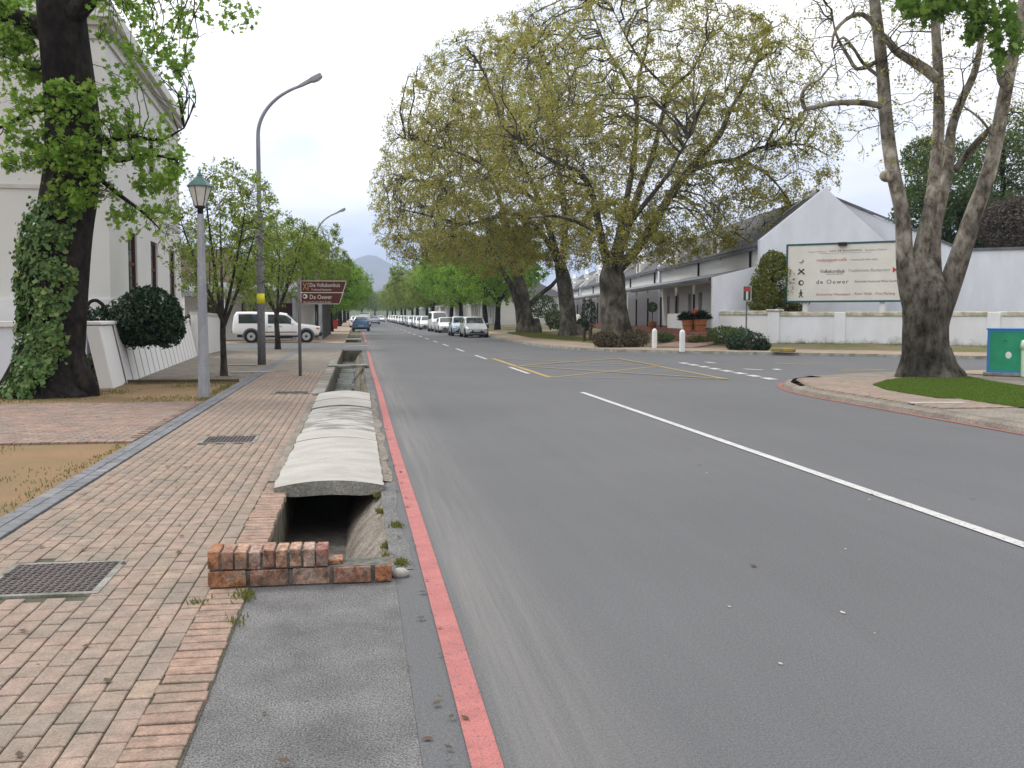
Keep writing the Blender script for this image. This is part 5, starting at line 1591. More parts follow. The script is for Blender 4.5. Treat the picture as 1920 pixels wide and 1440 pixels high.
# ---- manhole covers
def manhole(x0, x1, y0, y1, label, studs=True):
    t = thing('manhole_cover', label, 'manhole cover', ((x0 + x1) / 2, (y0 + y1) / 2, 0), group='service covers in the brick pavement')
    b = .045
    mb = MB().bx(x0 - b, x0, y0 - b, y1 + b, -.03, .020).bx(x1, x1 + b, y0 - b, y1 + b, -.03, .020).bx(x0, x1, y0 - b, y0, -.03, .020).bx(x0, x1, y1, y1 + b, -.03, .020)
    mb.build('surround', M['concrete_mid'], t)
    MB().bx(x0 + .004, x1 - .004, y0 + .004, y1 - .004, -.03, .019).build('plate', M['iron'], t, bevel=.004)
    s = MB(); nx, ny = int((x1 - x0) / .045), int((y1 - y0) / .045)
    for i in range(nx):
        for j in range(ny):
            cx, cy = x0 + (i + .5) * (x1 - x0) / nx, y0 + (j + .5) * (y1 - y0) / ny
            s.box((cx, cy, .0215), (.030, .012, .006), rz=.785 if (i + j) % 2 else -.785)
    s.build('tread', M['iron'], t)
    MB().bx(x0 + .06, x0 + .12, (y0 + y1) / 2 - .015, (y0 + y1) / 2 + .015, .018, .0255).build('lifting_slot', M['black'], t)


manhole(*covers[0], 'square cast-iron manhole cover in the left foreground')
manhole(*covers[1], 'middle manhole cover in the pavement beside the arched slabs')
manhole(*covers[2], 'farthest flat manhole cover, nearest the brown sign')
for px, py, w in [(455, 686, .9), (470, 700, 1.1)]:
    p = G(px, py); o = MB().box((p.x, p.y, .03), (w, .22, .045)).build('concrete_block', M['concrete'], bevel=.01)
    tag(o, 'pale flat concrete marker slab ' + ('nearer the young tree' if py > 690 else 'beside the street light base'), 'slab')

# ---- lantern post
b = G(383, 746)
t = thing('lantern_post', 'grey tapered lantern post with green-roofed lamp on sandy ground', 'street lamp', b)
Hp = 3.62
mb = MB().lathe([(.120, 0), (.116, .3), (.066, Hp)], b, 8, .39); mb.build('post', M['pole'], t)
MB().lathe([(.058, Hp), (.058, Hp + .10), (.11, Hp + .13), (.10, Hp + .16)], b, 12).build('collar', M['black'], t, smooth=True)
z = Hp + .16
MB().lathe([(.105, z), (.215, z + .36)], b, 6, .2).build('glass', M['lamp_glass'], t)
mb = MB()
for k in range(6):
    a = k * math.pi / 3 + .2
    mb.tube([b + Vector((.108 * math.cos(a), .108 * math.sin(a), z)), b + Vector((.219 * math.cos(a), .219 * math.sin(a), z + .37))], .009, 5)
mb.build('frame', M['black'], t)
MB().lathe([(.245, z + .36), (.25, z + .385), (.07, z + .56), (.055, z + .57), (.055, z + .60), (.015, z + .66)], b, 6, .2).build('roof', M['lamp_green'], t)


# ---- tall street lights
def street_light(base, label, H=9.15, arm=1.9):
    t = thing('street_light', label, 'street light', base, group='tall curved street lights')
    b = Vector(base)
    MB().lathe([(.135, 0), (.125, 1.2), (.12, 4.9)], b, 14).build('base_column', M['pole_dark'], t, smooth=True)
    d = Vector((1, -.1, 0)).normalized()
    pts, rad = [], []
    for k in range(22):
        u = k / 21
        if u < .45:
            pts.append(b + Vector((0, 0, 4.9 + (H - 6.6) * u / .45))); rad.append(.075 - .02 * u)
        else:
            a = (u - .45) / .55 * math.radians(66)
            r = 1.75
            pts.append(b + Vector((0, 0, 4.9 + H - 6.6)) + d * (arm * (1 - math.cos(a)) / (1 - math.cos(math.radians(66))) * .72) + Vector((0, 0, math.sin(a) * r)))
            rad.append(.062 - .022 * (u - .45))
    MB().tube(pts, rad, 10).build('curved_arm', M['pole'], t, smooth=True)
    e = pts[-1]; dd = (pts[-1] - pts[-2]).normalized()
    dd = (d * .88 + Vector((0, 0, .46))).normalized()
    up = Vector((0, 1, 0)).cross(dd) * -1; up = up if up.z > 0 else -up
    sd = dd.cross(up)
    mb = MB()
    prof = [(0, .05, .05, .05), (.12, .085, .06, .05), (.4, .12, .07, .06), (.45, .13, .08, .10), (.75, .125, .075, .09), (.80, .10, .05, .05)]
    for q, w, hu, hd in prof:
        c = e + dd * q
        mb.v += [tuple(c + sd * w - up * hd), tuple(c - sd * w - up * hd), tuple(c - sd * w * .8 + up * hu), tuple(c + sd * w * .8 + up * hu)]
    for i in range(len(prof) - 1):
        for k in range(4): mb.f.append((i * 4 + k, i * 4 + (k + 1) % 4, i * 4 + 4 + (k + 1) % 4, i * 4 + 4 + k))
    mb.f += [(3, 2, 1, 0), tuple(range(len(mb.v) - 4, len(mb.v)))]
    MB.build(mb, 'lamp_head', M['pole'], t, bevel=.012)
    c = e + dd * .6 - up * .1
    mb = MB(); mb.ball(c, (.16, .09, .035), 10, 6, Matrix((dd, sd, up)).transposed()); mb.build('lens', M['lamp_glass'], t, smooth=True)
    return t


sl = street_light(G(491, 684), 'tall curved street light with a yellow tag on its column')
bsl = G(491, 684)
MB().lathe([(.1265, 2.02), (.1265, 2.34)], bsl, 14).build('yellow_tag', M['yellow'], sl, smooth=True)
street_light(G(597, 632), 'distant curved street light rising behind the left-hand trees')

# ---- brown tourist sign
b = G(563, 706)
t = thing('tourist_sign', 'brown two-panel direction sign with slanted right edge on a grey pole', 'sign', b, rz=-PHI * .6, local=True)
MB().lathe([(.042, 0), (.042, 2.62)], (0, 0, 0), 12).build('pole', M['pole_dark'], t, smooth=True)
def rounded(pts, r, n=4):
    out = []
    for i in range(len(pts)):
        p, a, c = Vector(pts[i]), Vector(pts[i - 1]), Vector(pts[(i + 1) % len(pts)])
        p0 = p + (a - p).normalized() * r; p1 = p + (c - p).normalized() * r
        for k in range(n + 1):
            u = k / n; out.append((1 - u) ** 2 * p0 + 2 * u * (1 - u) * p + u * u * p1)
    return out
W_, H_ = 1.22, .62
zb = 1.93
shape = [(.05, zb), (.05 + W_ * .84, zb), (.05 + W_, zb + H_), (.05, zb + H_)]
def plate_(shape, y0, y1, r): return MB().extr([(p.x, y0, p.y) for p in rounded(shape, r)], (0, y1 - y0, 0))
plate_(shape, -.055, -.045, .07).build('rim', M['sign_white'], t)
ins = .016
sh2 = [(.05 + ins, zb + ins), (.05 + W_ * .84 - ins * .8, zb + ins), (.05 + W_ * .84 + W_ * .16 * .46 - ins, zb + H_ * .475), (.05 + ins, zb + H_ * .475)]
plate_(sh2, -.0585, -.0545, .03).build('panel', M['sign_brown'], t)
sh3 = [(.05 + ins, zb + H_ * .51), (.05 + W_ * .84 + W_ * .16 * .5 - ins, zb + H_ * .51), (.05 + W_ - ins * 1.6, zb + H_ - ins), (.05 + ins, zb + H_ - ins)]
plate_(sh3, -.0585, -.0545, .03).build('panel', M['sign_brown'], t)
for zz in (.08, .5): MB().bx(-.03, .10, -.0445, -.02, zb + zz, zb + zz + .04).build('bracket', M['pole_dark'], t)
for key, x, z, sx in [('s1', .285, zb + .455, .73), ('s2', .33, zb + .36, .86), ('s3', .28, zb + .135, .82), ('s4', .12, zb + .035, .92)]:
    o = link('lettering', T[key], t); o.location = (x, -.0615, z); o.scale = (sx, 1, 1)
mb = MB()
mb.tube([(.115, -.062, zb + .38), (.21, -.062, zb + .56)], .010, 5).tube([(.21, -.062, zb + .38), (.115, -.062, zb + .56)], .010, 5)
mb.tube([(.245, -.062, zb + .36), (.245, -.062, zb + .55), (.262, -.062, zb + .57)], .011, 5)
mb.build('cutlery_symbol', M['sign_tan'], t)
def ring(mb, c, r, w, y, n=18, dx=0):
    vs = []
    for k in range(n):
        a = 2 * math.pi * k / n; vs += [(c[0] + r * math.cos(a), y, c[1] + r * math.sin(a)), (c[0] + dx + (r - w) * math.cos(a), y, c[1] + (r - w) * math.sin(a))]
    mb.add(vs, [(2 * k, 2 * ((k + 1) % n), 2 * ((k + 1) % n) + 1, 2 * k + 1) for k in range(n)])
    return mb
ring(MB(), (.165, zb + .205), .062, .028, -.0625, dx=-.018).build('ring_symbol', M['sign_white'], t)

# ---- left building
phb = math.radians(2.4)
bu = Vector((-math.sin(phb), math.cos(phb), 0)); bn = Vector((math.cos(phb), math.sin(phb), 0))   # along the street wall, outward
C0 = Vector((-6.23, 27.25, 0)); LEN = 14.2; HB = 9.5
bld = thing('white_hall', 'tall cream-white building with heavy cornice and narrow oxblood windows at left', 'building', C0)


def wall_open(o, u, n, length, z0, z1, ops, th=.3):
    """upright wall face from o along u with openings (s0,s1,za,zb), reveals th deep against n"""
    mb = MB()
    ss = sorted({0, length, *[q[0] for q in ops], *[q[1] for q in ops]}); zs = sorted({z0, z1, *[q[2] for q in ops], *[q[3] for q in ops]})
    P = lambda s, z, d=0: o + u * s - n * d + Vector((0, 0, z))
    for i in range(len(ss) - 1):
        for j in range(len(zs) - 1):
            cs, cz = (ss[i] + ss[i + 1]) / 2, (zs[j] + zs[j + 1]) / 2
            if any(q[0] < cs < q[1] and q[2] < cz < q[3] for q in ops): continue
            mb.quad(P(ss[i], zs[j]), P(ss[i + 1], zs[j]), P(ss[i + 1], zs[j + 1]), P(ss[i], zs[j + 1]))
    for (a, b_, c, d) in ops:
        mb.quad(P(a, c), P(a, d), P(a, d, th), P(a, c, th)).quad(P(b_, c), P(b_, d), P(b_, d, th), P(b_, c, th))
        mb.quad(P(a, c), P(b_, c), P(b_, c, th), P(a, c, th)).quad(P(a, d), P(b_, d), P(b_, d, th), P(a, d, th))
    return mb


def sash(o, u, n, op, parent, depth=.16, cols=2, rows=4, mfr=None):
    a, b_, c, d = op
    P = lambda s, z, dd: o + u * s - n * dd + Vector((0, 0, z))
    fr = MB(); mfr = mfr or M['wood_red']
    def bar(s0, s1, za, zb, d0, d1):
        fr.add([P(s0, za, d0), P(s1, za, d0), P(s1, zb, d0), P(s0, zb, d0), P(s0, za, d1), P(s1, za, d1), P(s1, zb, d1), P(s0, zb, d1)], [(0, 1, 2, 3), (4, 5, 6, 7), (0, 1, 5, 4), (1, 2, 6, 5), (2, 3, 7, 6), (3, 0, 4, 7)])
    w = .09
    bar(a, a + w, c, d, depth - .05, depth + .06); bar(b_ - w, b_, c, d, depth - .05, depth + .06)
    bar(a + w, b_ - w, d - w, d, depth - .05, depth + .06); bar(a + w, b_ - w, c, c + w, depth - .05, depth + .06); bar(a + w, b_ - w, (c + d) / 2 - .04, (c + d) / 2 + .04, depth - .03, depth + .05)
    win = fr.build('window', mfr, parent)
    for i in range(cols):
        for j in range(rows):
            s0 = a + w + (b_ - a - 2 * w) * i / cols; s1 = a + w + (b_ - a - 2 * w) * (i + 1) / cols
            z0_ = c + w + (d - c - 2 * w) * j / rows; z1_ = c + w + (d - c - 2 * w) * (j + 1) / rows
            g = .014
            MB().quad(P(s0 + g, z0_ + g, depth), P(s1 - g, z0_ + g, depth), P(s1 - g, z1_ - g, depth), P(s0 + g, z1_ - g, depth)).build('pane', M['glass'], win)
    bk = MB().quad(P(a + .02, c + .02, depth + .03), P(b_ - .02, c + .02, depth + .03), P(b_ - .02, d - .02, depth + .03), P(a + .02, d - .02, depth + .03)).build('glazing_bars', mfr, win)


ops = []
for x0, x1, yt, yb in [(239, 256, 430, 552), (282, 294, 451, 556), (317, 328, 468, 560), (244, 254, 208, 300), (285, 293, 253, 330), (320, 327, 300, 360)]:
    p0, p1 = RP(x0, yt, C0, bu), RP(x1, yt, C0, bu)
    s0, s1 = (p0 - C0).dot(bu), (p1 - C0).dot(bu)
    ops.append((s0, s1, RP(x0, yb, C0, bu).z, p0.z))
lo = sum(o_[2] for o_ in ops[:3]) / 3; hi = sum(o_[3] for o_ in ops[:3]) / 3
lo2 = sum(o_[2] for o_ in ops[3:]) / 3; hi2 = sum(o_[3] for o_ in ops[3:]) / 3
ops = [(s0, max(s0 + 1.4, min(s1, s0 + 2.2)), lo if k < 3 else lo2, hi if k < 3 else hi2) for k, (s0, s1, _, _) in enumerate(ops)]
print('HALL', ops)
ops2 = []
for q in ops:
    s0, s1 = ops[ops.index(q) % 3][:2]
    ops2.append((s0, s1, q[2], q[3]))
ops = ops2
wall = wall_open(C0, bu, bn, LEN, 0, HB - .5, ops, .3)
sw = -bn
wall.quad(C0 + sw * 14, C0, C0 + Vector((0, 0, HB - .5)), C0 + sw * 14 + Vector((0, 0, HB - .5)))
C1 = C0 + bu * LEN
wall.quad(C1, C1 + sw * 14, C1 + sw * 14 + Vector((0, 0, HB - .5)), C1 + Vector((0, 0, HB - .5)))
wall.build('wall', M['cream_wall'], bld)
for q in ops: sash(C0, bu, bn, q, bld, .10)


def band(z0, z1, out, m, name, parent, o=C0, length=LEN, side=14):
    a = o + bn * out - bu * out; b_ = o + bn * out + bu * (length + out)
    c = o + bu * (length + out) + sw * side; d = o + sw * side - bu * out
    MB().extr([tuple(p + Vector((0, 0, z0))) for p in (a, b_, c, d)], (0, 0, z1 - z0)).build(name, m, parent)


band(HB - .95, HB - .85, .06, M['cream_trim'], 'moulding', bld)
band(HB - .62, HB - .45, .16, M['cream_trim'], 'cornice', bld)
band(HB - .45, HB - .30, .28, M['cream_wall'], 'cornice', bld)
band(HB - .30, HB + .12, .12, M['cream_wall'], 'parapet', bld)
band(4.80, 4.90, .04, M['cream_trim'], 'string_course', bld)
band(1.35, 2.05, .07, M['white_wall'], 'plinth', bld)
band(0, 1.34, .10, M['stained_wall'], 'plinth', bld)
# low wall left of the trunk, and the shallow pier
o = MB()
a = Vector((-13.5, 25.3, 0))
gw = thing('garden_wall', 'low whitewashed wall with projecting coping at the left edge behind the ivy-clad tree', 'wall', (-9.0, 25.9, 0))
MB().bx(-16, -6.75, 25.75, 26.0, -.02, 1.35).build('wall', M['stained_wall'], gw)
MB().bx(-16, -6.7, 25.68, 26.07, 1.35, 1.50).build('coping', M['white_wall'], gw, bevel=.02)
MB().bx(-6.85, -6.45, 25.7, 26.1, -.02, 1.22).build('pier', M['stained_wall'], gw, bevel=.01)
# battered wall with dark joints along the path
W0, W1 = G(238, 719), G(370, 668)
wu = (W1 - W0).normalized(); wnn = Vector((wu.y, -wu.x, 0)); Lw = (W1 - W0).length
bw = thing('battered_wall', 'long low white sloping wall with dark upright joints beside the path', 'wall', W0)
def bwp(s, z, out=0): return W0 + wu * s - wnn * (.20 * z - out) + Vector((0, 0, z))
np_ = 17
for k in range(np_):
    s0, s1 = Lw * k / np_ + .06, Lw * (k + 1) / np_ - .06
    MB().extr([bwp(s0, 0), bwp(s1, 0), bwp(s1, 1.42), bwp(s0, 1.42)], tuple(-wnn * .12)).build('panel', M['white_wall'], bw)
MB().extr([bwp(.0, 0, -.006), bwp(Lw, 0, -.006), bwp(Lw, 1.40, -.006), bwp(0, 1.40, -.006)], tuple(-wnn * .3)).build('backing', M['pole_dark'], bw)
MB().extr([bwp(-1.6, -.02, -.02), bwp(-.02, -.02, -.02), bwp(-.02, 1.40, -.02), bwp(-1.6, 1.40, -.02)], tuple(-wnn * .3)).build('end_wall', M['white_wall'], bw, bevel=.015)
MB().extr([bwp(-1.6, 1.42, .03), bwp(Lw, 1.42, .03), bwp(Lw, 1.50, .03), bwp(-1.6, 1.50, .03)], tuple(-wnn * .45)).build('coping', M['white_wall'], bw, bevel=.015)
a, b_ = W1 + Vector((0, .1, 0)), G(418, 657)
rw = thing('return_wall', 'short white wall with brown coping turning back from the street corner', 'wall', a)
d = (b_ - a); d.z = 0; nn = Vector((-d.y, d.x, 0)).normalized() * .25
MB().extr([a, b_, b_ + Vector((0, 0, 1.55)), a + Vector((0, 0, 1.65))], tuple(nn)).build('wall', M['white_wall'], rw)
nn2 = nn * 1.3
MB().extr([a - nn * .15 + Vector((0, 0, 1.65)), b_ - nn * .15 + Vector((0, 0, 1.55)), b_ - nn * .15 + Vector((0, 0, 1.67)), a - nn * .15 + Vector((0, 0, 1.77))], tuple(nn2)).build('coping', M['cream_trim'], rw)
bush('flowering_shrub', 'reddish flowering shrub above the brown-coped white wall', 'shrub', Vector((-7.4, 46.0, 0)), [gpe(388, 585, 14, 30, 46.5, .8), gpe(362, 600, 14, 12, 46, .6)], M['leaf_rust'], 2600, .12, 61)

# ---- verandah house across the left side street
vh = thing('verandah_house', 'white single-storey house with brown roof and grey verandah posts behind the pickup', 'house', (-12, 66, 0))
hw0 = Vector((-22, 67.5, 0))
vops = [(9.0, 10.3, 1.0, 2.5), (12.2, 13.4, .1, 2.4), (14.6, 16.0, 1.0, 2.5), (17.0, 18.0, .1, 2.4)]
wm = wall_open(hw0, Vector((1, 0, 0)), Vector((0, -1, 0)), 18.6, 0, 3.3, vops, .25)
e = hw0 + Vector((18.6, 0, 0)); wm.quad(e, e + Vector((0, 22, 0)), e + Vector((0, 22, 3.3)), e + Vector((0, 0, 3.3)))
wm.build('wall', M['white_wall'], vh)
for q in vops:
    if q[2] > .5: sash(hw0, Vector((1, 0, 0)), Vector((0, -1, 0)), q, vh, .12, 2, 3)
    else: MB().bx(hw0.x + q[0], hw0.x + q[1], 67.6, 67.68, .1, 2.4).build('door', M['wood_red'], vh)
MB().extr([(-22.6, 64.8, 3.0), (-22.6, 67.5, 3.65), (-22.6, 67.5, 3.72), (-22.6, 64.8, 3.08)], (20.6, 0, 0)).build('verandah_roof', M['roof_iron'], vh)
MB().extr([(-2.0, 64.8, 3.0), (-2.0, 64.8, 3.08), (-3.4, 64.8, 3.72), (-3.4, 64.8, 3.65)], (0, 24, 0)).build('verandah_roof', M['roof_iron'], vh)
MB().bx(-22.6, -2.0, 64.72, 64.80, 2.80, 3.06).build('fascia', M['pole'], vh)
for x in (-13.2, -10.6, -8.2, -5.9, -3.9, -2.3):
    MB().bx(x - .11, x + .11, 64.85, 65.07, 0, 2.98).build('post', M['pole'] if x > -7 else M['white_wall'], vh, bevel=.01)
for y in (68.5, 72, 75.5, 79, 82.5, 86):
    MB().bx(-2.4, -2.2, y - .1, y + .1, 0, 2.98).build('post', M['pole_dark'], vh, bevel=.01)
MB().add([(-22.8, 67.2, 3.5), (-3.2, 67.2, 3.5), (-3.2, 89.5, 3.5), (-22.8, 89.5, 3.5), (-16, 73, 6.2), (-9, 73, 6.2), (-9, 84, 6.2), (-16, 84, 6.2)], [(0, 1, 5, 4), (1, 2, 6, 5), (2, 3, 7, 6), (3, 0, 4, 7), (4, 5, 6, 7)]).build('roof', M['roof_brown'], vh)
MB().bx(-22, -13.5, 66.2, 66.4, 0, .75).build('low_wall', M['pole_dark'], vh)

# red planter, closed parasol
b = G(626, 617)
t = thing('red_planter', 'square red planter box with a small shrub on the far left pavement', 'planter', b)
mb = MB(); mb.add([(b.x - .38, b.y - .38, .03), (b.x + .38, b.y - .38, .03), (b.x + .38, b.y + .38, .03), (b.x - .38, b.y + .38, .03), (b.x - .5, b.y - .5, 1.0), (b.x + .5, b.y - .5, 1.0), (b.x + .5, b.y + .5, 1.0), (b.x - .5, b.y + .5, 1.0)], [(0, 1, 5, 4), (1, 2, 6, 5), (2, 3, 7, 6), (3, 0, 4, 7), (3, 2, 1, 0), (4, 5, 6, 7)])
mb.build('box', M['planter_red'], t, bevel=.02)
MB().bx(b.x - .53, b.x + .53, b.y - .53, b.y + .53, .96, 1.06).build('rim', M['planter_red'], t, bevel=.02)
V, Fq = leaf_quads(in_ell(1400, [((b.x, b.y, 1.9), (.55, .55, .95))], np.random.default_rng(8), 2.0), .2, .2, np.random.default_rng(8))
leafy('foliage', t, V, Fq, M['leaf_mid'])
b = G(612, 618)
t = thing('closed_parasol', 'closed white parasol standing left of the red planter', 'parasol', b)
MB().lathe([(.25, .03), (.25, .10), (.03, .12), (.03, 2.6)], b, 10).build('pole', M['pole_dark'], t)
MB().lathe([(.10, 1.0), (.20, 1.15), (.16, 1.8), (.05, 2.55), (.02, 2.62)], b, 8).build('canopy', M['fabric'], t, smooth=True)

# ================================================================== VEHICLES
HATCH = dict(L=3.8, W=1.70, st=[(0.0, .34, .50, .56, .74, .95), (.025, .24, .58, .68, .88, .95), (.09, .20, .68, .80, .96, .93), (.20, .20, .80, .94, .99, .90), (.255, .20, .88, 1.01, 1.0, .86), (.34, .20, .91, 1.25, 1.0, .80), (.43, .20, .93, 1.44, 1.0, .76), (.55, .20, .95, 1.51, 1.0, .74), (.72, .20, .97, 1.51, 1.0, .74), (.86, .20, .99, 1.44, .99, .73), (.93, .22, .99, 1.22, .97, .76), (.97, .24, .95, 1.02, .95, .85), (.99, .30, .80, .86, .92, .93), (1.0, .36, .60, .64, .86, .95)],
             ws=(.262, .42), rw=(.865, .945), sd=[(.30, .53), (.555, .80)], wh=(.165, .825), r=.30)
SEDAN = dict(L=4.35, W=1.70, st=[(0.0, .34, .48, .54, .76, .95), (.02, .24, .56, .64, .90, .95), (.08, .20, .64, .74, .97, .94), (.24, .20, .78, .88, 1.0, .91), (.285, .20, .86, .94, 1.0, .87), (.36, .20, .88, 1.18, 1.0, .80), (.43, .20, .89, 1.37, 1.0, .75), (.54, .20, .90, 1.42, 1.0, .73), (.68, .20, .91, 1.39, 1.0, .73), (.76, .20, .92, 1.18, 1.0, .78), (.82, .20, .92, 1.0, .99, .86), (.95, .22, .90, .97, .96, .90), (.985, .28, .82, .88, .93, .93), (1.0, .36, .60, .66, .86, .95)],
             ws=(.292, .42), rw=(.69, .805), sd=[(.33, .53), (.55, .72)], wh=(.175, .80), r=.30)
VAN = dict(L=4.6, W=1.72, st=[(0.0, .36, .60, .68, .82, .96), (.015, .26, .80, .90, .93, .95), (.06, .22, .98, 1.08, .98, .92), (.12, .22, 1.05, 1.25, 1.0, .88), (.20, .22, 1.08, 1.62, 1.0, .84), (.28, .22, 1.10, 1.88, 1.0, .82), (.42, .22, 1.10, 1.97, 1.0, .82), (.70, .22, 1.10, 1.98, 1.0, .82), (.95, .22, 1.10, 1.95, 1.0, .82), (.985, .24, 1.08, 1.75, .98, .84), (1.0, .34, 1.0, 1.10, .94, .92)],
           ws=(.125, .265), rw=(.955, .985), sd=[(.24, .40), (.43, .68), (.70, .92)], wh=(.16, .80), r=.31)
PICKUP = dict(L=5.0, W=1.78, st=[(0.0, .50, .72, .80, .84, .96), (.015, .42, .80, .90, .94, .95), (.07, .40, .90, 1.00, .99, .93), (.22, .40, 1.00, 1.08, 1.0, .92), (.265, .40, 1.03, 1.14, 1.0, .88), (.33, .40, 1.04, 1.45, 1.0, .83), (.39, .40, 1.05, 1.70, 1.0, .80), (.47, .40, 1.05, 1.76, 1.0, .79), (.62, .40, 1.05, 1.77, 1.0, .79), (.645, .40, 1.05, 1.78, 1.0, .80), (.80, .42, 1.06, 1.80, 1.0, .82), (.955, .48, 1.06, 1.79, 1.0, .82), (.985, .50, 1.05, 1.60, .99, .86), (1.0, .54, .95, 1.05, .95, .93)],
              ws=(.272, .38), rw=(.958, .982), sd=[(.335, .475), (.49, .60), (.685, .93)], wh=(.165, .79), r=.37)


def car_proto(name, sp, pm, arch=None, grille='dark', seed=0):
    root = thing(name, 'x', 'car', (0, 0, 0), local=True)
    L_, W_ = sp['L'], sp['W'] / 2
    st = sp['st']
    U_ = [s[0] for s in st]
    def par(u): return [float(np.interp(u, U_, [s[k] for s in st])) for k in range(1, 6)]
    def sec(u):
        zb, be, tp, wf, tf = par(u); w = W_ * wf; wt = w * tf; h = be - zb
        return [(w * .60, zb), (w * .93, zb + .02), (w * .985, zb + .12 * h + .03), (w, zb + .45 * h), (w * .985, zb + .80 * h), (w * .955, be), (wt + (w * .955 - wt) * .12, tp - (tp - be) * .12), (wt * .86, tp - .012), (wt * .5, tp + .012), (0, tp + .018)]
    us = sorted(set(U_ + [i / 40 for i in range(41)]))
    mb = MB(); n = 10; W2 = 2 * n - 1
    for u in us:
        s = sec(u)
        full = [(-x, z) for x, z in s] + [(x, z) for x, z in s[-2::-1]]
        mb.v += [(x, -L_ / 2 + u * L_, z) for x, z in full]
    for i in range(len(us) - 1):
        for k in range(W2 - 1): mb.f.append((i * W2 + k, i * W2 + k + 1, (i + 1) * W2 + k + 1, (i + 1) * W2 + k))
        mb.f.append((i * W2 + W2 - 1, i * W2, (i + 1) * W2, (i + 1) * W2 + W2 - 1))
    mb.f.append(tuple(range(W2))); mb.f.append(tuple(range((len(us) - 1) * W2, len(us) * W2))[::-1])
    body = mb.build('body', pm, root, smooth=True)
    Y = lambda u: -L_ / 2 + u * L_
    def side(u, k, sgn, off):
        s = sec(u); a, b_ = s[5], s[6]
        x = a[0] + (b_[0] - a[0]) * k + off; z = a[1] + (b_[1] - a[1]) * k
        return (sgn * x, Y(u), z)
    for sgn in (-1, 1):
        for (u0, u1) in sp['sd']:
            g = MB(); m_ = 6
            for i in range(m_ + 1):
                u = u0 + (u1 - u0) * i / m_; g.v += [side(u, .10, sgn, .008), side(u, .55, sgn, .010), side(u, .93, sgn, .008)]
            for i in range(m_):
                for k in range(2): g.f.append((i * 3 + k, i * 3 + k + 1, i * 3 + k + 4, i * 3 + k + 3))
            g.build('side_window', M['car_glass'], root, smooth=True)
        # door line and handle
        for (u0, u1) in sp['sd'][:2]:
            s = sec(u1)
            dh = MB().box((sgn * (s[4][0] + .008), Y(u1 - .02), s[4][1] + .02), (.03, .16, .03)); dh.build('door_handle', M['plastic'] if arch else pm, root, bevel=.006)
            MB().box((sgn * (s[3][0] + .001), Y(u1 + .01), (s[1][1] + s[5][1]) / 2 + .02), (.006, .010, (s[5][1] - s[1][1]) * .8)).build('door_gap', M['plastic'], root)
        um = sp['ws'][0] + .05; s = sec(um)
        MB().ball((sgn * (s[5][0] + .10), Y(um), s[5][1] + .08), (.10, .05, .07), 10, 6).build('mirror', pm, root, smooth=True)
        s = sec(.06)
        MB().ball((sgn * s[3][0] * .74, Y(.026), s[5][1] - .03), (.17, .13, .095), 12, 8).build('headlight', M['lens'], root, smooth=True)
        s = sec(.985)
        MB().ball((sgn * s[3][0] * .86, Y(.975), s[5][1] - .10 if sp is not HATCH else s[5][1] + .02), (.10, .09, .15), 10, 8).build('tail_light', M['lens_red'], root, smooth=True)
        if arch:
            MB().ball((sgn * W_ * .93, Y(.035), .84), (.06, .10, .06), 8, 6).build('indicator', M['lens_orange'], root, smooth=True)
    def topgrid(u0, u1, name_, lim=.86):
        g = MB(); m_, q = 6, 8
        for i in range(m_ + 1):
            u = u0 + (u1 - u0) * i / m_; s = sec(u)
            xs = s[6][0] * lim
            for k in range(q + 1):
                x = -xs + 2 * xs * k / q; ax = abs(x)
                z = np.interp(ax, [p[0] for p in s[9:5:-1]], [p[1] for p in s[9:5:-1]])
                dz = .010
                g.v.append((x, Y(u) + (-.012 if u0 < .5 else .012), z + dz))
        for i in range(m_):
            for k in range(q): g.f.append((i * (q + 1) + k, i * (q + 1) + k + 1, (i + 1) * (q + 1) + k + 1, (i + 1) * (q + 1) + k))
        g.build(name_, M['car_glass'], root, smooth=True)
    topgrid(*sp['ws'], 'windscreen'); topgrid(*sp['rw'], 'rear_window')
    s0 = sec(.01)
    zf = s0[1][1]
    MB().box((0, Y(.0) - .006, s0[4][1] - .02), (W_ * .90, .06, .13)).build('grille', M['plastic'], root, bevel=.02)
    MB().box((0, Y(.0) - .012, zf + .06), (W_ * 1.25, .06, .11)).build('air_intake', M['plastic'], root, bevel=.025)
    MB().box((0, Y(0) - .045, zf + .15), (.50, .012, .11)).build('number_plate', M['plate'], root)
    se = sec(.99)
    MB().box((0, Y(1) + .012, se[1][1] + .10), (W_ * 1.7, .10, .16)).build('rear_bumper', M['plastic'] if arch else pm, root, bevel=.03)
    MB().box((0, Y(1) + .066, se[1][1] + .22), (.50, .012, .11)).build('number_plate', M['plate'], root)
    if arch:
        MB().box((0, Y(0) + .02, .50), (W_ * 1.9, .22, .24)).build('front_bumper', M['plastic'], root, bevel=.05)
        for sgn in (-1, 1): MB().bx(sgn * W_ - .02, sgn * W_ + .012, Y(.27), Y(.68), .60, .64).build('side_trim', M['plastic'], root)
    MB().bx(-W_ * .8, W_ * .8, Y(.05), Y(.95), .17 if not arch else .32, .34 if not arch else .46).build('underbody', M['plastic'], root)
    r = sp['r']
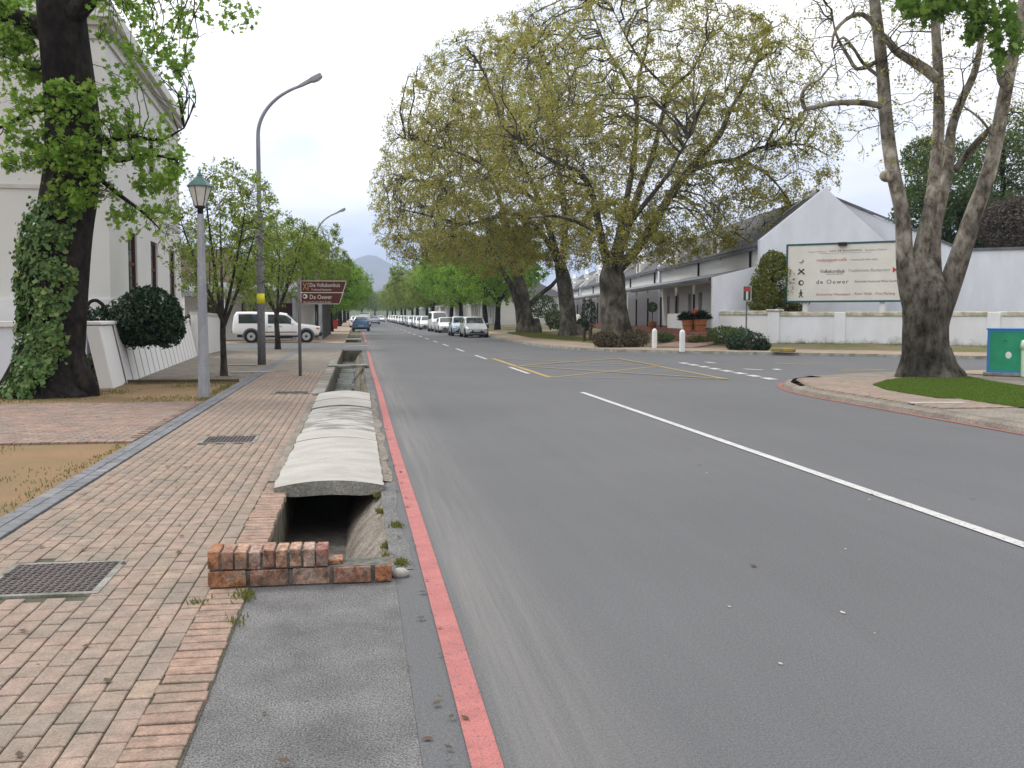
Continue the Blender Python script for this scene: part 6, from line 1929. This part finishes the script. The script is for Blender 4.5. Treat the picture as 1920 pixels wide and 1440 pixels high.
    for u in sp['wh']:
        for sgn in (-1, 1):
            yy = Y(u); xw = W_ * .995
            # dark wheel opening, then tyre, rim
            ar = MB(); m_ = 18
            for k in range(m_ + 1):
                a = math.pi * (k / m_) * 1.16 - .08 * math.pi
                c_, s_ = math.cos(a), math.sin(a)
                ri, ro_ = r + .035, r + (.12 if arch else .062)
                xo = sgn * (xw + (.05 if arch else .008))
                ar.v += [(xo, yy + c_ * ri, r + s_ * ri), (xo, yy + c_ * ro_, r + s_ * ro_), (sgn * (xw - .08), yy + c_ * ro_, r + s_ * ro_), (sgn * (xw - .1), yy + c_ * ri, r + s_ * ri)]
            for k in range(m_):
                for q in range(4): ar.f.append((k * 4 + q, k * 4 + (q + 1) % 4, k * 4 + 4 + (q + 1) % 4, k * 4 + 4 + q))
            ar.build('wheel_arch', arch or M['plastic'], root)
            MB().tube([(sgn * (xw - .22), yy, r), (sgn * (xw + .012), yy, r)], r + .04, 20).build('wheel_well', M['plastic'], root)
            wh = MB().tube([(sgn * (xw - .17), yy, r), (sgn * (xw - .01), yy, r), (sgn * (xw + .03), yy, r)], [r, r, r - .025], 24).build('wheel', M['tyre'], root)
            rm = MB().tube([(sgn * (xw + .02), yy, r), (sgn * (xw + .036), yy, r)], [r * .66, r * .62], 20)
            rm.build('rim', M['rim'], wh)
            MB().tube([(sgn * (xw + .034), yy, r), (sgn * (xw + .046), yy, r)], [r * .22, r * .18], 12).build('hub_cap', M['plastic'], wh)
    return root


def place_car(proto, loc, rz, label, group=None):
    return plant(proto, loc, label, rz, 1.0, group, None)


# front of a car is local -y
silver = car_proto('hatchback', HATCH, M['p_silver'])
white_h = car_proto('hatchback', HATCH, M['p_white'])
white_s = car_proto('sedan', SEDAN, M['p_white'])
white_v = car_proto('van', VAN, M['p_white'])
blue_h = car_proto('hatchback', HATCH, M['p_blue'])
pale_h = car_proto('hatchback', HATCH, M['p_pale'])
lilac = car_proto('sedan', SEDAN, M['p_lilac'])
pick = car_proto('pickup', PICKUP, M['p_white'], M['pole_dark'])
pick['category'] = 'pickup'
for q in (white_v,): q['category'] = 'van'
place_car(pick, (-4.66, 61.2, .02), math.pi / 2 + .03, 'white double-cab pickup with canopy and grey wheel arches, seen side-on')
place_car(silver, (8.45, 74.4, 0), .03, 'silver hatchback facing us, nearest car in the right-hand row', None)
rowR = [(pale_h, 7.95, 80.2, 'pale blue car mostly hidden behind the silver hatchback'), (white_s, 7.9, 93.5, 'white sedan facing us, behind the pale blue car'), (white_v, 8.0, 100.5, 'tall white van directly behind the white sedan'),
        (white_h, 7.6, 113, 'white hatchback with dark bumper, next beyond the tall van'), (white_s, 7.6, 122, 'white sedan, second beyond the tall van'), (pale_h, 7.7, 131, 'pale blue hatchback, third beyond the tall van'),
        (white_h, 7.7, 140, 'white hatchback, fourth beyond the tall van'), (white_s, 7.7, 150, 'white sedan, fifth beyond the tall van'), (lilac, 7.8, 160, 'greyish sedan, sixth beyond the tall van')]
for pr, x, y, lb in rowR: place_car(pr, (x + rnd.uniform(-.15, .25), y, 0), rnd.uniform(-.04, .04), lb, 'cars parked along the right kerb')
for k, y in enumerate((172, 184, 197, 211, 226, 242)):
    place_car((white_h, white_s, silver)[k % 3], (7.9, y, 0), 0, ORD[k] + ' of the tiny cars behind the greyish sedan in the right-hand row', 'far parked cars at right')
place_car(blue_h, (.35, 104.6, 0), math.pi, 'blue hatchback seen from behind, parked at left', None)
for pr, x, y, lb in [(white_h, -.1, 131, 'white car parked just ahead of the blue hatchback'), (white_v, 1.0, 146, 'white van parked two places ahead of the blue hatchback'), (white_s, .2, 158, 'white sedan parked ahead of the far white van'), (lilac, 2.9, 176, 'small grey-lilac sedan driving away on the left lane')]:
    place_car(pr, (x, y, 0), math.pi, lb, 'cars on the left side of the street')
place_car(white_s, (5.3, 235, 0), 0, 'distant white sedan driving towards us in mid-street')

# ================================================================== STREET THINGS, RIGHT
# ---- row of cottages with stoeps
F0 = Vector((17.35, 48.1, 0)); hd = math.radians(6.1)
LC = 26.0


def cottage_proto():
    root = thing('cottage', 'x', 'house', F0, rz=-hd, local=True)       # local x = away from the street, y = along it
    zf = .86
    MB().bx(.02, 2.4, .2, LC - .1, 0, zf).build('stoep', M['red_floor'], root)
    ops = [(3.4, 4.4, zf, 3.05), (6.0, 6.9, 1.6, 2.75), (9.2, 10.2, 1.4, 3.0), (12.6, 13.6, zf, 3.05), (15.6, 16.6, 1.4, 3.0), (19.4, 20.4, zf, 3.05), (22.6, 23.6, 1.4, 3.0)]
    ux, nx = Vector((0, 1, 0)), Vector((-1, 0, 0)); o0 = Vector((2.4, 0, 0))
    wall_open(o0, ux, nx, LC, zf, 5.0, ops, .35).build('wall', M['white_wall'], root)
    MB().bx(8.3, 8.6, 0, LC, 0, 4.6).build('back_wall', M['white_wall'], root)
    for q in ops:
        if q[2] > zf + .1: sash(o0, ux, nx, q, root, .25, 2, 3, M['door_green'])
        else:
            d_ = MB().bx(2.62, 2.68, q[0], q[1], zf, q[3]).build('door', M['door_green'], root)
            MB().bx(2.60, 2.62, q[0] + .12, q[1] - .12, zf + 1.2, q[3] - .15).build('panel', M['wood_red'], d_)
    # parapet gables at either end
    for s0 in (-.2, LC - .2):
        MB().extr([(2.25, s0, 0), (8.65, s0, 0), (8.65, s0, 5.15), (5.45, s0, 7.85), (2.25, s0, 5.3)], (0, .4, 0)).build('gable_wall', M['stained_wall'], root)
    MB().extr([(2.1, .2, 4.90), (5.45, .2, 7.52), (8.8, .2, 4.90), (8.8, .2, 5.03), (5.45, .2, 7.66), (2.1, .2, 5.03)], (0, LC - .4, 0)).build('roof', M['roof'], root)
    MB().bx(2.05, 2.13, .2, LC - .2, 4.86, 4.95).build('gutter', M['roof_iron'], root)
    # verandah
    MB().extr([(-.25, .15, 3.42), (2.38, .15, 3.98), (2.38, .15, 4.04), (-.25, .15, 3.48)], (0, LC - .5, 0)).build('verandah_roof', M['roof_iron'], root)
    MB().bx(-.28, -.22, .15, LC - .35, 3.32, 3.44).build('gutter', M['roof_iron'], root)
    MB().extr([(0, -.2, 0), (2.25, -.2, 0), (2.25, -.2, 4.05), (0, -.2, 3.5)], (0, .3, 0)).build('side_wall', M['stained_wall'], root)
    MB().bx(-.06, 0.0, -.22, .12, 0, 3.5).build('pilaster', M['white_wall'], root)
    nco = 5
    for k in range(1, nco + 1):
        y = LC * k / (nco + .6)
        po = MB().bx(.05, .15, y - .05, y + .05, zf, 2.75).build('post', M['black'], root)
        MB().bx(.06, .14, y - .045, y + .045, 2.75, 3.38).build('post_head', M['white_wall'], po)
        for sg in (-1, 1):
            br_ = MB().add([(.08, y + sg * .05, 2.78), (.12, y + sg * .05, 2.78), (.08, y + sg * .45, 3.34), (.12, y + sg * .45, 3.34), (.08, y + sg * .05, 3.34), (.12, y + sg * .05, 3.34), (.08, y + sg * .12, 3.15), (.12, y + sg * .12, 3.15)], [(0, 2, 6), (1, 3, 7), (0, 1, 3, 2), (4, 5, 3, 2), (0, 1, 5, 4)])
            br_.build('bracket', M['white_wall'], po)
    MB().bx(.03, .17, .1, LC - .4, 3.28, 3.38).build('beam', M['white_wall'], root)
    MB().bx(.02, .2, 6.2, 11.4, zf, zf + .85).build('low_wall', M['white_wall'], root)
    for y in (1.8, 13.4): MB().bx(2.28, 2.38, y - .05, y + .05, 4.05, 4.86).build('downpipe', M['black'], root)
    MB().bx(-1.1, .02, 2.6, 5.6, 0, .45).bx(-.55, .02, 2.6, 5.6, .45, .66).build('steps', M['red_floor'], root)
    # gabled dormer
    for y in (9.0, 21.0):
        gd = MB().extr([(2.28, y - 1.05, 4.75), (2.28, y + 1.05, 4.75), (2.28, y + 1.05, 5.9), (2.28, y + .75, 6.05), (2.28, y + .7, 6.6), (2.28, y + .35, 6.75), (2.28, y, 7.15), (2.28, y - .35, 6.75), (2.28, y - .7, 6.6), (2.28, y - .75, 6.05), (2.28, y - 1.05, 5.9)], (.35, 0, 0)).build('dormer_gable', M['white_wall'], root)
        MB().bx(2.63, 5.0, y - .8, y + .8, 5.2, 6.4).build('dormer_side', M['white_wall'], gd)
        MB().bx(2.255, 2.285, y - .45, y + .45, 5.15, 6.15).build('window', M['glass'], gd)
        fr = MB()
        for a in (-.45, 0, .41): fr.bx(2.24, 2.26, y + a, y + a + .04, 5.15, 6.15)
        for z in (5.15, 5.62, 6.11): fr.bx(2.236, 2.25, y - .45, y + .45, z, z + .04)
        fr.build('window_frame', M['white_wall'], gd)
    return root


c0 = cottage_proto()
cl_ = ['whitewashed cottage with stoep and grey verandah roof nearest the garden wall', 'second whitewashed cottage of the row, behind the leaning plane', 'third whitewashed cottage of the row, behind the double-stemmed plane', 'fourth whitewashed cottage of the row, beyond the silver car', 'fifth whitewashed cottage, farthest of the right-hand row']
cdir = Vector((math.sin(hd), math.cos(hd), 0))
for k in range(5):
    c = c0 if k == 0 else copy_tree(c0)
    c.location = F0 + cdir * (k * (LC + .4)); c['label'] = cl_[k]; c['group'] = 'row of white cottages'

def townhouse_proto():
    root = thing('townhouse', 'x', 'house', (0, 0, 0), local=True)      # local x away from the street, y along it
    ops = [(1.2, 2.2, 1.2, 2.8), (3.8, 4.8, 1.2, 2.8), (6.4, 7.5, .2, 2.7), (9.2, 10.2, 1.2, 2.8), (11.8, 12.8, 1.2, 2.8)]
    ux, nx = Vector((0, 1, 0)), Vector((-1, 0, 0)); o0 = Vector((1.8, 0, 0))
    wm_ = wall_open(o0, ux, nx, 14, 0, 4.0, ops, .25)
    wm_.quad((1.8, 0, 0), (10, 0, 0), (10, 0, 4), (1.8, 0, 4)).quad((1.8, 14, 0), (10, 14, 0), (10, 14, 4), (1.8, 14, 4))
    wm_.build('wall', M['white_wall'], root)
    for q in ops:
        if q[2] > .5: sash(o0, ux, nx, q, root, .15, 2, 2, M['white_wall'])
        else: MB().bx(1.98, 2.04, q[0], q[1], .2, q[3]).build('door', M['door_green'], root)
    MB().extr([(-.2, -.3, 2.9), (1.8, -.3, 3.3), (1.8, -.3, 3.36), (-.2, -.3, 2.97)], (0, 14.6, 0)).build('verandah_roof', M['roof_iron'], root)
    for y in (.2, 2.9, 5.6, 8.3, 11.0, 13.7): MB().lathe([(.16, 0), (.16, .2), (.12, .3), (.11, 2.85)], (.1, y, 0), 10).build('column', M['white_wall'], root)
    MB().bx(-.1, 1.8, -.2, 14.2, 0, .2).build('stoep', M['concrete_mid'], root)
    MB().add([(1.4, -.4, 3.9), (10.4, -.4, 3.9), (10.4, 14.4, 3.9), (1.4, 14.4, 3.9), (5.9, 3.5, 6.4), (5.9, 10.5, 6.4)], [(0, 1, 4), (1, 2, 5, 4), (2, 3, 5), (3, 0, 4, 5), (3, 2, 1, 0)]).build('roof', M['roof'], root)
    return root


th_ = townhouse_proto()
for k, (x, y, rz_, lb) in enumerate([(16.2, 128, 0, 'white columned house beyond the bright green street trees at right'), (16.6, 152, 0, 'second white columned house beyond the cottages at right'), (16.4, 178, 0, 'third white columned house at right, near the street end'), (16.4, 210, 0, 'fourth white columned house at right, near the street end'), (16.5, 245, 0, 'farthest white columned house at right'),
                                     (-6.0, 108, math.pi, 'white columned house at left behind the blue hatchback'), (-6.2, 132, math.pi, 'second white columned house at left beyond the blue hatchback'), (-6.4, 160, math.pi, 'third white columned house at left, near the street end'), (-6.4, 200, math.pi, 'farthest white columned house at left')]):
    c = th_ if k == 0 else copy_tree(th_)
    c.location = (x, y, .1); c.rotation_euler = (0, 0, rz_); c['label'] = lb; c['group'] = 'columned houses down the street'

# ---- garden wall along the side street
A2, B2 = Vector((18.95, 44.2, 0)), Vector((25.84, 38.43, 0))
gu = (B2 - A2).normalized(); gn = Vector((-gu.y, gu.x, 0))      # gn points away from the camera
gw = thing('garden_wall', 'long stained white wall with pilasters and coping along the side street', 'wall', A2)
Lg = 34
HG = 1.78
def gbox(s0, s1, d0, d1, z0, z1, name, m, bevel=0, o=A2, u=gu, n=gn, parent=None):
    P = [o + u * s0 + n * d0, o + u * s1 + n * d0, o + u * s1 + n * d1, o + u * s0 + n * d1]
    return MB().extr([tuple(p + Vector((0, 0, z0))) for p in P], (0, 0, z1 - z0)).build(name, m, parent or gw, bevel=bevel)
gbox(0.2, Lg, 0, .28, 0, HG - .2, 'wall', M['damp_wall'])
gbox(0.2, Lg, -.06, .34, HG - .2, HG, 'coping', M['coping'], .03)
for s in (2.9, 9.1, 12.4, 16, 20, 24): gbox(s - .25, s + .25, -.075, .30, 0, HG - .03, 'pilaster', M['damp_wall'], .02)
gbox(-.35, .2, -.1, .38, 0, HG + .02, 'pillar', M['damp_wall'], .02)
gbox(-.42, .27, -.17, .45, HG + .02, HG + .12, 'pillar_cap', M['coping'], .03)
d = F0 + Vector((.2, 0, 0)) - A2; Ld = d.length; du = d.normalized(); dn = Vector((du.y, -du.x, 0))
gbox(.3, Ld, 0, .28, 0, HG - .16, 'wall', M['white_wall'], o=A2, u=du, n=dn)
gbox(.3, Ld, -.06, .34, HG - .16, HG + .06, 'coping', M['coping'], .04, o=A2, u=du, n=dn)

# ---- white gabled building behind the wall
GA = A2 + gn * 7.5
wb = thing('gabled_building', 'blue-white windowless gabled building behind the billboard', 'building', GA + gu * 4)
def gp(px, py): return RP(px, py, GA, gu)
pts = [gp(1396, 460), gp(1531, 359), gp(1668, 416), gp(1806, 471), gp(1990, 466)]
poly = [Vector((pts[0].x, pts[0].y, 0))] + pts + [Vector((pts[-1].x, pts[-1].y, 0))]
MB().extr(poly, tuple(gn * .4)).build('gable_wall', M['stained_wall'], wb)
for a, b_ in ((pts[0], pts[1]), (pts[1], pts[3]), (pts[3], pts[4])):
    d = (b_ - a); nrm_ = Vector((0, 0, 1))
    MB().extr([a - gn * .08 + nrm_ * .003, b_ - gn * .08 + nrm_ * .003, b_ - gn * .08 + nrm_ * .13, a - gn * .08 + nrm_ * .13], tuple(gn * .56)).build('verge_capping', M['white_wall'] if a is pts[0] else M['roof_iron'], wb)
dp = gn * 14
MB().add([pts[0] + gn * .4, pts[1] + gn * .4, pts[1] + dp, pts[0] + dp, pts[3] + gn * .4, pts[3] + dp], [(0, 1, 2, 3), (1, 4, 5, 2)]).build('roof', M['roof'], wb)

# ---- billboard
BP = A2 + gn * 1.6
def bp_(px, py): return RP(px, py, BP, gu)
tl, blw, tr = bp_(1478, 461.5), bp_(1478, 564), bp_(1692, 456)
bw_ = (Vector((tr.x, tr.y, 0)) - Vector((tl.x, tl.y, 0))).length; bz0 = blw.z; bh = tl.z - blw.z
bb = thing('billboard', 'large cream billboard with teal frame listing restaurants above the garden wall', 'billboard', (tl.x, tl.y, 0), rz=math.atan2(gu.y, gu.x), local=True)
MB().bx(0, bw_, 0, .06, bz0, bz0 + bh).build('panel', M['board'], bb)
fw_ = .085
for x0, x1, z0, z1 in [(-fw_, bw_ + fw_, bz0 - fw_, bz0), (-fw_, bw_ + fw_, bz0 + bh, bz0 + bh + fw_), (-fw_, 0, bz0, bz0 + bh), (bw_, bw_ + fw_, bz0, bz0 + bh)]:
    MB().bx(x0, x1, -.03, .09, z0, z1).build('frame', M['teal'], bb)
for x in (.16 * bw_, .84 * bw_): MB().bx(x - .11, x + .11, .07, .25, 0, bz0 + bh * .9).build('post', M['white_wall'], bb)
MB().bx(.46 * bw_, .53 * bw_, -.22, .05, bz0 + bh - .08, bz0 + bh + .08).build('lamp', M['black'], bb)
sw_ = bw_ / 6.2
sz = bh / 3.05
def put(key, fx, fz, maxw):
    o = link('lettering', T[key], bb)
    w = max(v.co.x for v in T[key].vertices)
    k = maxw * bw_ / w
    o.location = (fx * bw_, -.003, bz0 + fz * bh); o.scale = (k, 1, min(k * 1.0, 1.35 * sz) if key not in ('b3',) else sz * 1.0)
put('b0l', .185, .865, .16); put('b0', .375, .868, .285); put('b0r', .685, .87, .185)
MB().bx(.29 * bw_, .74 * bw_, -.004, -.001, bz0 + .842 * bh, bz0 + .848 * bh).build('rule', M['ink_grey'], bb)
put('b1', .26, .70, .27); put('b1r', .55, .705, .245)
put('b2', .29, .495, .225); put('b2r', .535, .505, .37)
put('b3', .26, .30, .29); put('b3r', .605, .315, .375)
put('b4', .265, .09, .30); put('b4r', .585, .095, .365)
MB().bx(.355 * bw_, .50 * bw_, -.004, -.001, bz0 + .468 * bh, bz0 + .476 * bh).build('rule', M['ink'], bb)
MB().extr([(.925 * bw_, -.005, bz0 + .475 * bh), (.965 * bw_, -.005, bz0 + .525 * bh), (.925 * bw_, -.005, bz0 + .575 * bh)], (0, .004, 0)).build('arrow', M['ink_red'], bb)
cx = .125 * bw_
k = bh
mb = MB().tube([(cx - .06 * k, -.008, bz0 + .48 * k), (cx + .05 * k, -.008, bz0 + .575 * k)], .012 * k, 5).tube([(cx + .06 * k, -.008, bz0 + .48 * k), (cx - .05 * k, -.008, bz0 + .575 * k)], .012 * k, 5); mb.build('cutlery_symbol', M['ink'], bb)
ring(MB(), (cx, bz0 + .325 * k), .05 * k, .022 * k, -.006, dx=.008 * k).build('ring_symbol', M['ink'], bb)
mb = MB().ball((cx, -.006, bz0 + .19 * k), (.014 * k, .004, .016 * k), 8, 6).tube([(cx, -.006, bz0 + .172 * k), (cx, -.006, bz0 + .12 * k)], .016 * k, 5)
for q in ((-.03, .06), (.03, .06)): mb.tube([(cx, -.006, bz0 + .125 * k), (cx + q[0] * k, -.006, bz0 + q[1] * k)], .009 * k, 5)
mb.tube([(cx - .035 * k, -.006, bz0 + .12 * k), (cx, -.006, bz0 + .168 * k), (cx + .035 * k, -.006, bz0 + .13 * k)], .007 * k, 5)
mb.build('walker_symbol', M['ink'], bb)
mb = MB().tube([(cx - .045 * k, -.006, bz0 + .70 * k), (cx, -.006, bz0 + .69 * k), (cx + .03 * k, -.006, bz0 + .72 * k), (cx + .03 * k, -.006, bz0 + .75 * k)], [.004 * k, .012 * k, .016 * k, .006 * k], 6); mb.build('pepper_symbol', M['ink_grey'], bb)

# ---- dead-end sign, bollards, posts, pots, kerb block
b = PZ(1399, 655, 44.3); b = Vector((b.x, b.y, .15))
t = thing('dead_end_sign', 'small green, white and red dead-end sign on a thin pole at the corner', 'sign', b, rz=-.15, local=True)
zt = 1.65 + (590 - 536) * 44.3 / F_PX - .15; zl = 1.65 + (590 - 565) * 44.3 / F_PX - .15
MB().lathe([(.035, 0), (.035, zt - .05)], (0, .05, 0), 8).build('pole', M['pole_dark'], t)
hw_ = .185
plate_([(-hw_, zl), (hw_, zl), (hw_, zt), (-hw_, zt)], -.01, .01, .05).build('rim', M['sign_white'], t)
plate_([(-hw_ + .03, zl + .03), (hw_ - .03, zl + .03), (hw_ - .03, zt - .03), (-hw_ + .03, zt - .03)], -.016, -.009, .03).build('panel', M['sign_green'], t)
MB().bx(-.045, .045, -.0205, -.016, zl + .07, zl + (zt - zl) * .62).build('stem_symbol', M['sign_white'], t)
MB().bx(-.12, .12, -.0205, -.016, zl + (zt - zl) * .62, zt - .06).build('bar_symbol', M['sign_red'], t)
for px, py, lb in [(1227, 652, 'left white bollard before the cottage path'), (1279, 657, 'right white bollard before the cottage path')]:
    b = G(px, py, .15)
    o = MB().lathe([(.12, -.05), (.12, .72), (.105, .80), (.06, .86), (.01, .88)], b, 12).build('bollard', M['white_wall'], smooth=False)
    tag(o, lb, 'bollard', 'white bollards')
for px, py, lb in [(1095, 641, 'left dark timber post on the grass verge'), (1107, 641, 'right dark timber post on the grass verge')]:
    b = G(px, py, .16)
    o = MB().lathe([(.1, -.05), (.1, .72), (.07, .78), (.02, .8)], b, 10).build('timber_post', M['roof_brown'])
    tag(o, lb, 'post', 'dark timber posts')
b0_, b1_ = G(1447, 660, .13), G(1490, 661, .13)
dd = (b1_ - b0_); o = MB().box(((b0_ + b1_) / 2) + Vector((0, 0, .10)), (dd.length, .3, .16), rz=math.atan2(dd.y, dd.x)).build('kerb_block', M['kerb_yellow'], bevel=.03)
tag(o, 'worn yellow-painted concrete kerb block beside the dark corner shrub', 'kerb block')


def pot(px, py, zc, r, h, label, plant_r, m, n, flower=False, ball=False):
    b = PZ(px, py, zc)
    t = thing('plant_pot', label, 'plant pot', b, group='terracotta pots on the stoep')
    MB().lathe([(r * .72, 0), (r * .95, h * .7), (r, h * .86), (r * 1.06, h * .88), (r * 1.06, h), (r * .9, h), (r * .88, h * .92)], b, 18).build('tub', M['terracotta'], t, smooth=False)
    MB().lathe([(r * .93, h * .45), (r * .97, h * .5), (r * .96, h * .55)], b, 18).build('hoop', M['rust'], t)
    rg_ = np.random.default_rng(int(px))
    if ball:
        MB().tube([b + Vector((0, 0, h * .9)), b + Vector((0, 0, h + .55))], .025, 6).build('stem', M['bark_young'], t)
        P = in_ell(1100, [(tuple(b + Vector((0, 0, h + .8))), (plant_r, plant_r, plant_r))], rg_, 4)
        V, Fq = leaf_quads(P, .07, .3, rg_)
    else:
        nb = 260; a = rg_.uniform(0, 6.283, nb); l = rg_.uniform(.5, 1.0, nb) * plant_r; el = rg_.uniform(.25, 1.3, nb)
        c = np.array(tuple(b + Vector((0, 0, h * .95))))
        d_ = np.stack([np.cos(a) * np.cos(el), np.sin(a) * np.cos(el), np.sin(el)], 1); sd_ = np.stack([-np.sin(a), np.cos(a), a * 0], 1) * .028
        m1 = c + d_ * l[:, None] * .6; tip_ = c + d_ * l[:, None]; tip_[:, 2] -= l * .25
        V = np.stack([c - sd_ * .6, c + sd_ * .6, m1 + sd_, tip_, m1 - sd_], 1).reshape(-1, 3); Fq = np.arange(5 * nb).reshape(nb, 5)
    leafy('foliage', t, V, Fq, m)
    if flower:
        P = np.array(tuple(b + Vector((-.25, -.1, h + .35)))) + rg_.normal(size=(60, 3)) * .09
        V, Fq = leaf_quads(P, .1, .2, rg_); leafy('flower', t, V, Fq, M['flower'])


pot(1290, 621, 49.6, .30, .55, 'left of the two big round terracotta tubs with spiky plants', .75, M['leaf_dark'], 1)
pot(1312, 621, 49.4, .34, .58, 'right big terracotta tub with spiky plant and orange flowers', .8, M['leaf_dark'], 1, True)
pot(1223, 620, 56.0, .24, .50, 'small terracotta pot with a round clipped ball plant', .28, M['leaf_mid'], 1, False, True)
o = MB().bx(14, 15, 0, 1, 0, 1)
st_c = PZ(1300, 633, 49.5)
o = MB().box((st_c.x + .1, st_c.y, .42), (1.6, 2.6, .5), rz=-hd).box((st_c.x + .35, st_c.y + .02, .72), (1.1, 2.5, .14), rz=-hd).build('brick_steps', M['red_floor'], bevel=.02)
tag(o, 'red painted steps below the terracotta tubs', 'steps')

# ---- green cabinet and bin on the corner
b = G(1888, 704, .14)
t = thing('utility_cabinet', 'bright green utility cabinet with blue edges on the corner lawn', 'cabinet', b, rz=-math.atan2(b.x, b.y), local=True)
zs = 26.2 / F_PX
w, h = 64 * zs, 78 * zs
MB().bx(-w / 2 - .1, w / 2 + .1, -.32, .42, 0, .085).build('plinth', M['concrete_mid'], t, bevel=.01)
MB().bx(-w / 2, w / 2, -.28, .36, .085, h + .06).build('body', M['box_green'], t)
e = .022
for x0, x1, z0, z1 in [(-w / 2 - e, -w / 2 + .045, .085, h + .06), (w / 2 - .045, w / 2 + e, .085, h + .06), (-w / 2 + .045, w / 2 - .045, .085, .135), (-w / 2 + .045, w / 2 - .045, h + .01, h + .06)]:
    MB().bx(x0, x1, -.292, .37, z0, z1).build('edge_trim', M['box_blue'], t)
MB().bx(-w / 2 - .05, w / 2 + .05, -.31, .40, h + .06, h + .10).build('lid', M['box_blue'], t, bevel=.01)
o = link('lettering', T['box'], t); o.location = (-.10, -.285, h * .78)
MB().ball((.02, -.281, h * .48), (.07, .004, .085), 12, 8).build('scuff_mark', M['lens'], t)
MB().bx(w / 2 - .13, w / 2 - .08, -.31, -.28, h * .46, h * .52).build('handle', M['black'], t)
b = G(1924, 706, .14)
t = thing('litter_bin', 'pale green rounded bin just entering the frame beside the cabinet', 'bin', b)
MB().lathe([(.125, 0), (.135, .66)], b, 20).build('drum', M['bin_pale'], t, smooth=False)
MB().lathe([(.155, .66), (.155, .80), (.13, .88), (.05, .92)], b, 20).build('lid', M['bin_pale'], t, smooth=True)
o = MB()
c = G(1757, 756, .138)
o = MB().box((c.x, c.y, .145), (.95, .22, .012), rz=-.1).build('paving_slab', M['concrete'])
tag(o, 'pale flat slab set in the footway below the corner lawn', 'slab')

# ================================================================== AIR
hz = bpy.data.materials.new('haze'); hz.use_nodes = True
N_ = hz.node_tree.nodes; N_.clear()
ho = N_.new('ShaderNodeOutputMaterial'); hv = N_.new('ShaderNodeVolumePrincipled')
hv.inputs['Color'].default_value = (0.55, 0.70, 1.0, 1); hv.inputs['Density'].default_value = 0.00026; hv.inputs['Anisotropy'].default_value = 0.2
hz.node_tree.links.new(hv.outputs[0], ho.inputs['Volume'])
HAZE = MB().bx(-5800, 5800, -280, 8800, -2.0, 420).build('haze', hz)
tag(HAZE, 'thin bluish air over the whole street', 'haze', kind='stuff')
print('OBJECTS', len(bpy.data.objects), 'TRIS', sum(len(me.loops) for me in bpy.data.meshes))
